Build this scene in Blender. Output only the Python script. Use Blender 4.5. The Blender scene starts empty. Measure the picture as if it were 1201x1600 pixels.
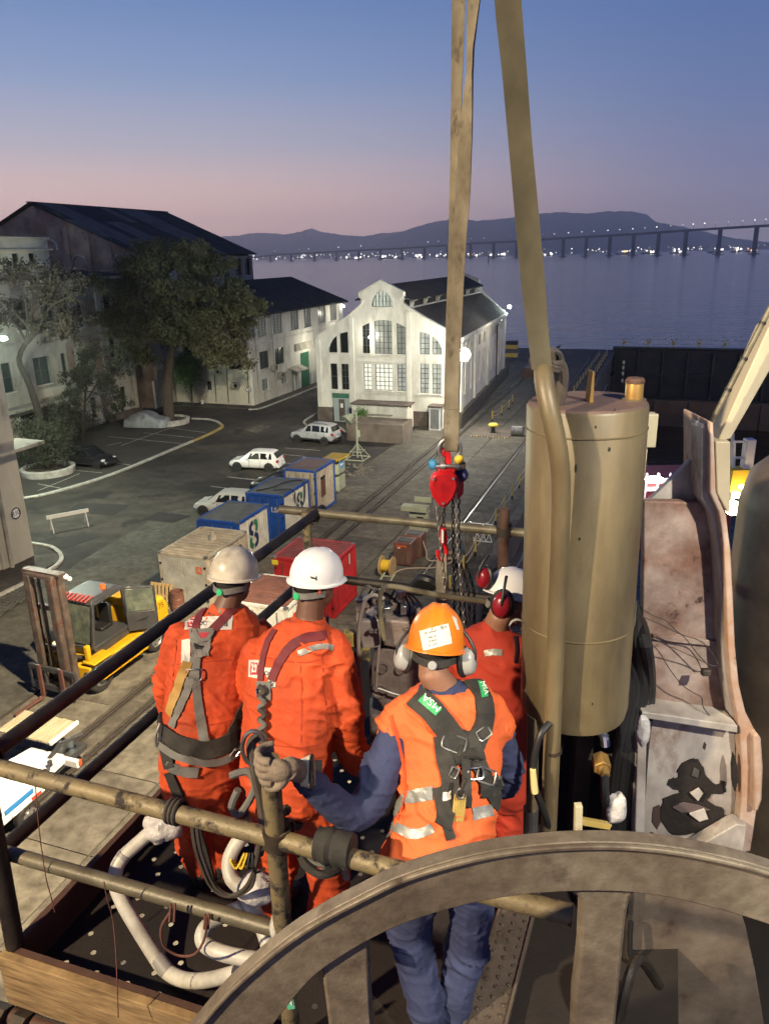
import bpy, bmesh, math, random
from math import sin, cos, tan, pi, radians, sqrt, atan2
from mathutils import Vector, Matrix, noise, Quaternion
from mathutils.bvhtree import BVHTree
V = Vector
random.seed(7)
SC = bpy.context.scene
COL = SC.collection
# ------------------------------------------------------------------ camera, sky, lamps, exposure
H = 15.0; FPX = 1202.0; PITCH = radians(18.5); ROLL = radians(1.2)
def lin(c):
    c = c/255.0
    return c/12.92 if c <= 0.04045 else ((c+0.055)/1.055)**2.4
def S(r, g, b): return (lin(r), lin(g), lin(b), 1.0)
cd = bpy.data.cameras.new('camera'); cam = bpy.data.objects.new('camera', cd); COL.objects.link(cam)
cd.sensor_fit = 'VERTICAL'; cd.sensor_height = 32.0; cd.lens = FPX/1600*32.0
cd.clip_start = 0.05; cd.clip_end = 30000
cam.matrix_world = Matrix.Translation((0, 0, H)) @ Matrix.Rotation(pi/2-PITCH, 4, 'X') @ Matrix.Rotation(-ROLL, 4, 'Z')
SC.camera = cam
SC.view_settings.view_transform = 'Standard'; SC.view_settings.look = 'None'
SC.view_settings.exposure = 0.0; SC.view_settings.gamma = 1.0
SC.view_settings.use_curve_mapping = False
SC.cycles.max_bounces = 6; SC.cycles.volume_bounces = 2; SC.cycles.use_denoising = True
SC.cycles.sample_clamp_indirect = 4.0; SC.cycles.caustics_reflective = False; SC.cycles.caustics_refractive = False

world = bpy.data.worlds.new("World"); SC.world = world; world.use_nodes = True
def build_world():
    nt = world.node_tree; N = nt.nodes; L = nt.links
    for n in list(N): N.remove(n)
    out = N.new('ShaderNodeOutputWorld'); bg = N.new('ShaderNodeBackground')
    tc = N.new('ShaderNodeTexCoord'); sep = N.new('ShaderNodeSeparateXYZ')
    L.new(tc.outputs['Generated'], sep.inputs[0])
    def ramp(stops):
        r = N.new('ShaderNodeValToRGB'); e = r.color_ramp.elements
        e[0].position, e[0].color = stops[0][0], stops[0][1]
        e[1].position, e[1].color = stops[-1][0], stops[-1][1]
        for p, c in stops[1:-1]:
            k = e.new(p); k.color = c
        L.new(sep.outputs['Z'], r.inputs[0]); return r
    # dusk sky: warm side (over the west, left of the view) and the cooler side
    warm = ramp([(0.0, S(244,198,184)), (0.035, S(246,200,180)), (0.07, S(222,188,174)), (0.12, S(168,164,174)), (0.19, S(122,141,174)), (0.27, S(92,119,164)), (0.45, S(46,68,116)), (1.0, S(30,42,78))])
    cool = ramp([(0.0, S(168,154,168)), (0.04, S(148,140,158)), (0.09, S(116,120,150)), (0.16, S(92,109,148)), (0.26, S(74,97,145)), (0.45, S(42,64,112)), (1.0, S(28,40,76))])
    dot = N.new('ShaderNodeVectorMath'); dot.operation = 'DOT_PRODUCT'; dot.inputs[1].default_value = (-0.62, 0.78, 0)
    L.new(tc.outputs['Generated'], dot.inputs[0])
    mr = N.new('ShaderNodeMapRange'); mr.interpolation_type = 'SMOOTHSTEP'
    mr.inputs['From Min'].default_value = 0.42; mr.inputs['From Max'].default_value = 0.97
    L.new(dot.outputs['Value'], mr.inputs['Value'])
    mx = N.new('ShaderNodeMix'); mx.data_type = 'RGBA'
    L.new(mr.outputs[0], mx.inputs[0]); L.new(cool.outputs[0], mx.inputs[6]); L.new(warm.outputs[0], mx.inputs[7])
    # the physical dusk sky on top, very faint
    sky = N.new('ShaderNodeTexSky'); sky.sky_type = 'NISHITA'; sky.sun_disc = False
    sky.sun_elevation = radians(-4.5); sky.sun_rotation = radians(-38)
    ad = N.new('ShaderNodeMix'); ad.data_type = 'RGBA'; ad.blend_type = 'ADD'; ad.inputs[0].default_value = 0.05
    L.new(mx.outputs[2], ad.inputs[6]); L.new(sky.outputs[0], ad.inputs[7])
    bg.inputs['Strength'].default_value = 1.45
    L.new(ad.outputs[2], bg.inputs['Color']); L.new(bg.outputs[0], out.inputs['Surface'])
build_world()

def lamp(kind, name, loc, energy, color, size=0.3, target=None, spot=None, blend=0.5):
    ld = bpy.data.lights.new(name, kind); o = bpy.data.objects.new(name, ld); COL.objects.link(o)
    o.location = loc; ld.energy = energy; ld.color = color
    if kind == 'SUN': ld.angle = size
    else: ld.shadow_soft_size = size
    if kind == 'SPOT': ld.spot_size = radians(spot); ld.spot_blend = blend
    if target is not None:
        d = V(target)-V(loc); o.rotation_euler = d.to_track_quat('-Z', 'Y').to_euler()
    return o
WARM = (1.0, 0.80, 0.52); NEUT = (1.0, 0.92, 0.74); COOL = (0.86, 1.0, 0.93)
lamp('SUN', 'sun', (0, 0, 80), 0.03, (1.0, 0.62, 0.55), radians(30), target=(20, -26, 74))      # last light of the set sun
lamp('SPOT', 'ship_flood_men', (-5.2, -1.6, 17.6), 5000, WARM, 0.10, target=(0.0, 2.8, 13.2), spot=62)
lamp('SPOT', 'ship_flood_quay', (5.0, 9.0, 24.0), 130000, WARM, 0.3, target=(-9.5, 20.5, 0), spot=44, blend=0.6)
lamp('SPOT', 'ship_flood_yard', (8.0, 10.0, 30.0), 95000, NEUT, 0.4, target=(-2.0, 66.0, 2), spot=30, blend=0.7)

lamp('SPOT', 'ship_flood_middle', (6.0, 10.0, 26.0), 72000, WARM, 0.4, target=(-9.0, 46.0, 0), spot=44, blend=0.8)

lamp('SPOT', 'ship_flood_far', (16.0, 34.0, 17.0), 9000, WARM, 0.3, target=(11.5, 70.0, 0), spot=58, blend=0.8)
lamp('SPOT', 'fill_flood_right', (3.4, -2.4, 18.4), 3800, NEUT, 0.12, target=(1.7, 3.2, 13.0), spot=34)  # unseen fill flood, added to brighten the pedestal and the drum
# ------------------------------------------------------------------ helpers
AX = radians(20.0)                                   # dock axis, measured from +Y towards +X
def W(s, t, z=0.0): return V((s*sin(AX)+t*cos(AX), s*cos(AX)-t*sin(AX), z))
def ray(u, v):
    x = (u-600.5)/FPX; y = -(v-800)/FPX
    c, s = cos(ROLL), sin(ROLL); x, y = c*x+s*y, -s*x+c*y
    c, s = cos(PITCH), sin(PITCH)
    return V((x, c+s*y, -s+c*y))
def G(u, v, z=0.0):
    d = ray(u, v); return V((0, 0, H))+d*((z-H)/d.z)
def P(u, v, Y):
    d = ray(u, v); return V((0, 0, H))+d*(Y/d.y)

class MB:
    def __init__(s): s.v = []; s.f = []; s.mi = []; s.m = 0
    def add(s, vs, fs):
        o = len(s.v); s.v += [V(p) for p in vs]
        for f in fs: s.f.append([i+o for i in f]); s.mi.append(s.m)
        return s
    def box(s, c, d, rz=0.0, M=None):
        x, y, z = d[0]/2, d[1]/2, d[2]/2
        R = M if M is not None else Matrix.Rotation(rz, 3, 'Z')
        c = V(c)
        vs = [c+R @ V((i*x, j*y, k*z)) for k in (-1, 1) for j in (-1, 1) for i in (-1, 1)]
        return s.add(vs, [(0,2,3,1),(4,5,7,6),(0,1,5,4),(2,6,7,3),(0,4,6,2),(1,3,7,5)])
    def hexa(s, b, t):                                # 4 bottom + 4 top corners
        return s.add(list(b)+list(t), [(3,2,1,0),(4,5,6,7),(0,1,5,4),(1,2,6,5),(2,3,7,6),(3,0,4,7)])
    def beam(s, a, b, w, h, up=(0,0,1)):
        a, b = V(a), V(b); d = (b-a).normalized(); up = V(up)
        x = d.cross(up)
        if x.length < 1e-4: x = d.cross(V((0,1,0)))
        x.normalize(); y = x.cross(d).normalized(); x *= w/2; y *= h/2
        return s.hexa([a-x-y, a+x-y, a+x+y, a-x+y], [b-x-y, b+x-y, b+x+y, b-x+y])
    def tube(s, pts, r, n=10, cap=True, close=False):
        pts = [V(p) for p in pts]; m = len(pts)
        rr = r if isinstance(r, (list, tuple)) else [r]*m
        o = len(s.v); ref = None
        for i, p in enumerate(pts):
            if close: d = pts[(i+1) % m]-pts[i-1]
            else: d = pts[min(i+1, m-1)]-pts[max(i-1, 0)]
            if d.length < 1e-9: d = V((0,0,1))
            d.normalize()
            if ref is None:
                ref = V((0,0,1)) if abs(d.z) < 0.9 else V((1,0,0))
            x = (ref-d*ref.dot(d))
            if x.length < 1e-5: x = d.orthogonal()
            x.normalize(); ref = x; y = d.cross(x)
            for k in range(n):
                a = 2*pi*k/n; s.v.append(p+(x*cos(a)+y*sin(a))*rr[i])
        for i in range(m if close else m-1):
            j = (i+1) % m
            for k in range(n):
                k2 = (k+1) % n
                s.f.append([o+i*n+k, o+i*n+k2, o+j*n+k2, o+j*n+k]); s.mi.append(s.m)
        if cap and not close:
            s.f.append([o+k for k in range(n)][::-1]); s.mi.append(s.m)
            s.f.append([o+(m-1)*n+k for k in range(n)]); s.mi.append(s.m)
        return s
    def cyl(s, a, b, r, r2=None, n=16): return s.tube([a, b], [r, r if r2 is None else r2], n)
    def prism(s, poly, ext):                          # planar polygon swept by a vector
        poly = [V(p) for p in poly]; n = len(poly); e = V(ext); o = len(s.v)
        s.v += poly+[p+e for p in poly]
        fs = [list(range(n))[::-1], [i+n for i in range(n)]]+[[i, (i+1) % n, (i+1) % n+n, i+n] for i in range(n)]
        for f in fs: s.f.append([i+o for i in f]); s.mi.append(s.m)
        return s
    def rev(s, prof, c=(0,0,0), M=None, n=24, a0=0, a1=2*pi):   # lathe (r,z) about local z
        full = abs(a1-a0-2*pi) < 1e-6; k = n if full else n+1; o = len(s.v); c = V(c)
        for r, z in prof:
            for i in range(k):
                a = a0+(a1-a0)*i/n; p = V((r*cos(a), r*sin(a), z)); s.v.append(c+(M @ p if M is not None else p))
        for j in range(len(prof)-1):
            for i in range(n):
                i2 = (i+1) % k
                s.f.append([o+j*k+i, o+j*k+i2, o+(j+1)*k+i2, o+(j+1)*k+i]); s.mi.append(s.m)
        return s
    def ell(s, c, r, M=None, n=16, m=10):
        prof = []
        o = len(s.v); c = V(c)
        for j in range(m+1):
            th = pi*j/m
            for i in range(n):
                a = 2*pi*i/n; p = V((r[0]*sin(th)*cos(a), r[1]*sin(th)*sin(a), -r[2]*cos(th)))
                s.v.append(c+(M @ p if M is not None else p))
        for j in range(m):
            for i in range(n):
                i2 = (i+1) % n
                s.f.append([o+j*n+i, o+j*n+i2, o+(j+1)*n+i2, o+(j+1)*n+i]); s.mi.append(s.m)
        return s
    def loft(s, rings, cap=True):
        n = len(rings[0]); o = len(s.v)
        for r in rings: s.v += [V(p) for p in r]
        for i in range(len(rings)-1):
            for k in range(n):
                k2 = (k+1) % n
                s.f.append([o+i*n+k, o+i*n+k2, o+(i+1)*n+k2, o+(i+1)*n+k]); s.mi.append(s.m)
        if cap:
            s.f.append([o+k for k in range(n)][::-1]); s.mi.append(s.m)
            s.f.append([o+(len(rings)-1)*n+k for k in range(n)]); s.mi.append(s.m)
        return s
    def grid(s, rows):
        n = len(rows[0]); o = len(s.v)
        for r in rows: s.v += [V(p) for p in r]
        for i in range(len(rows)-1):
            for k in range(n-1):
                s.f.append([o+i*n+k, o+i*n+k+1, o+(i+1)*n+k+1, o+(i+1)*n+k]); s.mi.append(s.m)
        return s
    def mesh(s, name, mats, org=None, sharp=35, merge=False):
        me = bpy.data.meshes.new(name)
        vs = [p-org for p in s.v] if org is not None else s.v
        me.from_pydata([tuple(p) for p in vs], [], s.f)
        ml = mats if isinstance(mats, (list, tuple)) else [mats]
        for m in ml: me.materials.append(m)
        if len(ml) > 1: me.polygons.foreach_set('material_index', s.mi)
        bm = bmesh.new(); bm.from_mesh(me)
        if merge: bmesh.ops.remove_doubles(bm, verts=bm.verts, dist=1e-4)
        bmesh.ops.recalc_face_normals(bm, faces=bm.faces); bm.to_mesh(me); bm.free()
        if sharp:
            me.shade_smooth(); me.set_sharp_from_angle(angle=radians(sharp))
        return me
    def obj(s, name, mats, parent=None, bev=0, seg=2, sharp=35, merge=False, org=None):
        if org is None: org = wloc(parent) if parent is not None else None
        me = s.mesh(name, mats, org, sharp, merge)
        o = bpy.data.objects.new(name, me); COL.objects.link(o)
        if parent is not None: o.parent = parent
        if bev: bevel(o, bev, seg)
        return o
def bevel(o, w, seg=2):
    b = o.modifiers.new('bevel', 'BEVEL'); b.width = w; b.segments = seg; b.limit_method = 'ANGLE'; b.angle_limit = radians(40)
def wloc(o):
    p = V((0, 0, 0))
    while o is not None: p = p+o.location; o = o.parent
    return p
def thing(name, label, cat, loc=(0,0,0), group=None, rz=0.0):
    o = bpy.data.objects.new(name, None); COL.objects.link(o); o.empty_display_size = 0.2
    o.location = loc; o.rotation_euler = (0, 0, rz); o['label'] = label; o['category'] = cat
    if group: o['group'] = group
    return o
def tag(o, label, cat, group=None, loc=None):
    o['label'] = label; o['category'] = cat
    if group: o['group'] = group
    return o
def settle(o, loc):                                   # move a mesh object's origin to loc without moving its shape
    loc = V(loc); o.data.transform(Matrix.Translation(-loc)); o.location = loc; return o
def struct(o): o['kind'] = 'structure'; return o
def stuff(o, label=None, cat=None):
    o['kind'] = 'stuff'
    if label: o['label'] = label
    if cat: o['category'] = cat
    return o
def inst(name, me, parent=None, loc=(0,0,0), rot=None, scale=None):
    o = bpy.data.objects.new(name, me); COL.objects.link(o)
    if parent is not None: o.parent = parent
    o.location = loc
    if rot is not None: o.rotation_euler = rot
    if scale is not None: o.scale = scale
    return o
def kids(o): return KID.get(o.name, [])
def copy_tree(o, parent=None):
    c = o.copy(); COL.objects.link(c)
    if parent is not None: c.parent = parent
    for ch in [x for x in ALLC() if x.parent == o]: copy_tree(ch, c)
    return c
def ALLC(): return list(COL.objects)
def local(t, name, mb, mats, bev=0, **k):             # part given in the thing's own coordinates
    me = mb.mesh(name, mats, None, k.pop('sharp', 35), k.pop('merge', False))
    o = bpy.data.objects.new(name, me); COL.objects.link(o); o.parent = t
    if bev: bevel(o, bev)
    return o
def lettering(txt, size, m, parent, M, name='lettering', ext=0.001, bold=0.0, align='CENTER'):
    cu = bpy.data.curves.new(name, 'FONT'); cu.body = txt; cu.size = size; cu.extrude = ext; cu.offset = bold
    cu.align_x = align; cu.align_y = 'CENTER'; cu.resolution_u = 3
    tmp = bpy.data.objects.new('tmp', cu); COL.objects.link(tmp)
    bpy.context.view_layer.update()
    me = bpy.data.meshes.new_from_object(tmp.evaluated_get(bpy.context.evaluated_depsgraph_get()))
    bpy.data.objects.remove(tmp)
    me.materials.clear(); me.materials.append(m)
    me.transform(M)
    o = bpy.data.objects.new(name, me); COL.objects.link(o)
    if parent is not None: o.parent = parent
    return o
def frame(o, x, y):                                   # matrix with axes x, y (world) at o
    x = V(x).normalized(); z = x.cross(V(y)).normalized(); y = z.cross(x)
    return Matrix(((x.x, y.x, z.x, o[0]), (x.y, y.y, z.y, o[1]), (x.z, y.z, z.z, o[2]), (0, 0, 0, 1)))
def bez(pts, n=8):                                    # smooth polyline (Catmull-Rom) through points
    pts = [V(p) for p in pts]; out = []
    for i in range(len(pts)-1):
        p0, p1, p2, p3 = pts[max(i-1, 0)], pts[i], pts[i+1], pts[min(i+2, len(pts)-1)]
        for k in range(n):
            t = k/n
            out.append(0.5*((2*p1)+(p2-p0)*t+(2*p0-5*p1+4*p2-p3)*t*t+(3*p1-p0-3*p2+p3)*t**3))
    out.append(pts[-1]); return out

# ------------------------------------------------------------------ materials
MATS = {}
def mat(name, col, rough=0.6, metal=0.0, col2=None, sc=3.0, lo=0.4, hi=0.7, bump=0.0, bsc=40.0, rust=None, rsc=5.0, rlo=0.55, rhi=0.7, emit=None, es=0.0, stretch=None, spec=None, alpha=None, rnd=True, fine=None):
    m = bpy.data.materials.new(name); MATS[name] = m; m.use_nodes = True
    nt = m.node_tree; N = nt.nodes; L = nt.links; b = N['Principled BSDF']
    c4 = lambda c: tuple(c)+(1.0,) if len(c) == 3 else tuple(c)
    b.inputs['Base Color'].default_value = c4(col); b.inputs['Roughness'].default_value = rough; b.inputs['Metallic'].default_value = metal
    if spec is not None: b.inputs['Specular IOR Level'].default_value = spec
    if emit is not None:
        b.inputs['Emission Color'].default_value = c4(emit); b.inputs['Emission Strength'].default_value = es
    if alpha is not None: b.inputs['Alpha'].default_value = alpha
    if col2 is None and not bump and rust is None: return m
    tc = N.new('ShaderNodeTexCoord'); mp = N.new('ShaderNodeMapping'); L.new(tc.outputs['Object'], mp.inputs[0])
    if stretch: mp.inputs['Scale'].default_value = stretch
    if rnd:
        oi = N.new('ShaderNodeObjectInfo'); sc_ = N.new('ShaderNodeMath'); sc_.operation = 'MULTIPLY'; sc_.inputs[1].default_value = 37.0
        L.new(oi.outputs['Random'], sc_.inputs[0]); L.new(sc_.outputs[0], mp.inputs['Location'])
    def nz(scale, a, bb, det=8.0):
        n = N.new('ShaderNodeTexNoise'); n.inputs['Scale'].default_value = scale; n.inputs['Detail'].default_value = det; n.inputs['Roughness'].default_value = 0.62
        L.new(mp.outputs[0], n.inputs['Vector'])
        r = N.new('ShaderNodeMapRange'); r.inputs['From Min'].default_value = a; r.inputs['From Max'].default_value = bb
        L.new(n.outputs['Fac'], r.inputs['Value']); return r.outputs[0], n.outputs['Fac']
    cur = None
    if col2 is not None:
        f, _ = nz(sc, lo, hi)
        mx = N.new('ShaderNodeMix'); mx.data_type = 'RGBA'; L.new(f, mx.inputs[0])
        mx.inputs[6].default_value = c4(col); mx.inputs[7].default_value = c4(col2); cur = mx.outputs[2]
    if fine is not None:
        f, _ = nz(fine[1], 0.35, 0.7)
        mx = N.new('ShaderNodeMix'); mx.data_type = 'RGBA'; mx.blend_type = 'MULTIPLY'
        ml = N.new('ShaderNodeMath'); ml.operation = 'MULTIPLY'; ml.inputs[1].default_value = fine[0]; L.new(f, ml.inputs[0])
        L.new(ml.outputs[0], mx.inputs[0]); mx.inputs[7].default_value = (0.25, 0.22, 0.19, 1)
        if cur is None: mx.inputs[6].default_value = c4(col)
        else: L.new(cur, mx.inputs[6])
        cur = mx.outputs[2]
    if rust is not None:
        f, _ = nz(rsc, rlo, rhi)
        mx = N.new('ShaderNodeMix'); mx.data_type = 'RGBA'; L.new(f, mx.inputs[0])
        if cur is None: mx.inputs[6].default_value = c4(col)
        else: L.new(cur, mx.inputs[6])
        mx.inputs[7].default_value = c4(rust); cur = mx.outputs[2]
        if metal > 0 or rough < 0.6:
            mr = N.new('ShaderNodeMapRange'); L.new(f, mr.inputs['Value']); mr.inputs['To Min'].default_value = rough; mr.inputs['To Max'].default_value = 0.85
            L.new(mr.outputs[0], b.inputs['Roughness'])
    if cur is not None: L.new(cur, b.inputs['Base Color'])
    if bump:
        _, f = nz(bsc, 0, 1, 6.0); bp = N.new('ShaderNodeBump'); bp.inputs['Strength'].default_value = bump; bp.inputs['Distance'].default_value = 0.02
        L.new(f, bp.inputs['Height']); L.new(bp.outputs[0], b.inputs['Normal'])
    return m
RUST = (0.10, 0.035, 0.015)
M = MATS
mat('asphalt', (0.030,0.027,0.023), 0.85, col2=(0.085,0.074,0.060), sc=0.14, lo=0.42, hi=0.66, bump=0.5, bsc=9, fine=(0.75, 1.1), rust=(0.016,0.015,0.014), rsc=.35, rlo=.57, rhi=.63, rnd=False)
mat('concrete', (0.20,0.185,0.15), 0.88, col2=(0.115,0.105,0.085), sc=0.35, lo=0.38, hi=0.66, bump=0.35, bsc=14, fine=(0.8, 2.3))
mat('concrete_dark', (0.10,0.092,0.076), 0.9, col2=(0.05,0.046,0.04), sc=0.5, lo=0.35, hi=0.65, bump=0.4, bsc=12, fine=(0.7, 3.0))
mat('cobble', (0.085,0.086,0.075), 0.8, col2=(0.05,0.05,0.045), sc=1.2, bump=0.4, bsc=20)
mat('kerb_paint', (0.5,0.49,0.44), 0.8, col2=(0.26,0.25,0.21), sc=2.0, bump=0.2)
mat('kerb_yellow', (0.42,0.31,0.10), 0.8, col2=(0.22,0.17,0.08), sc=2.0)
mat('road_paint', (0.42,0.41,0.36), 0.8, col2=(0.17,0.16,0.14), sc=3.0)
mat('white_wall', (0.72,0.71,0.63), 0.85, col2=(0.60,0.59,0.51), sc=0.35, lo=0.45, hi=0.75, bump=0.12, bsc=10, rust=(0.30,0.28,0.22), rsc=0.9, rlo=0.52, rhi=0.82, stretch=(1,1,0.35), fine=(.3, 1.3))
mat('cream_wall', (0.55,0.52,0.42), 0.88, col2=(0.36,0.34,0.27), sc=0.5, lo=0.4, hi=0.75, bump=0.2, bsc=8, rust=(0.15,0.14,0.11), rsc=0.8, rlo=0.58, rhi=0.8, stretch=(1,1,0.4))
mat('stained_wall', (0.50,0.47,0.38), 0.9, col2=(0.24,0.23,0.19), sc=0.6, lo=0.35, hi=0.7, bump=0.25, bsc=6, rust=(0.07,0.068,0.055), rsc=0.7, rlo=0.52, rhi=0.72, stretch=(1,1,0.45))
mat('brick_wall', (0.20,0.135,0.105), 0.9, col2=(0.33,0.27,0.22), sc=0.5, lo=0.4, hi=0.65, bump=0.3, bsc=9, rust=(0.07,0.06,0.05), rsc=0.6, rlo=0.55, rhi=0.75)
mat('plinth', (0.075,0.055,0.045), 0.85, col2=(0.14,0.12,0.10), sc=1.0, bump=0.3)
mat('roof_slate', (0.035,0.036,0.037), 0.9, spec=.15, col2=(0.055,0.057,0.06), sc=0.8, bump=0.25, bsc=6)
mat('roof_sheet_dark', (0.032,0.031,0.033), 0.9, spec=.15, col2=(0.065,0.066,0.07), sc=0.6)
mat('roof_sheet_light', (0.13,0.125,0.125), 0.9, spec=.15, col2=(0.075,0.076,0.08), sc=0.6)
mat('dark_glass', (0.012,0.014,0.014), 0.12)
mat('teal_glass', (0.03,0.045,0.042), 0.2)
mat('lit_glass', (0.5,0.52,0.46), 0.35, emit=(1.0,0.97,0.82), es=0.75, col2=(0.25,0.27,0.25), sc=0.9)
mat('pale_glass', (0.34,0.36,0.33), 0.3, emit=(0.95,1.0,0.9), es=0.22, col2=(0.18,0.19,0.18), sc=1.3, lo=.45, hi=.6)
mat('dim_glass', (0.20,0.21,0.19), 0.25, emit=(0.9,0.95,0.85), es=0.08, col2=(0.10,0.105,0.10), sc=1.0)
mat('muntin', (0.06,0.065,0.06), 0.6)
mat('green_door', (0.04,0.16,0.09), 0.5, col2=(0.03,0.10,0.06), sc=2)
mat('grey_door', (0.30,0.36,0.36), 0.5)
mat('sign_white', (0.75,0.75,0.72), 0.5)
mat('black', (0.012,0.012,0.013), 0.5)
mat('rubber', (0.016,0.015,0.015), 0.75, col2=(0.04,0.037,0.033), sc=8)
mat('steel', (0.42,0.41,0.38), 0.35, 0.9, col2=(0.25,0.24,0.22), sc=6)
mat('chrome', (0.7,0.7,0.68), 0.18, 1.0)
mat('dark_steel', (0.05,0.042,0.036), 0.55, 0.3, col2=(0.085,0.068,0.055), sc=7, bump=0.25, bsc=60)
mat('lamp_white', (1,1,0.95), 0.4, emit=(1.0,0.98,0.86), es=60)
mat('lamp_cool', (1,1,1), 0.4, emit=(0.75,1.0,0.93), es=25)
mat('lamp_warm', (1,0.9,0.6), 0.4, emit=(1.0,0.80,0.35), es=25)
mat('far_lamp', (1,1,1), 0.4, emit=(1.0,0.93,0.85), es=3.2)
mat('far_lamp_orange', (1,0.6,0.3), 0.4, emit=(1.0,0.55,0.22), es=3.0)
# ------------------------------------------------------------------ the setting
m = mat('sea', (0.007,0.022,0.040), 0.16, col2=(0.012,0.032,0.055), sc=0.01, rnd=False)
def sea_waves(m, s1, s2, st):
    nt = m.node_tree; N = nt.nodes; L = nt.links; b = N['Principled BSDF']
    tc = N.new('ShaderNodeTexCoord'); mp = N.new('ShaderNodeMapping'); mp.inputs['Rotation'].default_value = (0, 0, radians(24)); mp.inputs['Scale'].default_value = (0.35, 1.0, 1.0)
    L.new(tc.outputs['Object'], mp.inputs[0]); h = None
    for sc_, w in ((s1, 1.0), (s2, 0.8), (s1*0.12, 2.2)):
        n = N.new('ShaderNodeTexNoise'); n.inputs['Scale'].default_value = sc_; n.inputs['Detail'].default_value = 5; L.new(mp.outputs[0], n.inputs['Vector'])
        q = N.new('ShaderNodeMath'); q.operation = 'MULTIPLY'; q.inputs[1].default_value = w; L.new(n.outputs['Fac'], q.inputs[0])
        if h is None: h = q.outputs[0]
        else:
            ad = N.new('ShaderNodeMath'); L.new(h, ad.inputs[0]); L.new(q.outputs[0], ad.inputs[1]); h = ad.outputs[0]
    bp = N.new('ShaderNodeBump'); bp.inputs['Strength'].default_value = st; bp.inputs['Distance'].default_value = 0.5
    L.new(h, bp.inputs['Height']); L.new(bp.outputs[0], b.inputs['Normal'])
sea_waves(M['sea'], 0.09, 0.35, 0.75)
R_ = 9300.0
mb = MB(); mb.add([W(121, -3000, -3), W(121, -7.0, -3), W(129, -7.0, -3), W(129, 30, -3), W(-200, 30, -3), W(-200, 400, -3), (R_, 0, -3), (R_, R_, -3), (-R_, R_, -3), (-R_, 0, -3), W(121, -6000, -3)], [list(range(11))])
struct(mb.obj('sea', M['sea'], sharp=0))
mat('dock_water', (0.008,0.011,0.013), 0.1); sea_waves(M['dock_water'], 0.8, 2.5, 0.25)
mb = MB(); mb.add([W(-40, -7.7, -11), W(-40, 29, -11), W(128, 29, -11), W(128, -7.7, -11)], [(0,1,2,3)])
struct(mb.obj('dock_water', M['dock_water'], sharp=0))
# land
def slab(name, s0, s1, t0, t1, z0, z1, m): return struct(MB().hexa([W(s0,t0,z0), W(s0,t1,z0), W(s1,t1,z0), W(s1,t0,z0)], [W(s0,t0,z1), W(s0,t1,z1), W(s1,t1,z1), W(s1,t0,z1)]).obj(name, m, sharp=0))
slab('land', -60, 122, -260, -7.7, -14, -0.06, M['concrete_dark'])
slab('road', -58, 121.8, -259, -20.6, -0.06, 0.0, M['asphalt'])
slab('land', 122, 129, -24, -7.7, -14, -0.06, M['concrete_dark'])
# quay slabs one by one
pv = struct(MB().hexa([W(-30,-20.55,-0.06), W(-30,-7.75,-0.06), W(128.5,-7.75,-0.06), W(128.5,-20.55,-0.06)], [W(-30,-20.55,-0.055), W(-30,-7.75,-0.055), W(128.5,-7.75,-0.055), W(128.5,-20.55,-0.055)]).obj('quay_bed', M['concrete_dark'], sharp=0))
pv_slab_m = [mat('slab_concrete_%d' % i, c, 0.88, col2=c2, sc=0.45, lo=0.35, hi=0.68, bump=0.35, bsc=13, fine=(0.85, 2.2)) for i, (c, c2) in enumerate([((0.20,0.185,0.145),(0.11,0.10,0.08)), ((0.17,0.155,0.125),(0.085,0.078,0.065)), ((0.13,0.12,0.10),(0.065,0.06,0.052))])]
n = 0
for (t0, t1) in ((-20.5, -17.35), (-16.85, -16.35), (-15.95, -13.25), (-13.2, -10.4), (-10.1, -7.75)):
    s = -12.0; k = 0
    while s < 126:
        L_ = 3.1 if t1-t0 > 1 else 4.5
        L_ *= 1.0 if s < 45 else 1.6
        if not (s > 121.5 and t0 < -20.4):
            j = [random.uniform(-.008, .008) for _ in range(4)]; g = 0.014
            a, b = s+g, s+L_-g
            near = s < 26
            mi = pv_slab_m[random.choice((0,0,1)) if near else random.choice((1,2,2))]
            MB().hexa([W(a,t0,-.05), W(a,t1-g,-.05), W(b,t1-g,-.05), W(b,t0,-.05)], [W(a,t0,j[0]), W(a,t1-g,j[1]), W(b,t1-g,j[2]), W(b,t0,j[3])]).obj('paving_slab', mi, pv, sharp=0)
            n += 1
        s += L_; k += 1
# rails let into the quay
for t, lab in ((-17.1, 'crane rail set in the quay on the side of the containers'), (-16.15, 'dirt filled rail trench running beside the landward crane rail'), (-10.25, 'dark crane rail set in the quay near its edge')):
    r = thing('crane_rail', lab, 'rail', W(20, t, 0))
    mb = MB()
    for off in (-0.06, 0.06): mb.beam(W(-20, t+off, -0.012), W(118, t+off, -0.012), 0.035, 0.06)
    mb.obj('rail_flange', M['dark_steel'], r, sharp=0)
    MB().beam(W(-20, t, -0.035), W(118, t, -0.035), 0.075, 0.03).obj('rail_head', M['steel'], r, sharp=0)
# debris in the trench
mb = MB()
for i in range(260):
    s = random.uniform(10, 34); c = W(s, -16.15+random.uniform(-.17, .17), random.uniform(-.03, .02)); a = random.uniform(.02, .07)
    mb.box(c, (a, a*random.uniform(.4, 1), a*.5), random.uniform(0, 3))
stuff(mb.obj('trench_debris', M['concrete_dark'], sharp=0), 'loose rubble and dirt lying in the rail trench', 'rubble')
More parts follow.
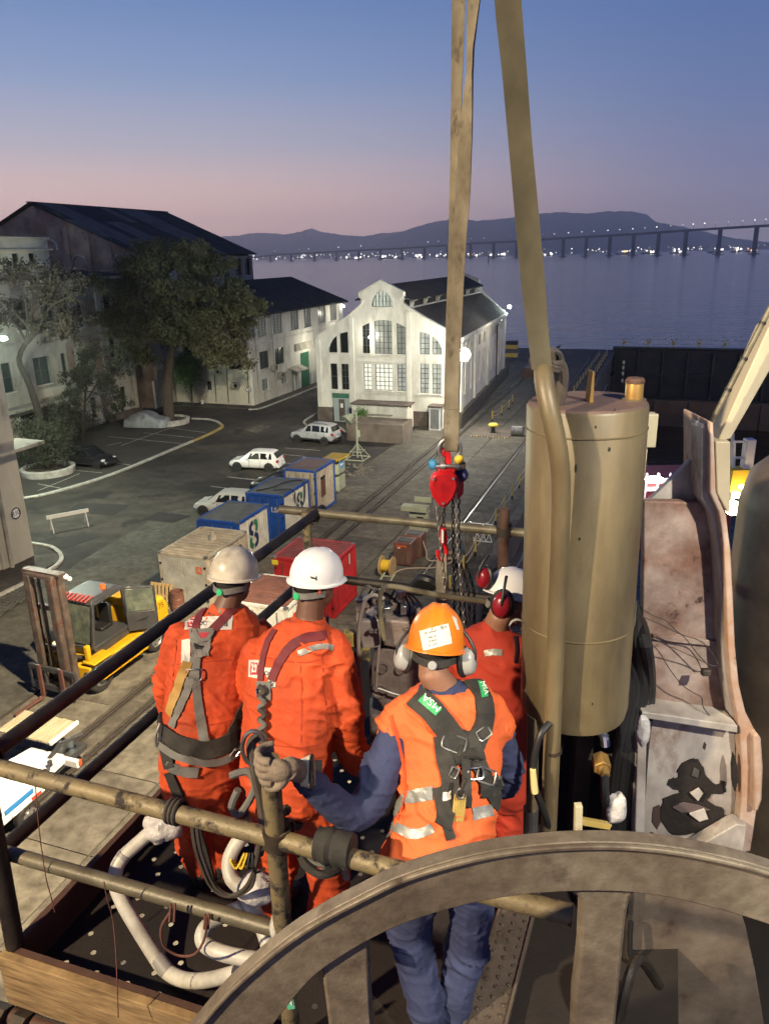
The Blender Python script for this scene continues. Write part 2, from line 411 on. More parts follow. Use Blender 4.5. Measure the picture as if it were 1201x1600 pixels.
# dock wall under the quay edge, coping stones as parts
dw = thing('dock_wall', 'stained concrete dock wall below the quay edge', 'wall', W(30, -7.6, -11))
mat('dock_concrete', (0.17,0.155,0.12), 0.85, col2=(0.06,0.055,0.045), sc=0.4, lo=0.35, hi=0.65, bump=0.4, bsc=7, rust=(0.16,0.085,0.04), rsc=0.7, rlo=0.55, rhi=0.75, stretch=(1,1,0.4))
MB().beam(W(-40, -7.6, -5.7), W(126, -7.6, -5.7), 0.2, 10.8).obj('wall_face', M['dock_concrete'], dw, sharp=0)
for i in range(52):
    s = -12+i*2.66; MB().beam(W(s+.02, -7.5, -0.14), W(s+2.64, -7.5, -0.14), 0.55, 0.34).obj('coping_stone', M['concrete'], dw, bev=.02)
mb = MB()
for k in range(14): mb.beam(W(36.3-k*.3, -7.0, -0.35-k*.3), W(37.1-k*.3, -7.0, -0.35-k*.3), 1.0, .12)
mb.obj('dock_stair', M['dock_concrete'], dw, sharp=0)
MB().tube([W(12, -7.1, -2.6), W(110, -7.1, -2.6)], .09, 8).obj('wall_pipe', M['steel'], dw)
# cobbled yard near the ship: stones too small to pick apart singly
mb = MB(); rr = random.Random(3)
c0 = W(22, -31)
for i in range(62):
    for j in range(56):
        s = 12+i*.25+rr.uniform(-.02, .02); t = -38+j*.22+(.11 if i % 2 else 0)+rr.uniform(-.015, .015)
        if t > -25.6-0.12*(s-12): continue
        h = .018+rr.uniform(0, .02); a, b = .115, .1
        mb.add([W(s-a,t-b,0.001), W(s-a,t+b,0.001), W(s+a,t+b,0.001), W(s+a,t-b,0.001), W(s-a*.75,t-b*.75,h), W(s-a*.75,t+b*.75,h), W(s+a*.75,t+b*.75,h), W(s+a*.75,t-b*.75,h)], [(4,5,6,7),(0,1,5,4),(1,2,6,5),(2,3,7,6),(3,0,4,7)])
stuff(mb.obj('cobblestones', M['cobble'], sharp=0))
# worn concrete apron beside the grey container and asphalt repairs
def patch(name, pts, z, m, th=.004): return struct(MB().prism([V((p[0], p[1], z)) for p in pts], (0, 0, th)).obj(name, m, sharp=0))
mat('worn_apron', (0.115,0.115,0.095), 0.9, col2=(0.062,0.06,0.05), sc=0.5, lo=0.4, hi=0.66, bump=0.45, bsc=11, fine=(.7, 2.6), rnd=False)
patch('apron', [W(12,-20.65), W(12,-25.5), W(22,-26.5), W(30,-28.0), W(38,-28.5), W(43,-25.5), W(44,-20.65)], 0.001, M['worn_apron'], .003)
mat('asphalt_new', (0.022,0.021,0.02), 0.9, bump=0.4, bsc=14, col2=(0.032,0.03,0.028), sc=.6)
patch('asphalt_patch', [G(222, 812), G(248, 800), G(300, 806), G(272, 817)], 0.008, M['asphalt_new'])
patch('asphalt_patch', [G(100, 800), G(125, 786), G(205, 789), G(178, 805)], 0.008, M['asphalt_new'])
patch('asphalt_patch', [G(60, 850), G(130, 833), G(160, 838), G(100, 858)], 0.008, M['asphalt_new'])
patch('concrete_patch', [G(380, 672), G(405, 664), G(424, 666), G(400, 677)], 0.008, M['concrete'])
# parking island: kerb as stones, bay lines
def kerb(pts, name, m, parent, w=.16, h=.13, step=1.0):
    pts = [V((p[0], p[1], 0)) for p in pts]; acc = []
    d = 0
    for i in range(len(pts)-1):
        a, b = pts[i], pts[i+1]; L_ = (b-a).length; k = max(1, round(L_/step))
        for q in range(k):
            p0, p1 = a.lerp(b, q/k), a.lerp(b, (q+1)/k); e = (p1-p0).normalized()*.008
            MB().beam(p0+e+V((0,0,h/2)), p1-e+V((0,0,h/2)), w, h).obj(name, m(p0) if callable(m) else m, parent, bev=.015)
isl = struct(MB().prism([W(62.4,-39.6,0.003), W(61.6,-38.3,0.003), W(54,-37.75,0.003), W(46.5,-37.5,0.003), W(40.5,-38.2,0.003), W(36,-39.6,0.003), W(33,-50,0.003), W(62.4,-50,0.003)], (0,0,.05)).obj('parking_pavement', mat('park_asphalt', (0.036,0.033,0.029), 0.9, col2=(0.06,0.054,0.045), sc=.3, bump=.4, bsc=9), sharp=0))
cp = bez([G(345, 664), G(347, 668), G(330, 678), G(285, 697), G(245, 714), G(200, 733), G(150, 751), G(100, 766), G(60, 776), G(30, 781)], 3)
kerb(cp, 'kerb_stone', lambda p: M['kerb_yellow'] if (p.x-W(56.5,-37.8).x) > 0 else M['kerb_paint'], isl, w=.3, step=1.6)
kerb(bez([G(300, 655), G(325, 656), G(340, 660), G(345, 664)], 3), 'kerb_stone', M['kerb_paint'], isl, w=.25)
def stripe(a, b, w=.1, z=.056, m=None):
    a = V((a[0], a[1], z)); b = V((b[0], b[1], z)); return struct(MB().beam(a, b, w, .004).obj('parking_line', m or M['road_paint'], sharp=0))
for a, b in (((322,677),(255,668)), ((303,685),(225,677)), ((284,694),(170,683)), ((290,661),(190,697)), ((205,728),(170,722)), ((100,765),(60,757)), ((160,740),(110,735)), ((190,692),(168,697)), ((125,741),(60,768)), ((80,748),(35,744))):
    stripe(G(*a), G(*b))
for a, b in (((355,745),(400,750)), ((418,708),(475,713)), ((420,722),(455,724)), ((445,700),(500,704)), ((330,760),(375,765))):
    stripe(G(*a), G(*b), z=.006)
# pavement kerbs by the buildings
pk = struct(MB().prism([W(71.4,-50,0.002), W(71.4,-40.4,0.002), W(97,-40.4,0.002), W(97,-39.1,0.002), W(69.9,-39.1,0.002), W(69.6,-50,0.002)], (0,0,.12)).obj('pavement', M['concrete_dark'], sharp=0))
kerb([W(97,-39.02), W(71,-39.02), W(70,-39.2), W(69.5,-40)], 'kerb_stone', M['kerb_paint'], pk, w=.22, step=2.0)
pk = struct(MB().prism([W(29.7,-30.85,0.002), W(30.4,-29.6,.002), W(29.6,-28.9,.002), W(27,-28.8,.002), W(20,-28.6,.002), W(20,-31,.002)], (0,0,.12)).obj('pavement', M['concrete_dark'], sharp=0))
kerb(bez([G(45, 850), G(80, 856), G(97, 872), G(85, 888), G(40, 912), G(0, 932), G(-80, 972)], 3), 'kerb_stone', M['kerb_paint'], pk, w=.22, step=1.4)
ck = struct(MB().prism([W(66.2,-31.6,.002), W(64.4,-31.2,.002), W(62.5,-29,.002), W(61.5,-26,.002), W(66.2,-26,.002)], (0,0,.05)).obj('pavement', M['concrete_dark'], sharp=0))
kerb(bez([G(498, 645), G(478, 657), G(476, 663), G(490, 668), G(520, 666), G(535, 672), G(540, 680)], 3), 'kerb_stone', M['kerb_paint'], ck, w=.2, step=1.2)

# hills across the bay
mat('hill', (0.17,0.17,0.15), 0.95, col2=(0.12,0.125,0.11), sc=.004, rnd=False)  # base colour raised so that part of the haze sits in it
def ridge(name, sky, Y, depth, jit, seed):
    us = [p[0] for p in sky]; rows = [[], [], [], []]; rg = random.Random(seed); off = rg.uniform(0, 99)
    u = us[0]
    while u <= us[-1]:
        for i in range(len(sky)-1):
            if sky[i][0] <= u <= sky[i+1][0]:
                f = (u-sky[i][0])/(sky[i+1][0]-sky[i][0]); v = sky[i][1]*(1-f)+sky[i+1][1]*f; break
        v += jit*noise.noise(V((u*.11, off, 0)))+jit*.5*noise.noise(V((u*.37, off, 3)))
        p = P(u, v, Y); q = noise.noise(V((u*.03, off, 7)))
        rows[0].append((p.x*(Y-depth*.5)/Y, Y-depth*.5+150*q, -3.2)); rows[1].append((p.x*(Y-depth*.2)/Y, Y-depth*.22+120*q, p.z*(.5+.12*q)))
        rows[2].append(p); rows[3].append((p.x*(Y+depth)/Y, Y+depth, -3.2))
        u += 3
    return struct(MB().grid(rows).obj(name, M['hill'], sharp=0))
ridge('hills', [(-260,390),(-60,385),(120,380),(250,377),(330,371),(372,368),(401,363),(440,366),(470,362),(487,357),(500,362),(535,367),(560,369),(585,366),(612,363),(640,361),(700,356),(760,352),(785,343),(830,352),(960,366),(1240,380)], 8000, 900, 1.6, 4)
ridge('hills', [(560,396),(590,379),(620,365),(650,354),(680,346),(712,341),(745,345),(790,341),(840,334),(880,331),(915,334),(950,330),(985,330),(1010,335),(1024,347),(1050,351),(1090,360),(1140,371),(1200,379),(1400,384)], 7000, 900, 1.3, 11)
mb = MB()
rows = [[], [], []]
for i in range(90):
    u = 330+i*12; Y = 5600; p = P(u, 397-(u-600)*.0178, Y); h = 16+14*noise.noise(V((i*.3, 2, 5)))
    rows[0].append((p.x*.985, Y-90, -3.1)); rows[1].append((p.x, Y, -3+h*2)); rows[2].append((p.x*1.05, Y+300, -3.1))
struct(mb.grid(rows).obj('far_shore', M['hill'], sharp=0))
# lights on the far shore: too many and too small to count
mb = MB(); rg = random.Random(21)
for i in range(130):
    u = 395+rg.random()**1.3*800; Y = 5500; p = P(u, 398-(u-600)*.0178, Y); r = rg.choice((2.2, 2.6, 3.2, 4.5)); mb.ell((p.x, Y, 2+rg.uniform(0, 26)), (r, r, r), n=6, m=4)
stuff(mb.obj('shore_lights', M['far_lamp'], sharp=0), 'scattered points of light along the far shore of the bay', 'lights')

# long bridge over the bay
mat('bridge_concrete', (0.055,0.05,0.05), 0.9)
tops = [(380,404),(442,397.5),(555,391.5),(630,388),(738,380.5),(810,377),(900,371),(990,366),(1073,360),(1200,352.5),(1330,347)]
def bY(u): return 3300-(u-400)*1.62
def bP(u):
    for i in range(len(tops)-1):
        if tops[i][0] <= u <= tops[i+1][0]:
            f = (u-tops[i][0])/(tops[i+1][0]-tops[i][0]); return P(u, tops[i][1]*(1-f)+tops[i+1][1]*f, bY(u))
br = thing('bridge', 'long concrete bridge on slender piers crossing the bay', 'bridge', (600, 2400, -3))
pts = [bP(u) for u in [380+i*19 for i in range(51)] if u < 1329]
mb = MB()
for a, b in zip(pts[:-1], pts[1:]): mb.beam(a, b, 22, 5.5)
mb.obj('deck', M['bridge_concrete'], br, sharp=0)
pier_u = [422,455,491,525,560,594,628,663,699,735,771,807,843,880,916,953,990,1029,1072,1125,1182,1245]
for u in pier_u:
    p = bP(u); mb = MB(); mb.beam((p.x, p.y, -3.5), (p.x, p.y, p.z-2), 9, 7, up=(0,1,0)); mb.box((p.x, p.y, -2), (22, 16, 3)); mb.obj('pier', M['bridge_concrete'], br, sharp=0)
lm = MB().ell((0,0,0), (2.0,2.0,1.5), n=6, m=4).mesh('lamp', M['far_lamp'], sharp=0)
u = 430.0; k = 0
while u < 1240:
    p = bP(u); inst('street_lamp', lm, br, p+V((0, 0, 15))-br.location, scale=[random.choice((.35,.5,.6,.8,.9))]*3)
    mb = MB(); mb.cyl(p+V((0,0,2)), p+V((0,0,14)), .35, n=5); mb.obj('lamp_post', M['bridge_concrete'], br, sharp=0)
    u += 15+random.uniform(-3.5, 3.5)+u*.004; k += 1
# ships at anchor under the bridge
def ship(u, v, Y, L_, cols, lab):
    p = P(u, v, Y); z = -3
    t = thing('anchored_ship', lab, 'ship', (p.x, Y, z), 'lit ships anchored beyond the bridge')
    mb = MB(); mb.prism([(p.x-L_/2,Y-6,z),(p.x+L_/2*.86,Y-6,z),(p.x+L_/2,Y-6,z+6),(p.x-L_/2,Y-6,z+5)], (0,12,0)); mb.obj('hull', M['bridge_concrete'], t, sharp=0)
    mb = MB(); mb.box((p.x-L_*.3, Y, z+9), (L_*.22, 9, 9)); mb.box((p.x-L_*.3, Y, z+15), (L_*.14, 8, 4)); mb.cyl((p.x+L_*.1, Y, z+5), (p.x+L_*.1, Y, z+20), .8, n=6); mb.obj('superstructure', M['sign_white'], t, sharp=0)
    for i in range(len(cols)):
        q = MB(); r = random.uniform(1.5, 3.2)*Y/2600; q.ell((p.x+random.uniform(-.46, .44)*L_, Y-8, z+random.uniform(5, 16)), (r*1.3, r*.7, r), n=8, m=5)
        q.obj('deck_lamp', M['far_lamp_orange'] if cols[i] == 'o' else M['far_lamp'], t, sharp=0)
for a in ((553,402,3500,90,'wwwwww','leftmost lit ship under the low left spans of the bridge'), (610,400,3500,110,'wwwwwww','long white lit ship seen under the left spans of the bridge'), (655,399,3400,60,'wwwww','white lit ship just left of the twisted webbing sling'), (690,398,3400,50,'wwww','white lit ship hidden partly behind the twisted sling'),
          (738,397,3200,50,'ooww','ship with one orange lamp just right of the twisted sling'), (775,396,3200,70,'wwwwwww','brightest white lit ship left of the thick sling'), (853,394.5,3200,55,'wwwww','white lit ship just right of the thick sling'), (973,389,3000,50,'oooww','ship with orange deck lamps under the third pier from the thick sling'),
          (1012,389,3000,55,'owwww','ship with one orange and many white lamps beside a bridge pier'), (1058,387,2900,50,'wwwww','white lit ship under the high right spans'), (1118,386,2900,55,'wwww','dim white lit ship under the rightmost piers'), (1150,385,2900,34,'wwwww','small very bright white ship near the right edge'), (1174,384,2900,40,'oooo','ship with only orange lamps nearest the right edge')):
    ship(*a)
mb = MB(); p = P(763, 404, 1500); t = thing('channel_beacon', 'thin dark beacon post standing in the water left of the thick sling', 'beacon', (p.x, p.y, -3))
mb.cyl((p.x, p.y, -4), (p.x, p.y, 9), 1.1, .8, n=8).obj('post', M['black'], t); MB().box((p.x, p.y, 9.6), (2.6, 2.6, 1.4)).obj('topmark', M['black'], t)
# air over the bay
hz = bpy.data.materials.new('air'); hz.use_nodes = True; nt = hz.node_tree
for n_ in list(nt.nodes): nt.nodes.remove(n_)
o_ = nt.nodes.new('ShaderNodeOutputMaterial'); pvn = nt.nodes.new('ShaderNodeVolumePrincipled'); pvn.inputs['Color'].default_value = (0.96, 0.95, 0.98, 1); pvn.inputs['Density'].default_value = 1.6e-4; pvn.inputs['Anisotropy'].default_value = 0.85
nt.links.new(pvn.outputs[0], o_.inputs['Volume'])
hx = MB().box((0, 4650, 212), (19400, 10000, 456)).obj('haze', hz, sharp=0)
stuff(hx)
# ------------------------------------------------------------------ buildings
def wall_cells(mb, pt, a0, a1, z0, z1, holes):
    """wall slab in cells around rectangular openings; pt(a, z, d) gives the world point at depth d"""
    xs = sorted({a0, a1}|{h[0] for h in holes}|{h[2] for h in holes}); zs = sorted({z0, z1}|{h[1] for h in holes}|{h[3] for h in holes})
    xs = [x for x in xs if a0 <= x <= a1]; zs = [z for z in zs if z0 <= z <= z1]
    T = .32
    for j in range(len(zs)-1):
        run = None
        for i in range(len(xs)-1):
            cx, cz = (xs[i]+xs[i+1])/2, (zs[j]+zs[j+1])/2
            hole = any(h[0] < cx < h[2] and h[1] < cz < h[3] for h in holes)
            if not hole:
                if run is None: run = [xs[i], xs[i+1]]
                else: run[1] = xs[i+1]
            if (hole or i == len(xs)-2) and run:
                a, b = run; run = None
                mb.hexa([pt(a,zs[j],0), pt(b,zs[j],0), pt(b,zs[j],T), pt(a,zs[j],T)], [pt(a,zs[j+1],0), pt(b,zs[j+1],0), pt(b,zs[j+1],T), pt(a,zs[j+1],T)])
def window(par, pt, r, nx, ny, glass, arch=None, sill=True, fm=None, fw=.05, dep=.16, label=None):
    """frame with glazing bars, pane behind; arch(a) gives the upper outline"""
    a0, z0, a1, z1 = r; top = arch or (lambda a: z1); mb = MB()
    def bar(p, q, w): mb.beam(p, q, w, .05, up=pt(0,0,1)-pt(0,0,0))
    N_ = 8 if arch else 1
    for i in range(N_):
        u0, u1 = a0+(a1-a0)*i/N_, a0+(a1-a0)*(i+1)/N_; bar(pt(u0, top(u0), dep), pt(u1, top(u1), dep), fw*1.4)
    bar(pt(a0, z0, dep), pt(a1, z0, dep), fw*1.4); bar(pt(a0+.02, z0, dep), pt(a0+.02, top(a0), dep), fw*1.4); bar(pt(a1-.02, z0, dep), pt(a1-.02, top(a1), dep), fw*1.4)
    for i in range(1, nx):
        a = a0+(a1-a0)*i/nx; bar(pt(a, z0, dep), pt(a, top(a), dep), fw)
    for j in range(1, ny):
        z = z0+(z1-z0)*j/ny
        aa = [a for a in [a0+(a1-a0)*k/24 for k in range(25)] if top(a) >= z]
        if len(aa) > 1: bar(pt(aa[0], z, dep), pt(aa[-1], z, dep), fw)
    w = mb.obj('window', fm or M['muntin'], par, sharp=0)
    if label: w['label'] = label
    g = MB(); pts = [pt(a0, z0, dep+.03), pt(a1, z0, dep+.03)]+[pt(a1-(a1-a0)*i/N_, top(a1-(a1-a0)*i/N_), dep+.03) for i in range(N_+1)]
    g.prism(pts, pt(0,0,.02)-pt(0,0,0)); p = g.obj('pane', glass, w, sharp=0)
    if sill:
        q = MB(); q.beam(pt(a0-.06, z0-.05, -.01), pt(a1+.06, z0-.05, -.01), .2, .08, up=(0,0,1)); q.obj('sill', M['white_wall'], w, sharp=0)
    return w
def plain(mb, pts, thick): mb.prism(pts, thick)

# --- white gabled workshop
S0 = 66.3; TL = -30.6; TR = -16.9; SB = 95.5; TRB = -18.7; EZ = 8.3
ws = thing('workshop', 'white gabled workshop with lit windows and curved parapet by the water', 'building', W(S0, -24, 0))
def fp(a, z, d): return W(S0+d, a, z)
rects = [(-29.2,3.1,-28.5,5.5),(-28.12,3.1,-27.37,5.5),(-25.9,3.18,-25.12,5.58),(-24.74,3.18,-23.08,5.58),(-22.64,3.18,-21.8,5.6),(-20.47,3.06,-19.64,5.7),(-19.36,3.06,-18.52,5.7)]
arc2 = lambda a: 9.46-.27*((a+23.9)/1.4)**2-.0*a
def qarc(a): return 6.45+1.95*sqrt(max(0, 1-((a+27.2)/2.12)**2))
def qarc2(a): return 6.5+1.95*sqrt(max(0, 1-((a+20.55)/2.16)**2))
uprects = [(-25.94,6.5,-25.2,9.1),(-24.76,6.45,-23.06,9.1),(-22.64,6.5,-21.8,9.1),(-29.28,6.45,-28.42,6.5),(-28.14,6.45,-27.32,6.5)]
door = (-29.17,0,-27.4,2.75)
holes = rects+[door]+[(-25.94,6.5,-25.2,8.6),(-24.76,6.45,-23.06,8.6),(-22.64,6.5,-21.8,8.6)]
mb = MB()
wall_cells(mb, fp, TL, TR, 1.4, 6.45, [(a,max(b,1.4),c,d) for a,b,c,d in holes if b < 6.4])
# upper gable: thin vertical slices so arched openings stay open
def para(a):                                           # parapet outline
    k = [(-30.6,7.75),(-30.2,8.05),(-29,8.75),(-27.2,9.75),(-26.2,10.55),(-25.75,10.95),(-25.72,11.25),(-25.98,11.45),(-25.98,11.78),(-24.0,12.8),(-22.0,11.8),(-22.0,11.5),(-22.25,11.3),(-22.22,11.05),(-21.85,10.72),(-20,9.65),(-18,8.6),(-16.9,8.05)]
    zs = []
    for i in range(len(k)-1):
        lo, hi = sorted((k[i][0], k[i+1][0]))
        if lo <= a <= hi and hi-lo > 1e-6: f = (a-k[i][0])/(k[i+1][0]-k[i][0]); zs.append(k[i][1]+(k[i+1][1]-k[i][1])*f)
    return max(zs) if zs else 8
def opens(a):
    o = []
    if -29.28 < a < -28.42 or -28.14 < a < -27.32: o.append((6.5, qarc(a)))
    if -20.5 < a < -19.6 or -19.36 < a < -18.5: o.append((6.55, qarc2(a)))
    if -25.94 < a < -25.2 or -24.76 < a < -23.06 or -22.64 < a < -21.8: o.append((6.48, arc2(a)))
    if abs(a+23.95) < .97: o.append((10.62, 10.62+1.33*sqrt(max(0,1-((a+23.95)/.98)**2))))
    return o
cuts = sorted({TL,TR,-29.28,-28.42,-28.14,-27.32,-20.5,-19.6,-19.36,-18.5,-25.94,-25.2,-24.76,-23.06,-22.64,-21.8,-24.92,-22.98,-26.2,-25.72,-25.98,-24.0,-22.0,-22.25,-21.85,-27.2})
xs = []
for a, b in zip(cuts[:-1], cuts[1:]):
    n = max(1, int((b-a)/.14)); xs += [a+(b-a)*i/n for i in range(n)]
xs.append(TR)
for a, b in zip(xs[:-1], xs[1:]):
    e = 1e-4; z = 6.45; z2 = 6.45
    oa, ob = opens(a+e), opens(b-e)
    segs = []
    for (l, h), (l2, h2) in zip(oa, ob): segs.append((z, z2, l, l2)); z, z2 = h, h2
    segs.append((z, z2, para(a+e), para(b-e)))
    for p, q, r, s in segs: mb.hexa([fp(a,p,0), fp(b,q,0), fp(b,q,.35), fp(a,p,.35)], [fp(a,r,0), fp(b,s,0), fp(b,s,.35), fp(a,r,.35)])
mb.obj('wall', M['white_wall'], ws, sharp=0, merge=True)
# pilasters, cornices and mouldings standing proud
mb = MB()
for a, w in ((-30.35,.5),(-26.98,.45),(-21.5,.45),(-17.2,.6)):
    mb = MB(); mb.hexa([fp(a-w/2,1.4,-.1), fp(a+w/2,1.4,-.1), fp(a+w/2,1.4,.02), fp(a-w/2,1.4,.02)], [fp(a-w/2,para(a)-.3,-.1), fp(a+w/2,para(a)-.3,-.1), fp(a+w/2,para(a)-.3,.02), fp(a-w/2,para(a)-.3,.02)]); mb.obj('pilaster', M['white_wall'], ws, bev=.03)
k = [(-30.7,7.8),(-30.2,8.1),(-29,8.8),(-27.2,9.8),(-26.2,10.6),(-25.78,10.98),(-25.72,11.25),(-26.05,11.45),(-26.05,11.83),(-24.0,12.88),(-21.95,11.85),(-21.95,11.48),(-22.25,11.28),(-22.2,11.05),(-21.85,10.77),(-20,9.7),(-18,8.65),(-16.8,8.05)]
mb = MB()
for (a,z),(b,y) in zip(k[:-1], k[1:]): mb.beam(fp(a,z,.12), fp(b,y,.12), .1, .56, up=fp(0,0,1)-fp(0,0,0))
mb.obj('coping', M['white_wall'], ws, sharp=0)
mb = MB()
for (a,b,c,d) in rects[2:5]: pass
for a0, a1, z0, z1 in ((-26.25,-21.5,2.85,2.95),(-26.25,-21.5,5.75,5.85),(-26.25,-21.5,6.25,6.35),(-29.5,-27.15,2.85,2.98),(-20.75,-18.25,2.85,2.95)):
    mb = MB(); mb.hexa([fp(a0,z0,-.06), fp(a1,z0,-.06), fp(a1,z0,.02), fp(a0,z0,.02)], [fp(a0,z1,-.06), fp(a1,z1,-.06), fp(a1,z1,.02), fp(a0,z1,.02)]); mb.obj('string_course', M['white_wall'], ws, sharp=0)
gl = [M['dark_glass'], M['dark_glass'], M['lit_glass'], M['lit_glass'], M['pale_glass'], M['pale_glass'], M['pale_glass']]
for r, g, nx, ny in zip(rects, gl, (1,2,2,4,2,2,2), (2,4,6,6,6,6,6)): window(ws, fp, r, nx, ny, g)
for r, g, nx, ny, ar in (((-25.94,6.5,-25.2,9.3), M['dark_glass'], 2, 4, arc2), ((-24.76,6.48,-23.06,9.46), M['dim_glass'], 4, 6, arc2), ((-22.64,6.5,-21.8,9.3), M['dim_glass'], 2, 6, arc2)): window(ws, fp, r, nx, ny, g, arch=ar)
window(ws, fp, (-29.26,6.5,-28.42,7.9), 1, 1, M['dark_glass'], arch=qarc); window(ws, fp, (-28.14,6.5,-27.34,8.3), 1, 1, M['dark_glass'], arch=qarc)
window(ws, fp, (-20.48,6.55,-19.62,8.4), 2, 4, M['pale_glass'], arch=qarc2); window(ws, fp, (-19.36,6.55,-18.55,8.1), 2, 3, M['pale_glass'], arch=qarc2)
window(ws, fp, (-24.91,10.62,-22.99,11.97), 6, 3, M['dim_glass'], arch=lambda a: 10.62+1.33*sqrt(max(0,1-((a+23.95)/.98)**2)), fw=.03)
mb = MB(); wall_cells(mb, lambda a,z,d: W(S0-.07+d, a, z), TL-.08, TR+.08, 0, 1.4, [door]); mb.obj('plinth', M['plinth'], ws, sharp=0)
d = MB(); d.hexa([fp(-29.1,0,.2), fp(-27.45,0,.2), fp(-27.45,0,.25), fp(-29.1,0,.25)], [fp(-29.1,2.3,.2), fp(-27.45,2.3,.2), fp(-27.45,2.3,.25), fp(-29.1,2.3,.25)])
dd = d.obj('door', M['grey_door'], ws, sharp=0)
q = MB(); q.hexa([fp(-28.55,.1,.17), fp(-27.95,.1,.17), fp(-27.95,.1,.2), fp(-28.55,.1,.2)], [fp(-28.55,2.15,.17), fp(-27.95,2.15,.17), fp(-27.95,2.15,.2), fp(-28.55,2.15,.2)]); q.obj('inner_leaf', M['plinth'], dd, sharp=0)
q = MB(); q.hexa([fp(-28.38,1.35,.15), fp(-28.12,1.35,.15), fp(-28.12,1.35,.17), fp(-28.38,1.35,.17)], [fp(-28.38,1.75,.15), fp(-28.12,1.75,.15), fp(-28.12,1.75,.17), fp(-28.38,1.75,.17)]); q.obj('notice', M['sign_white'], dd, sharp=0)
q = MB(); q.hexa([fp(-29.2,2.3,.1), fp(-27.4,2.3,.1), fp(-27.4,2.3,.25), fp(-29.2,2.3,.25)], [fp(-29.2,2.72,.1), fp(-27.4,2.72,.1), fp(-27.4,2.72,.25), fp(-29.2,2.72,.25)]); q.obj('fascia', M['green_door'], ws, sharp=0)
# long side wall towards the dock
def TRs(s): return TR+(TRB-TR)*(s-S0)/(SB-S0)
def sp(a, z, d): return W(a, TRs(a)-d, z)
sw = []
for c in (69.2,72.2,77.2,80.2,85.4,88.4,92.4): sw += [(c-.45,2.6,c+.45,5.6)]
mb = MB(); wall_cells(mb, sp, S0+.36, SB, 1.4, 7.7, sw); mb.obj('wall', M['white_wall'], ws, sharp=0)
for r in sw: window(ws, sp, r, 1, 5, M['dim_glass'], sill=False)
mb = MB()
for s in (67.2,74.5,82.5,90.2,95.0):
    w = .55; mb = MB(); mb.hexa([sp(s-w,1.4,-.18), sp(s+w,1.4,-.18), sp(s+w,1.4,.02), sp(s-w,1.4,.02)], [sp(s-w,7.7,-.18), sp(s+w,7.7,-.18), sp(s+w,7.7,.02), sp(s-w,7.7,.02)]); mb.obj('pilaster', M['white_wall'], ws, bev=.03)
for s in (69.6,72.4,77.0,80.0,85.6,88.0,92.5):
    mb = MB(); mb.hexa([sp(s-.55,6.35,-.12), sp(s+.55,6.35,-.12), sp(s+.55,6.35,.0), sp(s-.55,6.35,.0)], [sp(s-.3,7.3,-.12), sp(s+.3,7.3,-.12), sp(s+.3,7.3,.0), sp(s-.3,7.3,.0)]); mb.obj('vent_hood', M['stained_wall'], ws, sharp=0)
mb = MB(); mb.beam(sp(S0,7.85,-.1), sp(SB,7.85,-.1), .5, .3); mb.obj('eaves_cornice', M['white_wall'], ws, bev=.04)
mb = MB(); mb.beam(sp(S0,.68,-.12), sp(SB+3,.68,-.12), .4, 1.42); mb.obj('plinth', M['concrete_dark'], ws, bev=.05)
mb = MB(); mb.cyl(sp(87,1.4,-.35), sp(87,7.3,-.35), .09, n=8); mb.cyl(sp(87,7.3,-.35), sp(90.5,7.5,-.35), .09, n=8); mb.obj('downpipe', M['black'], ws)
# left side, back and the roof
mb = MB(); mb.hexa([W(S0+.36,TL,0), W(S0+.36,TL+.3,0), W(SB,TL+.3,0), W(SB,TL,0)], [W(S0+.36,TL,7.8), W(S0+.36,TL+.3,7.8), W(SB,TL+.3,7.8), W(SB,TL,7.8)])
mb.prism([W(SB,TL+.3,0), W(SB,TRB,0), W(SB,TRB,8.1), W(SB,-21.6,10.6), W(SB,-22.0,11.8), W(SB,-24,12.6), W(SB,-26,11.8), W(SB,-26.4,10.6), W(SB,TL+.3,8.1)], W(.3,0)-W(0,0)); mb.obj('wall', M['white_wall'], ws, sharp=0)
mb = MB(); kk = [(TRB-.0,8.2),(-19.6,8.5),(-21.9,10.3),(-22,11.9),(-24,12.7)]
for (a,z),(b,y) in zip(kk[:-1], kk[1:]): mb.beam(W(SB+.15,a,z), W(SB+.15,b,y), .1, .5, up=W(1,0)-W(0,0))
mb.obj('coping', M['white_wall'], ws, sharp=0)
def roofq(par, name, pts, m, th=.12):
    n = (V(pts[1])-V(pts[0])).cross(V(pts[2])-V(pts[0])).normalized()
    if n.z < 0: n = -n
    return MB().prism([V(p) for p in pts], n*th).obj(name, m, par, sharp=0)
roofq(ws, 'roof', [W(S0+.3,TR+.1,7.95), W(SB,TRB+.1,7.95), W(SB,-21.9,10.35), W(S0+.3,-21.9,10.35)], M['roof_slate'])
roofq(ws, 'roof', [W(S0+.3,TL,7.75), W(SB,TL,7.75), W(SB,-26.2,10.35), W(S0+.3,-26.2,10.35)], M['roof_slate'])
roofq(ws, 'roof', [W(S0+.3,-21.4,11.1), W(SB,-21.4,11.1), W(SB,-24,12.35), W(S0+.3,-24,12.35)], M['roof_slate'])
roofq(ws, 'roof', [W(S0+.3,-26.6,11.1), W(SB,-26.6,11.1), W(SB,-24,12.35), W(S0+.3,-24,12.35)], M['roof_slate'])
mb = MB(); mb.beam(W(S0+.3,-22.05,10.7), W(SB,-22.05,10.7), .15, .9); mb.obj('clerestory', M['roof_sheet_dark'], ws, sharp=0)
MB().beam(W(S0+.35,-21.85,10.42), W(SB,-21.85,10.42), .3, .14).obj('roof_gutter', M['white_wall'], ws, sharp=0)
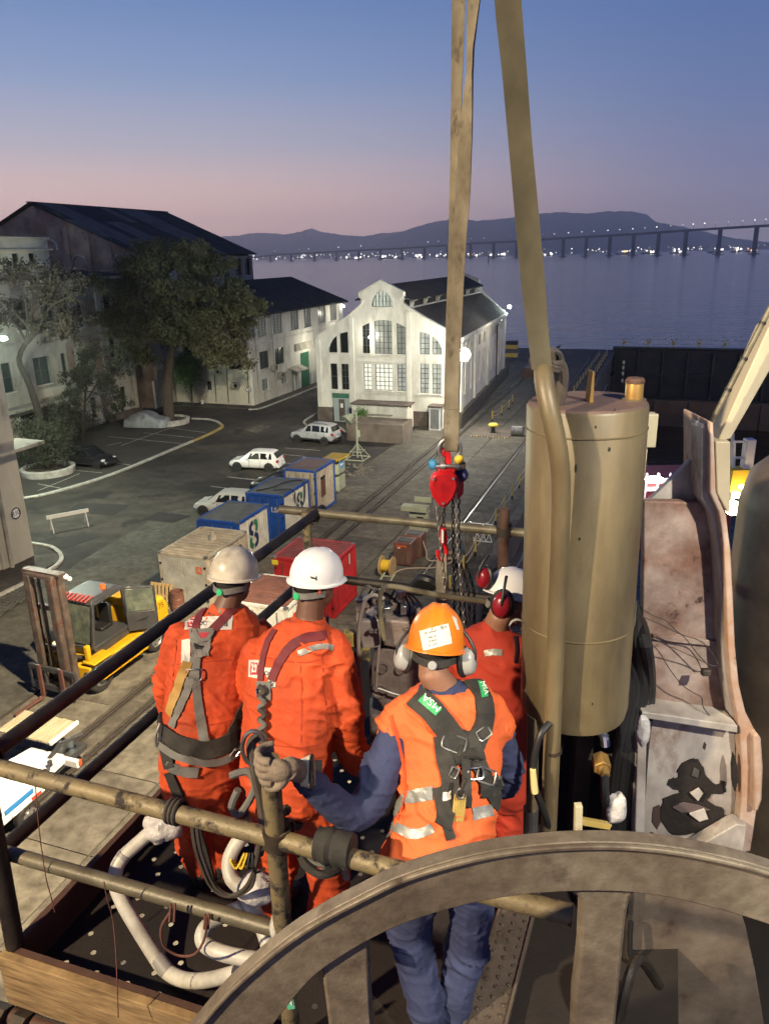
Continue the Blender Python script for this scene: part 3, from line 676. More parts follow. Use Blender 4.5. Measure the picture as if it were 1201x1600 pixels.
for s in (68.2,72.4,76.6,80.8,85,89.2,93.4):
    mb = MB(); mb.prism([W(s-.16,-21.95,10.5), W(s-.16,-21.7,10.5), W(s-.16,-21.55,11.0), W(s-.16,-21.2,11.12), W(s-.16,-21.95,11.12)], W(.32,0)-W(0,0)); mb.obj('bracket', M['white_wall'], ws, sharp=0)
# annexes in front of the workshop
t = thing('lean_to', 'low white lean-to with flat roof built on the workshop front', 'shed', W(65.2, -23.7, 0))
mb = MB(); mb.hexa([W(64.4,-26.4,0), W(64.4,-21.1,0), W(66.2,-21.1,0), W(66.2,-26.4,0)], [W(64.4,-26.4,2.15), W(64.4,-21.1,2.15), W(66.2,-21.1,2.15), W(66.2,-26.4,2.15)]); mb.obj('wall', M['white_wall'], t, bev=.02)
MB().hexa([W(64.2,-26.5,2.16), W(64.2,-20.95,2.16), W(66.2,-20.95,2.16), W(66.2,-26.5,2.16)], [W(64.2,-26.5,2.27), W(64.2,-20.95,2.27), W(66.2,-20.95,2.27), W(66.2,-26.5,2.27)]).obj('roof', M['plinth'], t, sharp=0)
window(t, lambda a,z,d: W(a, -21.1-d+.17, z), (64.7,.5,65.8,1.9), 2, 2, M['dim_glass'], sill=False, fm=M['white_wall'])
MB().cyl(W(65.2,-21.08,2.0), W(65.2,-21.02,2.0), .12, n=10).obj('wall_lamp', M['black'], t)
t = thing('glazed_booth', 'small white glazed booth with dark flat roof beside the sling', 'booth', W(65.6,-18.7,0))
mb = MB()
for a in (-19.2,-18.28):
    for s in (65.0,66.1): mb.beam(W(s,a,0), W(s,a,2.05), .1, .1)
for z in (.08, 1.98):
    for s in (65.0,66.1): mb.beam(W(s,-19.2,z), W(s,-18.28,z), .1, .12)
    for a in (-19.2,-18.28): mb.beam(W(65,a,z), W(66.1,a,z), .1, .12)
mb.obj('frame', M['sign_white'], t, sharp=0)
MB().hexa([W(65.02,-19.18,.1), W(65.02,-18.3,.1), W(66.08,-18.3,.1), W(66.08,-19.18,.1)], [W(65.02,-19.18,1.95), W(65.02,-18.3,1.95), W(66.08,-18.3,1.95), W(66.08,-19.18,1.95)]).obj('pane', M['dim_glass'], t, sharp=0)
MB().hexa([W(64.85,-19.35,2.05), W(64.85,-18.1,2.05), W(66.2,-18.1,2.05), W(66.2,-19.35,2.05)], [W(64.85,-19.35,2.2), W(64.85,-18.1,2.2), W(66.2,-18.1,2.2), W(66.2,-19.35,2.2)]).obj('roof', M['plinth'], t, sharp=0)
t = thing('concrete_tank', 'stained concrete tank with open top in front of the workshop', 'tank', W(60.6,-22,0))
mb = MB(); q0, q1, r0, r1 = 59.4, 62.2, -24.9, -19.9
for a, b, c, d in ((q0,q0+.2,r0,r1),(q1-.2,q1,r0,r1),(q0+.2,q1-.2,r0,r0+.2),(q0+.2,q1-.2,r1-.2,r1)):
    mb.hexa([W(a,c,0), W(a,d,0), W(b,d,0), W(b,c,0)], [W(a,c,1.55), W(a,d,1.55), W(b,d,1.55), W(b,c,1.55)])
mb.obj('wall', mat('tank_concrete', (0.17,0.14,0.115), .9, col2=(.09,.07,.055), sc=.9, bump=.4), t, sharp=0)
MB().hexa([W(q0+.2,r0+.2,1.3), W(q0+.2,r1-.2,1.3), W(q1-.2,r1-.2,1.3), W(q1-.2,r0+.2,1.3)], [W(q0+.2,r0+.2,1.36), W(q0+.2,r1-.2,1.36), W(q1-.2,r1-.2,1.36), W(q1-.2,r0+.2,1.36)]).obj('cover', M['plinth'], t, sharp=0)
mb = MB(); mb.beam(W(62.3,-24.2,1.72), W(62.3,-21.8,1.72), .5, .06); mb.obj('plank', M['concrete'], t, sharp=0)

LAMPT = -16.15
# floodlights of the workshop
def flood(loc, lab, r=.22, e=900, col=COOL, tgt=None, sz=None):
    t = thing('floodlight', lab, 'floodlight', loc); loc = V(loc)
    MB().box(loc+V((0,.16,0)), (r*1.3, .16, r*1.1)).obj('housing', M['dark_steel'], t, bev=.02)
    MB().ell(loc+V((0,-.02,0)), (r, r*.7, r)).obj('lens', M['lamp_white'], t)
    MB().beam(loc+V((0,.2,0)), loc+V((0,.55,-.12)), .06, .06).obj('arm', M['steel'], t)
    if e: lamp('POINT', 'flood_lamp', loc+V((0,-.45,0)), e, col, .25)
    return t
flood(W(65.0, LAMPT, 6.75), 'bright white floodlight on the near corner of the workshop, glaring beside the sling', .55, 6000, NEUT)  # lens made oversize so that its shape carries the glare
flood(W(S0-.9, TR+.2, 8.85), 'small white floodlight on the near roof corner of the workshop', .16, 250, COOL)
flood(W(SB+.2, TRB+.5, 8.7), 'small white floodlight on the far eaves corner of the workshop', .2, 500, COOL)
flood(W(S0-.3, -25.05, 8.0), 'small bright lamp on the workshop front between its upper arched windows', .13, 120, NEUT)
lamp('POINT', 'side_wall_lamp', W(80, -14.5, 10), 900, NEUT, .3)

# --- cream office block left of the workshop
of = thing('office_block', 'cream two storey office block with dark hipped roof and green doorway', 'building', W(84, -45, 0))
def rp(a, z, d): return W(a, -40.4-d, z)
def lp(a, z, d): return W(71.5+d, a, z)
up = [(73.25,7.0,75.3,9.1),(76.7,7.0,79.05,9.1),(81.1,7.0,83.2,9.1),(84.65,7.0,86.8,9.1),(88.85,7.1,90.95,9.1),(92.3,7.1,94.7,9.1)]
mid = [(73.3,3.6,75.45,5.45),(76.85,3.6,79.1,5.4)]; low = [(73.4,1.3,74.9,2.55),(77.95,1.35,79.45,2.6)]
gd = (83.1,0,85.95,4.15); sd = (80.6,0,81.5,2.4)
mb = MB(); wall_cells(mb, rp, 71.5, 96.5, 0, 9.5, up+mid+low+[gd, sd]); mb.obj('wall', M['white_wall'], of, sharp=0)
lw = [(-43.15,3.85,-41.55,5.0),(-44.45,4.65,-43.87,5.05),(-46.05,1.55,-45.45,2.5),(-46.3,4.0,-45.3,6.1),(-48.6,4.0,-47.4,6.1),(-42.9,7.0,-41.6,9.1),(-45.8,7.0,-44.4,9.1)]
mb = MB(); wall_cells(mb, lp, -50, -40.72, 0, 9.5, lw); mb.obj('wall', M['cream_wall'], of, sharp=0)
MB().hexa([W(96.2,-50,0), W(96.2,-40.72,0), W(96.5,-40.72,0), W(96.5,-50,0)], [W(96.2,-50,9.5), W(96.2,-40.72,9.5), W(96.5,-40.72,9.5), W(96.5,-50,9.5)]).obj('wall', M['cream_wall'], of, sharp=0)
for r in up: window(of, rp, r, 3, 7, M['dim_glass'], fw=.045)
for r in mid: window(of, rp, r, 2, 1, M['teal_glass'])
for r in low: window(of, rp, r, 2, 4, M['dim_glass'], fw=.04)
for r in lw: window(of, lp, r, 2, 2, M['dark_glass'])
MB().hexa([rp(83.1,0,.25), rp(85.95,0,.25), rp(85.95,0,.3), rp(83.1,0,.3)], [rp(83.1,4.15,.25), rp(85.95,4.15,.25), rp(85.95,4.15,.3), rp(83.1,4.15,.3)]).obj('door', M['green_door'], of, sharp=0, label=None) if False else MB().hexa([rp(83.1,0,.25), rp(85.95,0,.25), rp(85.95,0,.3), rp(83.1,0,.3)], [rp(83.1,4.15,.25), rp(85.95,4.15,.25), rp(85.95,4.15,.3), rp(83.1,4.15,.3)]).obj('door', M['green_door'], of, sharp=0)
MB().hexa([rp(80.6,0,.2), rp(81.5,0,.2), rp(81.5,0,.25), rp(80.6,0,.25)], [rp(80.6,2.4,.2), rp(81.5,2.4,.2), rp(81.5,2.4,.25), rp(80.6,2.4,.25)]).obj('door', M['grey_door'], of, sharp=0)
MB().prism([rp(79.9,2.5,-1.1), rp(79.9,2.95,0), rp(79.9,2.85,0), rp(79.9,2.4,-1.1)], rp(3,0,0)-rp(0,0,0)).obj('door_canopy', M['stained_wall'], of, sharp=0)
MB().hexa([rp(81.7,4.55,-.25), rp(86.3,4.55,-.25), rp(86.3,4.55,0), rp(81.7,4.55,0)], [rp(81.7,5.35,-.05), rp(86.3,5.35,-.05), rp(86.3,5.35,0), rp(81.7,5.35,0)]).obj('louvre_panel', M['stained_wall'], of, sharp=0)
mb = MB(); mb.beam(rp(71.4,6.35,-.02), rp(96.5,6.35,-.02), .1, .14); mb.obj('string_course', M['white_wall'], of, sharp=0)
A_, B_, C_, D_ = W(70.9,-39.8,9.35), W(97.1,-39.8,9.35), W(97.1,-50.6,9.35), W(70.9,-50.6,9.35); R1, R2 = W(76.5,-45.2,12.6), W(91.6,-45.2,12.6)
mb = MB(); mb.add([A_,B_,C_,D_,R1,R2]+[p-V((0,0,.18)) for p in (A_,B_,C_,D_)], [(0,1,5,4),(1,2,5),(2,3,4,5),(3,0,4),(0,6,7,1),(1,7,8,2),(2,8,9,3),(3,9,6,0),(6,9,8,7)]); mb.obj('roof', M['roof_slate'], of, sharp=0)
def ac(par, c, rot, lab=None):
    mb = MB(); mb.box(c, (.85,.45,.6), rot); o = mb.obj('air_conditioner', M['stained_wall'], par, bev=.02)
    n = Matrix.Rotation(rot, 3, 'Z') @ V((0,-1,0)); e = Matrix.Rotation(rot, 3, 'Z') @ V((1,0,0))
    MB().cyl(V(c)+n*.22+e*.15, V(c)+n*.25+e*.15, .22, n=12).obj('fan_grille', M['black'], o)
    mb = MB(); mb.beam(V(c)+V((0,0,-.33))+e*.3-n*.2, V(c)+V((0,0,-.33))+e*.3+n*.3, .04,.04); mb.beam(V(c)+V((0,0,-.33))-e*.3-n*.2, V(c)+V((0,0,-.33))-e*.3+n*.3, .04,.04); mb.obj('bracket', M['steel'], o, sharp=0)
rl = -AX; rr_ = -AX+pi/2
ac(of, rp(75.9,3.5,-.3), rr_); ac(of, rp(77.3,2.5,-.3), rr_); ac(of, lp(-44.4,3.65,-.3), rl); ac(of, lp(-42.35,2.2,-.3), rl); ac(of, lp(-42.3,4.6,-.25), rl)
for a in (72.3, 76.2): MB().tube([rp(a,9.2,-.06), rp(a+.2,6,-.06), rp(a+.15,.2,-.06)], .045, 6).obj('downpipe', M['stained_wall'], of)
for a in (-43.5,-45.0,-41.0): MB().tube([lp(a,9.2,-.06), lp(a+.1,4,-.06), lp(a,.3,-.06)], .045, 6).obj('downpipe', M['plinth'], of)
def round_sign(c, n, x, lab, txt=None, r=.35, slash=False, holder=None):
    t = thing('road_sign', lab, 'sign', c); n = V(n).normalized(); c = V(c)
    MB().cyl(c, c+n*.02, r, n=20).obj('disc', M['sign_white'], t)
    mb = MB(); x = V(x).normalized(); y = n.cross(x)
    mb.tube([c+n*.025+(x*cos(a)+y*sin(a))*r*.86 for a in [2*pi*i/20 for i in range(20)]], r*.1, 5, close=True)
    if slash: mb.beam(c+n*.03+(x-y)*r*.55, c+n*.03+(-x+y)*r*.55, .05, .02, up=n)
    mb.obj('ring', M['black'], t)
    if txt: lettering(txt, r*1.0, M['black'], t, frame(n*.03, x, V((0,0,1))))
    return t
round_sign(lp(-40.95,1.8,-.03), lp(0,0,-1)-lp(0,0,0), lp(1,0,0)-lp(0,0,0), 'round no entry style sign with a slash on the office corner', slash=True)
t = thing('wall_lamp', 'tiny bright wall lamp under the far eaves of the office block', 'lamp', rp(96.2,8.7,-.3)); c = rp(96.2,8.7,-.3)
MB().ell(c, (.12,.12,.12)).obj('bulb', M['lamp_white'], t); MB().beam(c, rp(96.2,8.7,0), .05, .05).obj('arm', M['black'], t)
lamp('POINT', 'office_lamp', rp(93,8.0,-1.6), 260, NEUT, .2)
lamp('POINT', 'office_door_lamp', rp(84.5,4.9,-2.5), 420, NEUT, .2)

# --- big old hall with gable and sheet roof
hl = thing('old_hall', 'huge old hall with weathered gable and patchy dark sheet roof', 'building', W(80,-62,0))
mb = MB()
mb.prism([W(68,-75,0), W(68,-50.2,0), W(68,-50.2,15.4), W(68,-62.6,20.5), W(68,-75,15.4)], W(.4,0)-W(0,0)); mb.obj('gable_wall', M['brick_wall'], hl, sharp=0)
mb = MB(); hp = lambda a,z,d: W(a,-50.2-d,z)
wall_cells(mb, hp, 68.4, 91, 0, 15.2, [(86.6,12.9,88.4,14.9),(88.9,12.9,90.6,14.9),(86.6,10.5,88.4,12.2),(88.9,10.5,90.6,12.2),(82,12.9,85,14.9),(77,12.9,80,14.9)]); mb.obj('wall', M['stained_wall'], hl, sharp=0)
for r in ((86.6,12.9,88.4,14.9),(88.9,12.9,90.6,14.9),(86.6,10.5,88.4,12.2),(88.9,10.5,90.6,12.2),(82,12.9,85,14.9),(77,12.9,80,14.9)): window(hl, hp, r, 1, 1, M['dark_glass'], sill=False, dep=.28)
mb = MB(); mb.hexa([W(68.4,-75,0), W(68.4,-74.6,0), W(91,-74.6,0), W(91,-75,0)], [W(68.4,-75,15.2), W(68.4,-74.6,15.2), W(91,-74.6,15.2), W(91,-75,15.2)]); mb.prism([W(90.7,-74.6,0), W(90.7,-50.6,0), W(90.7,-50.6,15.3), W(90.7,-62.6,20.3), W(90.7,-74.6,15.3)], W(.3,0)-W(0,0)); mb.obj('wall', M['stained_wall'], hl, sharp=0)
rg = random.Random(5); s = 67.6; k = 0
while s < 91.4:
    w = min(1.5, 91.5-s)
    for seg in range(3):
        f0, f1 = seg/3, (seg+1)/3
        if seg: f0 -= .01
        za, zb = 20.72+(15.35-20.72)*f0, 20.72+(15.35-20.72)*f1; ta, tb = -62.6+12.9*f0, -62.6+12.9*f1
        lift = .03*(2-seg)+rg.uniform(0,.02)
        mm = M['roof_sheet_dark'] if (noise.noise(V((s*.35, seg*.35+2, 0))) > -.05) else M['roof_sheet_light']
        roofq(hl, 'roof_sheet', [W(s,ta,za+lift), W(s+w-.03,ta,za+lift), W(s+w-.03,tb,zb+lift), W(s,tb,zb+lift)], mm, .06)
    s += w; k += 1
roofq(hl, 'roof', [W(67.6,-62.6,20.72), W(91.5,-62.6,20.72), W(91.5,-75.5,15.35), W(67.6,-75.5,15.35)], M['roof_sheet_dark'], .08)
MB().beam(W(67.5,-62.6,20.82), W(91.6,-62.6,20.82), .5, .1).obj('ridge_cap', M['roof_sheet_dark'], hl, sharp=0)
# gable relief: piers, arched niches, blind openings
mb = MB()
gp = lambda a,z,d: W(68+d,a,z)
for a, z in ((-51.2,15.3),(-53.6,16.2),(-56.2,17.3),(-58.8,18.4)):
    mb = MB(); mb.hexa([gp(a-.25,8,-.2), gp(a+.25,8,-.2), gp(a+.25,8,0), gp(a-.25,8,0)], [gp(a-.25,z,-.2), gp(a+.25,z,-.2), gp(a+.25,z,0), gp(a-.25,z,0)]); mb.obj('pier', M['brick_wall'], hl, sharp=0)
for a in (-52.4,-57.5,-61):
    mb = MB(); mb.tube([gp(a+.95*cos(x), 14.6+(1.6 if a == -61 else 0)+.95*sin(x), -.06) for x in [pi*i/10 for i in range(11)]], .12, 6); mb.obj('arch_moulding', M['stained_wall'], hl)
for a, z0, z1 in ((-54.4,11.6,14.0),(-52.4,11.8,13.6),(-57.5,12.0,14.2)):
    window(hl, lambda q,z,d: gp(q,z,d-.2), (a-.6,z0,a+.6,z1), 1, 1, M['plinth'], sill=False, fm=M['stained_wall'])
# --- stair block and stained wing with many windows
wg = thing('stained_wing', 'mould stained four storey wing with tall shuttered windows behind the trees', 'building', W(54,-52,0))
bp = lambda a,z,d: W(a,-50.7-d,z)
uw = [(42.2+i*0,9.4,43.6,11.9) for i in range(1)]+[(45.0,9.5,46.4,12.0),(48.2,9.6,49.6,12.0),(51.3,9.6,52.7,12.0),(54.2,9.4,55.6,11.9),(56.6,9.3,57.6,11.8),(58.7,9.2,59.4,11.65)]
mw = [(44.3,4.8,46.3,7.2),(48.2,4.8,50.0,7.2),(52.4,4.85,54.25,7.2),(55.75,4.95,56.4,7.2),(58.2,5.0,59.3,7.2)]
lw2 = [(58.75,.7,59.5,2.7),(63.2,.9,64.05,3.0),(46,.9,48,2.7),(50,.9,52,2.7),(54.4,.7,56.2,2.7)]
tall = [(62.5,6.0,63.4,8.2),(62.4,9.9,63.5,12.0)]
mb = MB(); wall_cells(mb, bp, 36, 65.6, 0, 13.5, uw+mw+lw2+tall); mb.obj('wall', M['stained_wall'], wg, sharp=0)
for r in uw: window(wg, bp, r, 2, 3, M['dark_glass'], dep=.22)
for r in mw: window(wg, bp, r, 2, 2, M['teal_glass'], dep=.22)
for r in lw2+tall: window(wg, bp, r, 1, 2, M['dark_glass'], dep=.22)
for a0, z0, a1, z1 in ((56.5,4.15,57.4,8.0),(60.05,3.3,61.1,8.05),(60.2,.4,61.15,2.7),(59.7,9.15,61.2,11.6),(52.9,9.2,54.0,11.9)):
    mb = MB(); mb.hexa([bp(a0,z0,-.05), bp(a1,z0,-.05), bp(a1,z0,.0), bp(a0,z0,.0)], [bp(a0,z1,-.05), bp(a1,z1,-.05), bp(a1,z1,.0), bp(a0,z1,.0)])
    o = mb.obj('brick_panel', M['brick_wall'], wg, sharp=0)
mb = MB(); mb.beam(bp(36,3.4,-.6), bp(58.0,3.4,-.6), 1.2, .3); mb.beam(bp(59,3.0,-.25), bp(62,3.0,-.25), .5, .22); mb.obj('canopy_slab', M['stained_wall'], wg, sharp=0)
mb = MB(); mb.hexa([bp(52.3,3.75,-.25), bp(57.6,3.75,-.25), bp(57.6,3.75,0), bp(52.3,3.75,0)], [bp(52.3,4.5,-.25), bp(57.6,4.5,-.25), bp(57.6,4.5,0), bp(52.3,4.5,0)]); mb.obj('balcony_front', M['cream_wall'], wg, bev=.02)
for a in (61.4, 65.4): 
    mb = MB(); mb.hexa([bp(a-.3,0,-.3), bp(a+.3,0,-.3), bp(a+.3,0,0), bp(a-.3,0,0)], [bp(a-.25,13.4,-.15), bp(a+.25,13.4,-.15), bp(a+.25,13.4,0), bp(a-.25,13.4,0)]); mb.obj('buttress', M['stained_wall'], wg, bev=.03)
mb = MB(); mb.beam(bp(36,8.6,-.06), bp(61,8.6,-.06), .14, .25); mb.obj('string_course', M['stained_wall'], wg, sharp=0); mb = MB(); mb.beam(bp(36,13.45,-.12), bp(65.7,13.45,-.12), .4, .2); mb.obj('string_course', M['stained_wall'], wg, sharp=0)
MB().hexa([W(65.3,-51,0), W(65.3,-60,0), W(65.6,-60,0), W(65.6,-51,0)], [W(65.3,-51,13.5), W(65.3,-60,13.5), W(65.6,-60,13.5), W(65.6,-51,13.5)]).obj('wall', M['stained_wall'], wg, sharp=0)
MB().prism([bp(36,13.6,-.3), bp(66,13.6,-.3), bp(66,14.0,6), bp(36,14.4,9)], (0,0,.12)).obj('roof', M['roof_slate'], wg, sharp=0)
mb = MB(); sp2 = lambda a,z,d: W(a,-51.6-d,z)
sws = [(51.1,14.9,51.9,15.7),(52.95,14.9,53.75,15.7),(54.8,14.9,55.6,15.7)]
wall_cells(mb, sp2, 40, 57.2, 13.7, 16.9, sws); mb.hexa([sp2(56.9,13.7,.32), sp2(57.2,13.7,.32), sp2(57.2,13.7,5), sp2(56.9,13.7,5)], [sp2(56.9,16.9,.32), sp2(57.2,16.9,.32), sp2(57.2,16.9,5), sp2(56.9,16.9,5)])
mb.obj('stair_block', M['cream_wall'], wg, sharp=0)
for r in sws: window(wg, sp2, r, 1, 1, M['dark_glass'], sill=False, dep=.25)
mb = MB(); mb.beam(sp2(40,16.0,-.15), sp2(57.4,16.0,-.15), .3, .1); mb.beam(sp2(40,16.95,.1), sp2(57.3,16.95,.1), .5, .12); mb.obj('stair_cornice', M['cream_wall'], wg, sharp=0)
MB().cyl(bp(65.5,13,-.35), bp(65.5,.3,-.4), .06, n=8).obj('downpipe', M['black'], wg)
mb = MB(); mb.beam(bp(60.5,.3,-.2), bp(65.7,.3,-.2), .5, .6); mb.obj('plinth', M['plinth'], wg, sharp=0)
MB().beam(W(68.2,-50.3,0), W(68.2,-50.3,2.9), 1.1, .1, up=(1,0,0)).obj('iron_gate', M['sign_white'], hl, sharp=0)
# --- near corner building at the left edge
cb = thing('corner_building', 'pale corner building with drain pipe and sign at the left edge', 'building', W(27,-31.5,0))
mb = MB(); mb.hexa([W(18,-40,0), W(18,-30.9,0), W(29.5,-30.9,0), W(29.5,-40,0)], [W(18,-40,11), W(18,-30.9,11), W(29.5,-30.9,11), W(29.5,-40,11)]); mb.obj('wall', M['cream_wall'], cb, bev=.04)
mb = MB(); mb.hexa([W(27.6,-30.75,0), W(29.68,-30.75,0), W(29.68,-31.2,0), W(27.6,-31.2,0)], [W(27.6,-30.75,11), W(29.68,-30.75,11), W(29.68,-31.2,11), W(27.6,-31.2,11)]); mb.obj('corner_pier', M['cream_wall'], cb, bev=.04)
MB().cyl(W(28.0,-30.6,.1), W(28.0,-30.6,11), .1, n=10).obj('drainpipe', M['stained_wall'], cb)
MB().prism([W(26.5,-30.9,6.3), W(30.0,-30.9,6.3), W(30.6,-29.7,6.1), W(27,-29.6,6.1)], (0,0,.16)).obj('canopy_slab', M['stained_wall'], cb, sharp=0)
window(cb, lambda a,z,d: W(a,-30.9-d+.18,z), (25.6,1.8,27.2,3.2), 2, 2, M['dark_glass'])
round_sign(W(28.9,-30.70,2.75), W(0,1)-W(0,0), W(1,0)-W(0,0), 'round white sign reading R10 on the pale corner pier', 'R10', .33)
# street lamp burning at the left edge of the yard
c = P(4, 528, 46); t = thing('street_lamp', 'greenish white street lamp glaring at the left edge before the stained wing', 'lamp', (c.x, c.y, 0))
MB().tube([(c.x-1.6, c.y, 0), (c.x-1.6, c.y, c.z-.6), (c.x-1.3, c.y, c.z), (c.x, c.y, c.z+.1)], .07, 8).obj('pole', M['steel'], t)
MB().box(c+V((0,0,.12)), (.7,.35,.14)).obj('head', M['steel'], t, bev=.03); MB().ell(c+V((0,0,-.02)), (.3,.17,.12)).obj('lens', M['lamp_cool'], t)
lamp('POINT', 'street_lamp_light', c+V((0,-.1,-.35)), 8000, (0.88,1.0,0.80), .2)
# ------------------------------------------------------------------ yard: vehicles
def paint(name, c, r=.3): return mat(name, c, r, 0.0, spec=.5, col2=tuple(x*.8 for x in c), sc=2.5, lo=.5, hi=.8)
paint('car_white', (.68,.68,.66)); paint('car_silver', (.34,.35,.36)); paint('car_black', (.012,.012,.014)); paint('car_grey', (.42,.42,.40))
mat('car_glass', (.01,.011,.012), .06); mat('tail_red', (.30,.02,.015), .3); mat('head_lens', (.55,.56,.55), .15); mat('plate', (.6,.6,.58), .5); mat('rim', (.36,.36,.36), .35, .7)
def wheel(t, c, r, w, side):
    mb = MB(); R = Matrix.Rotation(pi/2, 3, 'X')
    mb.rev([(r*.62,-w/2),(r*.9,-w/2),(r,-w*.3),(r,w*.3),(r*.9,w/2),(r*.62,w/2),(r*.62,-w/2)], c, R, 22)
    o = local(t, 'wheel', mb, M['rubber'])
    mb = MB(); y = -side*w*.0
    mb.rev([(0.001,w*.28),(r*.16,w*.3),(r*.2,w*.2),(r*.58,w*.25),(r*.64,w*.4),(r*.66,w*.4),(r*.66,-w*.3)], c, Matrix.Rotation(pi/2*(1 if side < 0 else -1), 3, 'X'), 20)
    local(o, 'rim', mb, M['rim'])
    for k in range(5):
        a = 2*pi*k/5; q = MB(); p = V(c)+V((cos(a)*r*.42, side*w*.3, sin(a)*r*.42)); q.box(p, (.04, .012, .05)); local(o, 'rim_slot', q, M['black'])
def car(lab, col, loc, rz, L_=4.0, Wd=1.7, hgt=1.5, kind='hatch', group=None, name='parked_car'):
    t = thing(name, lab, 'car', loc, group, rz); h = L_/2; w = Wd/2
    bz = .22; bh = hgt*.60
    suv = kind == 'suv'
    if suv: bz = .3
    # lower body: rings along the length (x forward)
    def ring(x, zb, zt, ww):
        return [(x, y*ww, z) for y, z in ((-.84,zb),(-.98,zb+.12),(-1,(zb+zt)/2),(-.985,zt-.12),(-.9,zt),(0,zt+.025),(.9,zt),(.985,zt-.12),(1,(zb+zt)/2),(.98,zb+.12),(.84,zb))]
    secs = [(-h,.42,bh*.8,.80),(-h+.07,.3,bh*.97,.92),(-h+.35,bz,bh,.98),(-h*.35,bz,bh,1),(h*.1,bz,bh*.995,1),(h*.46,bz,bh*.96,.99),(h*.72,bz,bh*.88,.955),(h*.93,.26,bh*.78,.87),(h,.34,bh*.62,.76)]
    mb = MB(); mb.loft([ring(x,a,b,c*w) for x,a,b,c in secs]); local(t, 'body', mb, col, .02, sharp=50)
    # cabin
    if kind == 'hatch': cs = [(-h+.10,bh-.02,bh+.02,.86,.8),(-h+.42,bh-.03,hgt-.07,.9,.66),(-h+.75,bh-.03,hgt-.02,.93,.7),(-.1,bh-.03,hgt,.95,.72),(h*.16,bh-.03,hgt-.06,.95,.7),(h*.52,bh-.05,bh-.01,.9,.82)]
    else: cs = [(-h+.08,bh-.02,bh+.04,.88,.82),(-h+.3,bh-.03,hgt-.12,.91,.70),(-h+.7,bh-.03,hgt-.03,.94,.74),(-.15,bh-.03,hgt,.95,.75),(h*.14,bh-.03,hgt-.07,.95,.72),(h*.50,bh-.05,bh-.01,.9,.82)]
    def cring(x, z0, z1, w0, w1): return [(x,-w0*w,z0),(x,-w1*w,z1-.03 if z1-z0 > .1 else z1),(x,-w1*w*.8,z1),(x,0,z1+.02),(x,w1*w*.8,z1),(x,w1*w,z1-.03 if z1-z0 > .1 else z1),(x,w0*w,z0)]
    mb = MB(); mb.loft([cring(*c) for c in cs]); local(t, 'cabin', mb, col, .02, sharp=50)
    # glass: proud panels following the cabin
    def at(x):
        for a, b in zip(cs[:-1], cs[1:]):
            if a[0] <= x <= b[0]:
                f = (x-a[0])/(b[0]-a[0]); return [a[i]+(b[i]-a[i])*f for i in range(5)]
        return cs[-1]
    def side_pt(x, f, sd):
        _, z0, z1, w0, w1 = at(x); f2 = f; return V((x, sd*(w0+(w1-w0)*f2)*w+sd*.012, z0+(z1-.03-z0)*f2))
    wins = [(-h+.5, -h*.30, .22), (-h*.26, h*.10, .3), ] if kind == 'hatch' else [(-h+.42,-h*.46,.4), (-h*.42, -h*.06,.3), (-h*.02, h*.16,.3)]
    for sd in (-1, 1):
        for (x0, x1, ff) in wins:
            b0, b1 = x0-.0, x1+(.22 if (x0, x1, ff) == wins[-1] else 0)
            pts = [side_pt(b0,.12,sd), side_pt(b1,.12,sd), side_pt(x1,.84,sd), side_pt(x0+.06,.84,sd)]
            if at(b1)[2]-at(b1)[1] < .25: pts[1] = side_pt(b1-.12,.12,sd)
            mb = MB(); mb.prism(pts, (0,-sd*.02,0)); local(t, 'side_window', mb, M['car_glass'], sharp=0)
        mb = MB(); mb.box((h*.22, sd*(w+.08), bh+.06), (.1,.16,.12)); local(t, 'wing_mirror', mb, col, .02)
        for x in (-h*.2, h*.12):
            mb = MB(); mb.box((x-.1, sd*(w+.006), bh-.14), (.16,.02,.03)); local(t, 'door_handle', mb, M['black'] if kind != 'hatch' else col)
        for x in (-h*.28, h*.15, -h*.62):
            mb = MB(); mb.box((x, sd*(w-.004), bh*.66), (.012,.02,bh*.6)); local(t, 'door_seam', mb, M['black'])
        for x in (-h*.63, h*.64):
            mb = MB(); mb.cyl((x, sd*(w-.12), .31), (x, sd*(w+.004), .31), .37 if not suv else .4, n=22); local(t, 'wheel_arch', mb, M['black'])
            wheel(t, (x, sd*(w-.09), .31 if not suv else .33), .31 if not suv else .335, .2, sd)
        mb = MB(); mb.ell((h*.86, sd*w*.68, bh*.76), (.17,.2,.09), n=10, m=6); local(t, 'headlight', mb, M['head_lens'])
        mb = MB(); mb.box((-h+.08, sd*w*.8, bh*.88), (.16,.26,.2)); local(t, 'tail_light', mb, M['tail_red'], .03)
        if suv:
            mb = MB(); mb.tube([(-h+.6, sd*w*.66, hgt-.02),(-h+.75, sd*w*.66, hgt+.05),(h*.0, sd*w*.67, hgt+.06),(h*.12, sd*w*.67, hgt)], .022, 6); local(t, 'roof_rail', mb, M['black'])
            mb = MB(); mb.box((0, sd*(w+.0), bz+.1), (L_*.62,.05,.16)); local(t, 'side_skirt', mb, M['black'], .02)
    def shell(xa, xb, fa, fb, nm):
        a, b = at(xa), at(xb); e = .025
        n = V((b[2]-a[2], 0, xa-xb)).normalized()*(e if (xa-xb)*(1) < 0 else -e)
        if n.z < 0: n = -n
        def pp(c, f): return [V((c[0], y*c[4]*w*.9, c[2])) for y in (-1, 1)]
        a2 = [V((a[0]+(b[0]-a[0])*fa, y*(a[4]+(b[4]-a[4])*fa)*w*.88, a[2]+(b[2]-a[2])*fa)) for y in (-1,1)]; b2 = [V((a[0]+(b[0]-a[0])*fb, y*(a[4]+(b[4]-a[4])*fb)*w*.88, a[2]+(b[2]-a[2])*fb)) for y in (-1,1)]
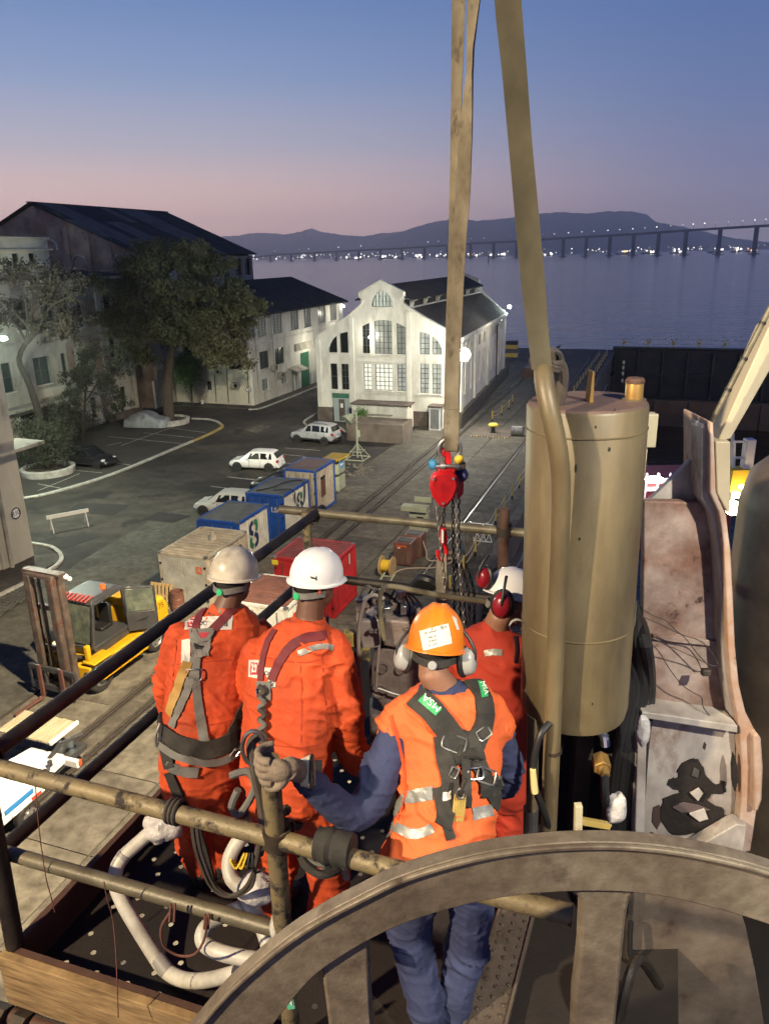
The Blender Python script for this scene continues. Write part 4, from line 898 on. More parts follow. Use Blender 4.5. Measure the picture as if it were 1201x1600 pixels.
        mb = MB(); mb.prism([a2[0]+n*.3, a2[1]+n*.3, b2[1]+n*.3, b2[0]+n*.3], n); local(t, nm, mb, M['car_glass'], sharp=0)
    shell(cs[-1][0], cs[-2][0], .08, .93, 'windscreen'); shell(cs[0][0], cs[1][0], .12, .9, 'rear_window')
    mb = MB(); mb.box((-h-.005, 0, bh*.62), (.02,.42,.13)); local(t, 'number_plate', mb, M['plate'])
    mb = MB(); mb.box((-h+.06, 0, .38), (.2, Wd*.86, .22)); local(t, 'bumper', mb, M['black'] if suv else col, .04)
    if suv: wheel(t, (-h-.1, 0, .82), .33, .2, 1); t_sp = [o for o in ALLC() if o.parent == t and o.name.startswith('wheel')][-1]; t_sp.rotation_euler = (0,0,pi/2); t_sp.name = 'spare_wheel'; t_sp.location = (-h-.12, h+.1, 0) if False else (0,0,0)
    return t
rzT = -AX+pi                                            # pointing to -t
def rz_of(s, t): d = W(s, t); return atan2(d.y, d.x)
c = (W(48.05,-29.86)+W(48.56,-26.03))/2+W(.85,0); car('white hatchback with dark windows parked behind the rear containers', M['car_white'], c, rz_of(-.5,-3.8), 3.9, 1.66, 1.46, 'hatch', 'cars parked along the yard')
c = (W(57.71,-29.5)+W(57.25,-25.1))/2+W(.85,0); car('silver sport utility car with roof rails parked before the workshop', M['car_silver'], c, rz_of(.45,-4.4), 4.2, 1.78, 1.68, 'suv', 'cars parked along the yard')
c = W(39.3,-24.6); car('pale grey car mostly hidden behind the nearer blue container', M['car_grey'], c, rz_of(-.4,-3.8), 4.0, 1.7, 1.48, 'hatch', 'cars parked along the yard')
c = W(44.3,-23.4); car('black car squeezed between the white hatchback and the brown roofed container', M['car_black'], c, rz_of(-.3,-3.8), 4.2, 1.72, 1.45, 'hatch', 'cars parked along the yard')
c = W(46.4,-41.0); t = car('black car parked beside the nearer round planter under the trees', M['car_black'], c, rz_of(.2,-3.8)+pi, 4.6, 1.75, 1.55, 'suv', 'cars parked along the yard')
# car under a tarpaulin
t = thing('covered_car', 'car wrapped in a pale grey cover beside the tree trunk', 'car', W(59.7,-45.3), None, rz_of(.6,3.6))
mb = MB(); rg = random.Random(9); rows = []
for i in range(29):
    x = -2.15+4.3*i/28; f = abs(x)/2.15
    hh = .95+.55*max(0, 1-((x+.25)/1.35)**2) if abs(x+.25) < 1.35 else .95-.25*max(0, f-.6)
    ww = .92*(1-.25*max(0, f-.8)/.2)
    if i in (0, 28): hh = .3; ww *= .93
    row = []
    for k in range(25):
        a = pi*k/24; y = -cos(a)*ww*(1.0 if abs(cos(a)) < .8 else 1.03); z = max(.12, hh*min(1, sin(a)*1.5)**.75)
        fold = .035*noise.noise(V((x*4.5, k*.25, 1)))+.03*noise.noise(V((x*9, k*.1, 5)))
        row.append((x+fold*.5, y*(1+fold), z+fold if z > .13 else z))
    rows.append(row)
mb.grid(rows); local(t, 'cover', mb, mat('car_cover', (.30,.32,.34), .55, col2=(.2,.21,.23), sc=2.5, bump=.2, bsc=6), sharp=60)
for x in (-1.3, 1.35):
    for sd in (-1, 1): wheel(t, (x, sd*.72, .3), .3, .19, sd)

# ------------------------------------------------------------------ containers
def container(lab, s0, s1, t0, t1, h, roofm, sidem, endm, rib=.22, group='small containers in the yard', ribs_roof=True, rods=True, open_=None, postm=None):
    c = W((s0+s1)/2, (t0+t1)/2, 0); t = thing('container', lab, 'container', c, group, -AX)
    # local: x = +t direction, y = +s direction
    lx, ly = (t1-t0)/2, (s1-s0)/2; pm = postm or sidem
    mb = MB()
    for x in (-lx+.06, lx-.06):
        for y in (-ly+.06, ly-.06): mb.box((x,y,h/2), (.12,.12,h))
    for z in (.08, h-.06):
        for x in (-lx+.05, lx-.05): mb.box((x,0,z), (.1,2*ly-.24,.14))
        for y in (-ly+.05, ly-.05): mb.box((0,y,z), (2*lx-.24,.1,.14))
    local(t, 'frame', mb, pm, .012, sharp=0)
    def corr(p0, p1, n, nm, m, up, dep=.045):
        p0, p1 = V(p0), V(p1); L_ = (p1-p0).length; e = (p1-p0)/L_; k = max(4, int(L_/rib)); pts = []
        for i in range(k):
            for f, d in ((0,0),(.3,0),(.5,1),(.8,1)):
                pts.append(p0+e*L_*(i+f)/k+V(n)*dep*d)
        pts.append(p1); up = V(up); mb = MB(); mb.grid([pts, [p+up for p in pts]]); return local(t, nm, mb, m, sharp=0)
    for sd in (-1, 1):
        o = corr((sd*(lx-.07), -ly+.12, .15), (sd*(lx-.07), ly-.12, .15), (sd*1,0,0) if False else (-sd,0,0), 'side_panel', sidem, (0,0,h-.27))
    corr((-lx+.12, ly-.07, .15), (lx-.12, ly-.07, .15), (0,-1,0), 'end_panel', endm, (0,0,h-.27))
    if ribs_roof:
        mb = MB(); k = 11; q = (2*ly-.2)/k
        for i in range(k):
            y = -ly+.1+i*q; z = h-.035
            for (ya, za), (yb, zb), mi in (((y,z),(y+q*.34,z),1), ((y+q*.34,z),(y+q*.44,z+.05),0), ((y+q*.44,z+.05),(y+q*.9,z+.05),0), ((y+q*.9,z+.05),(y+q,z),0)):
                mb.m = mi; mb.add([(-lx+.1,ya,za),(lx-.1,ya,za),(lx-.1,yb,zb),(-lx+.1,yb,zb)], [(0,1,2,3)])
        local(t, 'roof', mb, [roofm, M['c_groove']], sharp=0, merge=True)
    else:
        mb = MB(); mb.box((0,0,h-.03), (2*lx-.2,2*ly-.2,.05)); local(t, 'roof', roofm and mb, roofm) if False else local(t, 'roof', mb, roofm)
    for sd in (-1, 1):
        mb = MB(); mb.box((sd*(lx-.13)/2*1.0, -ly+.03, h/2), (lx-.15,.05,h-.3)); d = local(t, 'door', mb, endm, .01)
        for q in ((.25,.75) if rods else ()):
            mb = MB(); mb.cyl((sd*(lx-.13)*q, -ly-.02,.2), (sd*(lx-.13)*q, -ly-.02,h-.2), .018, n=8); local(d, 'lock_rod', mb, M['steel'])
        for z in (.5, h/2, h-.5):
            mb = MB(); mb.box((sd*(lx-.1), -ly-.012, z), (.1,.03,.09)); local(d, 'hinge', mb, M['black'])
    for x in (-lx+.08, lx-.08):
        for y in (-ly+.08, ly-.08):
            mb = MB(); mb.box((x,y,h-.03), (.17,.17,.1)); local(t, 'corner_casting', mb, M['steel'], .01)
    return t, lx, ly
def cpaint(n, c, c2, r=.5): return mat(n, c, r, col2=c2, sc=1.2, lo=.4, hi=.7, rust=RUST, rsc=2.2, rlo=.66, rhi=.74, bump=.08, bsc=20, fine=(.5, 2))
cpaint('c_groove', (.045,.034,.022), (.03,.024,.017)); cpaint('c_beige', (.44,.40,.32), (.34,.30,.23)); cpaint('c_beige_roof', (.42,.37,.27), (.32,.27,.19)); cpaint('c_grey', (.40,.41,.37), (.36,.37,.33)); cpaint('c_blue', (.014,.085,.40), (.010,.06,.29)); cpaint('c_roof_green', (.12,.13,.12), (.07,.075,.075))
cpaint('c_white', (.62,.62,.57), (.50,.50,.45)); cpaint('c_brown_roof', (.14,.095,.075), (.09,.065,.05)); cpaint('c_red', (.46,.02,.025), (.34,.016,.02)); cpaint('c_red_roof', (.20,.045,.04), (.12,.04,.035)); cpaint('c_red_brown', (.17,.075,.055), (.11,.055,.045)); cpaint('c_orange', (.6,.10,.03), (.5,.08,.02)); cpaint('c_green', (.03,.26,.13), (.02,.2,.1)); cpaint('c_navy', (.012,.03,.12), (.01,.025,.1))
t, lx, ly = container('grey and beige container with ribbed beige roof and orange tag', 26.7, 30.3, -20.55, -18.05, 2.59, M['c_beige_roof'], M['c_beige'], M['c_grey'], rods=False)
mb = MB(); mb.box((.83,-ly-.006,1.95), (.3,.012,.32)); o = local(t, 'orange_tag', mb, M['c_orange'])
for k in range(3):
    mb = MB(); mb.box((.76+k*.07,-ly-.014,1.95+(.03 if k == 1 else 0)), (.035,.006,.2)); local(o, 'tag_mark', mb, M['c_grey'])
mb = MB(); mb.box((lx-.03,.85,1.75), (.1,.75,.75)); local(t, 'open_hatch', mb, M['black'])
mb = MB(); mb.cyl((.25,.4,2.56), (.25,.4,2.72), .2, .16, n=14); mb.cyl((.25,.4,2.72), (.25,.4,2.95), .1, n=12); local(t, 'roof_vent', mb, M['c_beige'])
def swirl(t, x, y0, z0, sc):                           # two interlocked arcs, navy and green, painted on the side
    def arc(cy, cz, r0, r1, a0, a1, m, nm):
        mb = MB(); n = 10; P_ = []
        for i in range(n+1):
            a = a0+(a1-a0)*i/n; P_.append(((x, y0+(cy+r1*cos(a))*sc, z0+(cz+r1*sin(a))*sc), (x, y0+(cy+r0*cos(a))*sc, z0+(cz+r0*sin(a))*sc)))
        for i in range(n):
            mb.prism([P_[i][0], P_[i+1][0], P_[i+1][1], P_[i][1]], (.006,0,0))
        local(t, nm, mb, m, sharp=0)
    arc(.0,.5,.22,.5,pi*.5,pi*1.45,M['c_navy'],'emblem'); arc(.12,.5,.2,.5,-pi*.25,pi*.45,M['c_green'],'emblem')
    arc(.1,-.35,.22,.5,-pi*.5,pi*.45,M['c_navy'],'emblem'); arc(-.02,-.35,.2,.5,pi*.75,pi*1.45,M['c_green'],'emblem')
def sideM(x, y, z): return Matrix(((0,0,1,x),(1,0,0,y),(0,1,0,z),(0,0,0,1)))
t, lx, ly = container('nearer blue and white container with big emblem and grey green roof', 31.2, 34.4, -21.45, -19.03, 2.59, M['c_roof_green'], M['c_white'], M['c_blue'], ribs_roof=False, postm=M['c_blue'])
swirl(t, lx-.02, -.15, 1.45, .82); lettering('ULTRA', .36, M['c_navy'], t, sideM(lx-.015, -.1, .42))
t2, lx, ly = container('farther blue and white container with white letters and hoses on its roof', 35.9, 39.3, -21.3, -18.95, 2.59, M['c_roof_green'], M['c_white'], M['c_blue'], ribs_roof=False, postm=M['c_blue'])
swirl(t2, lx-.02, .35, 1.6, .62); lettering('EP I.SA', .40, M['c_white'], t2, Matrix(((1,0,0,.45),(0,0,-1,-ly-.0),(0,1,0,1.72),(0,0,0,1))), bold=.008)
h = thing('hose', 'thin black hose looped over the roof of the farther blue container', 'hose', W(37.6,-19.6,2.6))
MB().tube(bez([W(36.3,-20.8,2.62), W(37.2,-20.2,2.63), W(38.3,-20.0,2.63), W(38.8,-19.3,2.64), W(38.5,-18.88,2.5), W(38.3,-18.86,1.6), W(37.7,-18.86,1.3), W(37.2,-18.86,1.9), W(37.0,-18.9,2.62), W(36.6,-19.9,2.63)], 6), .03, 6).obj('hose_loop', M['black'], h)
t, lx, ly = container('tall beige container with brown roof and blue corner posts', 40.2, 43.1, -21.1, -18.95, 2.85, M['c_brown_roof'], M['c_beige'], M['c_beige'], ribs_roof=False, postm=M['c_blue'])
mb = MB(); mb.box((lx-.04,-.35,2.15), (.08,.55,.16)); local(t, 'vent_slot', mb, M['black']); mb = MB(); mb.box((lx-.035,-.35,1.5), (.07,.55,1.0)); local(t, 'patch_panel', mb, M['c_red_brown'])
t, lx, ly = container('bright red container with dull red roof behind the white helmet', 27.7, 30.3, -15.3, -12.45, 2.59, M['c_red_roof'], M['c_red'], M['c_red'])
mb = MB(); mb.box((lx-.02,.55,2.1), (.02,.1,.5)); local(t, 'white_mark', mb, M['c_white']); mb = MB(); mb.box((-lx+.1,-ly-.03,2.35), (.3,.03,.22)); local(t, 'yellow_tag', mb, mat('tag_yellow', (.6,.5,.03), .5))
container('low grey container with ribbed brown roof beside the red one', 23.4, 26.2, -15.1, -12.5, 2.45, M['c_red_brown'], M['c_white'], M['c_white'])

# ------------------------------------------------------------------ forklift
mat('fl_yellow', (.60,.34,.01), .38, col2=(.48,.26,.01), sc=2, rust=(.1,.05,.02), rsc=4, rlo=.66, rhi=.76); mat('fl_dark', (.035,.037,.04), .45, col2=(.055,.056,.058), sc=3); mat('fl_mast', (.085,.07,.06), .5, .4, col2=(.2,.15,.12), sc=3, bump=.2, bsc=30, rust=(.13,.05,.03), rsc=4, rlo=.52, rhi=.66); mat('fl_red', (.35,.04,.03), .5); mat('beacon', (.8,.12,.02), .2, emit=(1,.15,.02), es=.3)
F = thing('forklift', 'big yellow and dark grey forklift with raised black mast and open door', 'forklift', W(21.0,-19.35,0), None, rz_of(-1,0))
F.rotation_euler.z += radians(-3); F.scale = (1.13,1.13,1.13)
# local x forward (to the forks)
mb = MB(); mb.hexa([(-1.9,-.95,.45),(1.5,-.95,.45),(1.5,.95,.45),(-1.9,.95,.45)], [(-1.9,-1.0,1.15),(1.5,-1.0,1.05),(1.5,1.0,1.05),(-1.9,1.0,1.15)]); local(F, 'chassis', mb, M['fl_yellow'], .05)
mb = MB(); mb.prism([(-2.55,-1.0,.75),(-2.55,-1.0,1.55),(-2.3,-1.0,1.95),(-1.0,-1.0,1.95),(-1.0,-1.0,1.15),(-1.7,-1.0,1.1),(-1.8,-1.0,.75)], (0,2.0,0)); o = local(F, 'counterweight', mb, M['fl_yellow'], .12)
for sd in (-1,1): lettering('175', .3, M['black'], F, Matrix(((-sd,0,0,-2.05),(0,0,sd,sd*1.006),(0,1,0,1.62),(0,0,0,1))))
mb = MB(); mb.prism([(-1.0,-.8,1.96),(-1.9,-.8,1.96),(-1.9,-.8,2.12),(-1.0,-.8,2.3)], (0,1.6,0)); local(F, 'engine_cover', mb, M['fl_yellow'], .06)
mb = MB(); mb.box((-1.75,.5,2.25), (.5,.45,.3)); local(F, 'air_filter', mb, M['fl_dark'], .05); mb = MB(); mb.cyl((-1.5,.2,2.1), (-1.5,.2,2.45), .1, n=10); local(F, 'exhaust', mb, M['sign_white'])
mb = MB()
for sd in (-1,1): mb.prism([(-1.0,sd*1.0,.55),(1.2,sd*1.0,.5),(1.2,sd*1.22,.5),(-1.0,sd*1.22,.55)], (0,0,.12))
local(F, 'step', mb, M['fl_yellow'], .02)
for sd in (-1,1):
    mb = MB(); mb.box((.2, sd*1.015, .82), (2.2,.05,.46)); local(F, 'side_plate', mb, M['fl_yellow'], .02)
    mb = MB(); mb.box((1.05, sd*.95, 1.2), (.9,.5,.08)); local(F, 'fender', mb, M['fl_yellow'], .03)
    mb = MB(); mb.box((1.35, sd*.85, 1.5), (.16,.16,.5)); local(F, 'lamp_post', mb, M['fl_yellow'], .03)
# cab
mb = MB(); mb.hexa([(-.75,-.72,1.15),(.85,-.72,1.05),(.85,.72,1.05),(-.75,.72,1.15)], [(-.8,-.72,1.5),(.95,-.72,1.45),(.95,.72,1.45),(-.8,.72,1.5)]); local(F, 'cab_base', mb, M['fl_dark'], .05)
mb = MB(); post = [(-.75,1.45),(.95,1.4),(.72,2.85),(-.65,2.9)]
for sd in (-1,1):
    for i in range(4):
        a, b = post[i], post[(i+1) % 4]; mb.beam((a[0],sd*.7,a[1]), (b[0],sd*.7,b[1]), .1, .1, up=(0,1,0))
for p in post: mb.beam((p[0],-.7,p[1]), (p[0],.7,p[1]), .09, .09)
local(F, 'cab_frame', mb, M['fl_dark'], .02)
mb = MB(); mb.hexa([(-.72,-.72,2.86),(.8,-.72,2.84),(.8,.72,2.84),(-.72,.72,2.86)], [(-.6,-.6,3.02),(.62,-.6,3.0),(.62,.6,3.0),(-.6,.6,3.02)]); local(F, 'cab_roof', mb, M['fl_dark'], .06)
mb = MB()
for k in range(7): mb.beam((.45,-.5+k*.165,3.02), (.82,-.5+k*.165,2.95), .07, .04)
local(F, 'roof_guard', mb, M['fl_red'], .01)
mat('cab_glass', (.06,.075,.065), .08, col2=(.16,.18,.13), sc=2.2)
mb = MB(); mb.prism([(.91,-.64,1.5),(.91,.64,1.5),(.73,.64,2.8),(.73,-.64,2.8)], (.02,0,0)); local(F, 'windscreen', mb, M['cab_glass'], sharp=0)
mb = MB(); mb.prism([(-.7,-.705,1.55),(.85,-.705,1.5),(.7,-.705,2.8),(-.62,-.705,2.85)], (0,.02,0)); local(F, 'side_window', mb, M['cab_glass'], sharp=0)
mb = MB(); mb.box((-.25,.0,1.55), (.55,.5,.14)); mb.box((-.48,0,1.95), (.14,.5,.75)); local(F, 'seat', mb, M['black'], .05)
mb = MB(); mb.tube([(.35+.0*cos(a),.2*cos(a),1.95+.2*sin(a)) for a in [2*pi*i/14 for i in range(14)]], .02, 6, close=True); mb.cyl((.35,0,1.95), (.6,0,1.5), .03, n=8); local(F, 'steering_wheel', mb, M['black'])
mb = MB(); mb.cyl((-.2,.35,3.0), (-.2,.35,3.14), .1, .08, n=12); local(F, 'beacon', mb, M['beacon'])
# door swung open on the dock side (local +y)
D0 = V((-.68,.76,1.3)); dv = V((-.62,.72,0)); mb = MB()
for a, b in ((D0, D0+dv), (D0+dv, D0+dv+V((0,0,1.5))), (D0+dv+V((0,0,1.5)), D0+V((0,0,1.55))), (D0+V((0,0,1.55)), D0), (D0+V((0,0,.65)), D0+dv+V((0,0,.6)))): mb.beam(a, b, .07, .06)
o = local(F, 'door', mb, M['fl_dark'], .015)
mb = MB(); mb.prism([D0+V((0,0,.03)), D0+dv+V((0,0,.03)), D0+dv+V((0,0,.6)), D0+V((0,0,.65))], V((.03,.03,0))); local(o, 'door_panel', mb, M['fl_dark'], sharp=0)
e = dv.normalized(); nn = V((e.y,-e.x,0)); mb = MB(); pc = D0+dv*.5+V((0,0,.35))+nn*.03; mb.prism([pc-e*.3-V((0,0,.2)), pc+e*.3-V((0,0,.2)), pc+e*.3+V((0,0,.2)), pc-e*.3+V((0,0,.2))], nn*.012); local(o, 'yellow_panel', mb, M['fl_yellow'], sharp=0)
mb = MB(); mb.prism([pc+nn*.014-e*.22-V((0,0,.05)), pc+nn*.014+e*.1-V((0,0,.02)), pc+nn*.014+e*.24+V((0,0,.1)), pc+nn*.014-e*.1-V((0,0,.0))], nn*.004); local(o, 'badge', mb, M['black'], sharp=0)
mb = MB(); mb.prism([D0+V((0,0,.7)), D0+dv+V((0,0,.66)), D0+dv+V((0,0,1.45)), D0+V((0,0,1.5))], V((.012,.012,0))); local(o, 'pane', mb, M['cab_glass'], sharp=0)
# mast, carriage, forks, wheels
for sd in (-1,1):
    for x, y, z1, nm in ((1.75,.62,4.3,'mast_channel'),(1.93,.50,4.25,'inner_mast_channel')):
        mb = MB(); mb.beam((x,sd*y,.35), (x+.0,sd*y,z1), .16, .2, up=(1,0,0)); mb.beam((x+.09,sd*(y-.06),.35), (x+.09,sd*(y-.06),z1), .05, .22, up=(0,1,0)); local(F, nm, mb, M['fl_mast'], .012)
    mb = MB(); mb.cyl((1.62,sd*.4,.5), (1.62,sd*.4,3.0), .07, n=10); mb.cyl((1.62,sd*.4,3.0), (1.62,sd*.4,4.1), .045, n=10); local(F, 'lift_cylinder', mb, M['fl_mast'])
    mb = MB(); mb.tube([(1.85,sd*.2,.8),(1.85,sd*.2,4.0)], .03, 6); local(F, 'lift_chain', mb, M['dark_steel'])
    mb = MB(); mb.cyl((.7,sd*.5,.9), (1.7,sd*.55,1.5), .07, n=10); local(F, 'tilt_cylinder', mb, M['fl_dark'])
    mb = MB(); mb.prism([(2.12,sd*.45-.08,.12),(2.12,sd*.45+.08,.12),(2.12,sd*.45+.08,1.25),(2.12,sd*.45-.08,1.25)], (.07,0,0)); mb.prism([(2.19,sd*.45-.08,.08),(3.3,sd*.45-.06,.06),(3.3,sd*.45+.06,.06),(2.19,sd*.45+.08,.08)], (0,0,.07)); local(F, 'fork', mb, M['c_red_brown'], .015)
    wheel(F, (1.05, sd*.86, .55), .55, .36, sd); wheel(F, (-1.75, sd*.82, .48), .48, .32, sd)
mb = MB()
for z in (.4, 1.7, 3.1): mb.box((1.72,0,z), (.12,1.2,.16))
local(F, 'mast_crossmember', mb, M['fl_mast'], .015)
mb = MB(); mb.box((1.75,0,4.32), (.3,1.5,.1)); mb.box((1.95,0,4.27), (.16,1.15,.1))
local(F, 'mast_head', mb, M['fl_mast'], .015)
mb = MB(); mb.box((2.06,0,.45), (.1,1.9,.22)); mb.box((2.06,0,1.1), (.1,1.9,.18))
for y in (-.9,-.3,.3,.9): mb.box((2.06,y,.78), (.08,.1,.6))
local(F, 'carriage', mb, M['fl_dark'], .02)
mb = MB(); mb.ell((1.6,.72,4.2), (.09,.09,.09), n=10, m=6); mb.ell((1.6,.86,4.15), (.08,.08,.08), n=10, m=6); local(F, 'work_lamp', mb, M['sign_white'])
# ------------------------------------------------------------------ white service truck at lower left
TK = thing('service_truck', 'white service truck with ribbed cargo cover and red white side tape', 'truck', W(14.2,-16.4,0), None, -AX+pi/2)
# local x = -> +s ... x forward along s, y to the left (-t)
mat('truck_white', (.80,.80,.77), .35, col2=(.70,.70,.66), sc=2); mat('truck_blue', (.03,.2,.5), .4); mat('truck_red', (.6,.06,.03), .4); mat('cover_beige', (.46,.40,.27), .7, col2=(.34,.28,.17), sc=3, stretch=(1,4,1))
mb = MB(); mb.box((-.9,0,.62), (5.6,1.0,.22)); local(TK, 'chassis', mb, M['fl_dark'], .03)
mb = MB(); mb.hexa([(-3.8,-.98,.75),(-.35,-.98,.75),(-.35,.98,.75),(-3.8,.98,.75)], [(-3.8,-.95,1.5),(-.35,-.95,1.38),(-.35,.95,1.38),(-3.8,.95,1.5)]); bd = local(TK, 'body', mb, M['truck_white'], .06)
mb = MB(); mb.hexa([(-.33,-.7,.75),(.85,-.62,.75),(.85,.62,.75),(-.33,.7,.75)], [(-.33,-.7,1.2),(.85,-.62,1.05),(.85,.62,1.05),(-.33,.7,1.2)]); local(TK, 'tail_deck', mb, M['truck_white'], .04)
mb = MB(); mb.box((.95,-.35,.72), (.14,1.3,.26)); o = local(TK, 'bumper', mb, M['truck_white'], .03); mb = MB(); mb.box((1.0,-.98,.74), (.12,.12,.2)); local(o, 'indicator', mb, M['c_orange'], .02)
mb = MB()
for k in range(12):
    y0 = -.15+k*.165; mb.box((1.25, y0, 1.42+.012*(k % 2)), (1.15,.14,.07))
for k in range(12):
    y0 = -.15+k*.165; q = MB(); q.box((1.3, y0, 1.42+.012*(k % 3)), (1.15,.15,.07)); local(TK, 'cover_plank', q, M['cover_beige'], .01)
mb = MB(); mb.box((1.3,-.28,1.43), (1.2,.09,.13)); local(TK, 'cover_rail', mb, M['truck_white'], .02)
mb = MB(); mb.tube([(.5,-.3,1.0),(.75,-.62,1.5),(1.5,-.75,1.35)], .07, 8); local(TK, 'crane_arm', mb, M['fl_dark'])
for k in range(5):
    mb = MB(); mb.box((-3.6+k*.72,-.985,.86), (.34,.03,.08)); local(TK, 'reflector', mb, M['truck_red'] if k % 2 == 0 else M['truck_white'])
mb = MB(); mb.box((-1.3,-.985,1.1), (1.0,.025,.14)); local(TK, 'blue_stripe', mb, M['truck_blue'])
hm = MB().cyl((0,0,0), (0,-.006,0), .1, n=6).mesh('cell', mat('print_grey', (.5,.5,.48), .5), sharp=0)
for i in range(6):
    for j in range(3):
        o = inst('printed_cell', hm, TK, (-3.1+i*.19, -.995+.0, 1.02+j*.165+(.08 if i % 2 else 0)), scale=(.9,1,.9))
for x in (-2.9, -1.0): 
    for sd in (-1,1): wheel(TK, (x, sd*.82, .42), .42, .28, sd)
mb = MB(); mb.box((-.35,-1.05,1.35), (.12,.12,.25)); mb.box((.1,-.8,1.3), (.12,.1,.2)); local(TK, 'latch', mb, M['fl_dark'], .02)

# ------------------------------------------------------------------ trees
def foliage_mesh(name, clusters, m, n, size, rg):
    mb = MB()
    for i in range(n):
        c, r = clusters[rg.randrange(len(clusters))]
        d = V((rg.gauss(0,1), rg.gauss(0,1), rg.gauss(0,.8)))*r*.55
        p = V(c)+d; a = V((rg.gauss(0,1), rg.gauss(0,1), rg.gauss(0,.6))).normalized(); b = a.orthogonal().normalized(); b = Matrix.Rotation(rg.uniform(0,6.3), 3, a) @ b
        L_ = size*rg.uniform(.6, 1.35); w = L_*.42; u = a.cross(b)
        mb.add([p-b*L_*.5, p+u*w*.5+a*L_*.06, p+b*L_*.5, p-u*w*.5+a*L_*.06], [(0,1,2,3)])
    return mb
def tree(name, lab, base, h, spread, seed, leafm, n, size, lean=(0,0), fork=.35, barkm=None, levels=3, dens=1.0, cat='tree', group=None):
    rg = random.Random(seed); t = thing(name, lab, cat, base, group); base = V(base); mbT = MB(); tips = []
    def grow(p, d, L_, r, lv):
        pts = [p]; q = p.copy(); dd = d.copy(); k = 5
        for i in range(k):
            dd = (dd+V((rg.gauss(0,.16), rg.gauss(0,.16), rg.gauss(0,.08)+(.05 if lv else 0)))).normalized(); q = q+dd*L_/k; pts.append(q.copy())
        rs = [r*(1-.5*i/k) for i in range(k+1)]
        mbs[0 if lv == 0 else 1].tube(pts, rs, 9 if lv == 0 else 6)
        if lv >= levels: tips.append(q); tips.append(pts[3]); return
        nb = rg.choice((3,4)) if lv else 4
        for j in range(nb):
            az = 2*pi*(j+rg.random()*.6)/nb; out = V((cos(az), sin(az), 0)); nd = (dd*.55+out*(.75 if lv == 0 else .6)*spread+V((0,0,.25))).normalized()
            st = pts[-1] if (lv == 0 or j == 0) else pts[rg.choice((3,4))]
            grow(st, nd, L_*rg.uniform(.62,.85) if lv else h*.30*rg.uniform(.85,1.15), rs[-1]*.72, lv+1)
        if lv >= 2: tips.append(q)
    mbs = [MB(), MB()]
    grow(base, V((lean[0], lean[1], 1)).normalized(), h*fork, h*.028, 0)
    tr = mbs[0].obj('trunk', barkm or M['bark'], t, sharp=60); b = mbs[1].obj('branches', barkm or M['bark'], t, sharp=60); b['kind'] = 'stuff'
    cl = [(p, h*.085*rg.uniform(.7,1.4)*dens) for p in tips]
    cr = foliage_mesh('crown', cl, leafm, n, size, rg).obj('crown', leafm, t, sharp=0); cr['kind'] = 'stuff'
    return t
mat('bark', (.085,.065,.05), .95, col2=(.05,.04,.03), sc=4, bump=.5, bsc=12)
mat('leaf_dark', (.055,.062,.027), .7, col2=(.085,.08,.034), sc=.35, lo=.35, hi=.65); mat('leaf_brown', (.018,.014,.008), .8, col2=(.034,.024,.013), sc=.4); mat('leaf_green', (.06,.14,.035), .6, col2=(.09,.18,.05), sc=1); mat('leaf_shrub', (.022,.028,.013), .7, col2=(.034,.037,.018), sc=.7)
mat('bark_dark', (.026,.021,.016), .95, col2=(.016,.013,.01), sc=4, bump=.5, bsc=12)
def crown_tree(lab, base, trunk_px, lobes, Yc, barkr, leafm, n, size, seed, core=.5, bark='bark'):
    rg = random.Random(seed); t = thing('tree', lab, 'tree', base); mb = MB(); tp = [V(base)]+[P(u,v,Y) for u, v, Y in trunk_px]; k = len(tp)
    mb.tube(bez(tp, 4), [barkr*(1-.5*i/((k-1)*4)) for i in range((k-1)*4+1)], 10); mb.obj('trunk', M[bark], t, sharp=60); mb = MB(); cl = []; top = tp[-1]
    for (u, v, r) in lobes:
        Y = Yc+rg.uniform(-1.6,1.6); c = P(u,v,Y); R_ = r*Y/1202; mid = top.lerp(c,.5)+V((rg.gauss(0,.4),rg.gauss(0,.4),.5)); st = top if rg.random() < .6 else tp[-2].lerp(top,.6)
        br_ = bez([st, st.lerp(mid,.5)+V((rg.gauss(0,.25),rg.gauss(0,.25),.2)), mid, c],4); mb.tube(br_, [barkr*.42*(1-.8*i/(len(br_)-1)) for i in range(len(br_))], 6)
        for q in range(5):
            e = c+V((rg.gauss(0,1),rg.gauss(0,1),rg.gauss(0,.8)))*R_*.55; mb.tube([mid.lerp(c,.5), c.lerp(e,.5)+V((0,0,.15)), e], [barkr*.14,barkr*.09,barkr*.03], 5)
            for _ in range(3): cl.append((e+V((rg.gauss(0,1),rg.gauss(0,1),rg.gauss(0,.7)))*R_*.38, R_*core*rg.uniform(.5,1.0)))
    o = mb.obj('branches', M[bark], t, sharp=60); o['kind'] = 'stuff'
    o = foliage_mesh('crown', cl, leafm, n, size, rg).obj('crown', leafm, t, sharp=0); o['kind'] = 'stuff'; return t
crown_tree('large dense dark tree with thick trunk in the white ringed planter', W(61.6,-44.2,.3), [(262,600,72.8),(266,560,72.8),(272,530,72.8)], [(222,440,34),(262,412,32),(300,405,30),(335,430,32),(360,470,26),(205,480,30),(250,465,34),(295,455,36),(330,490,34),(362,520,26),(352,552,26),(300,510,32),(250,510,28),(205,520,26),(215,555,22),(318,545,24),(185,455,22),(190,500,22)], 72.5, .55, M['leaf_dark'], 62000, .34, 12, .52)
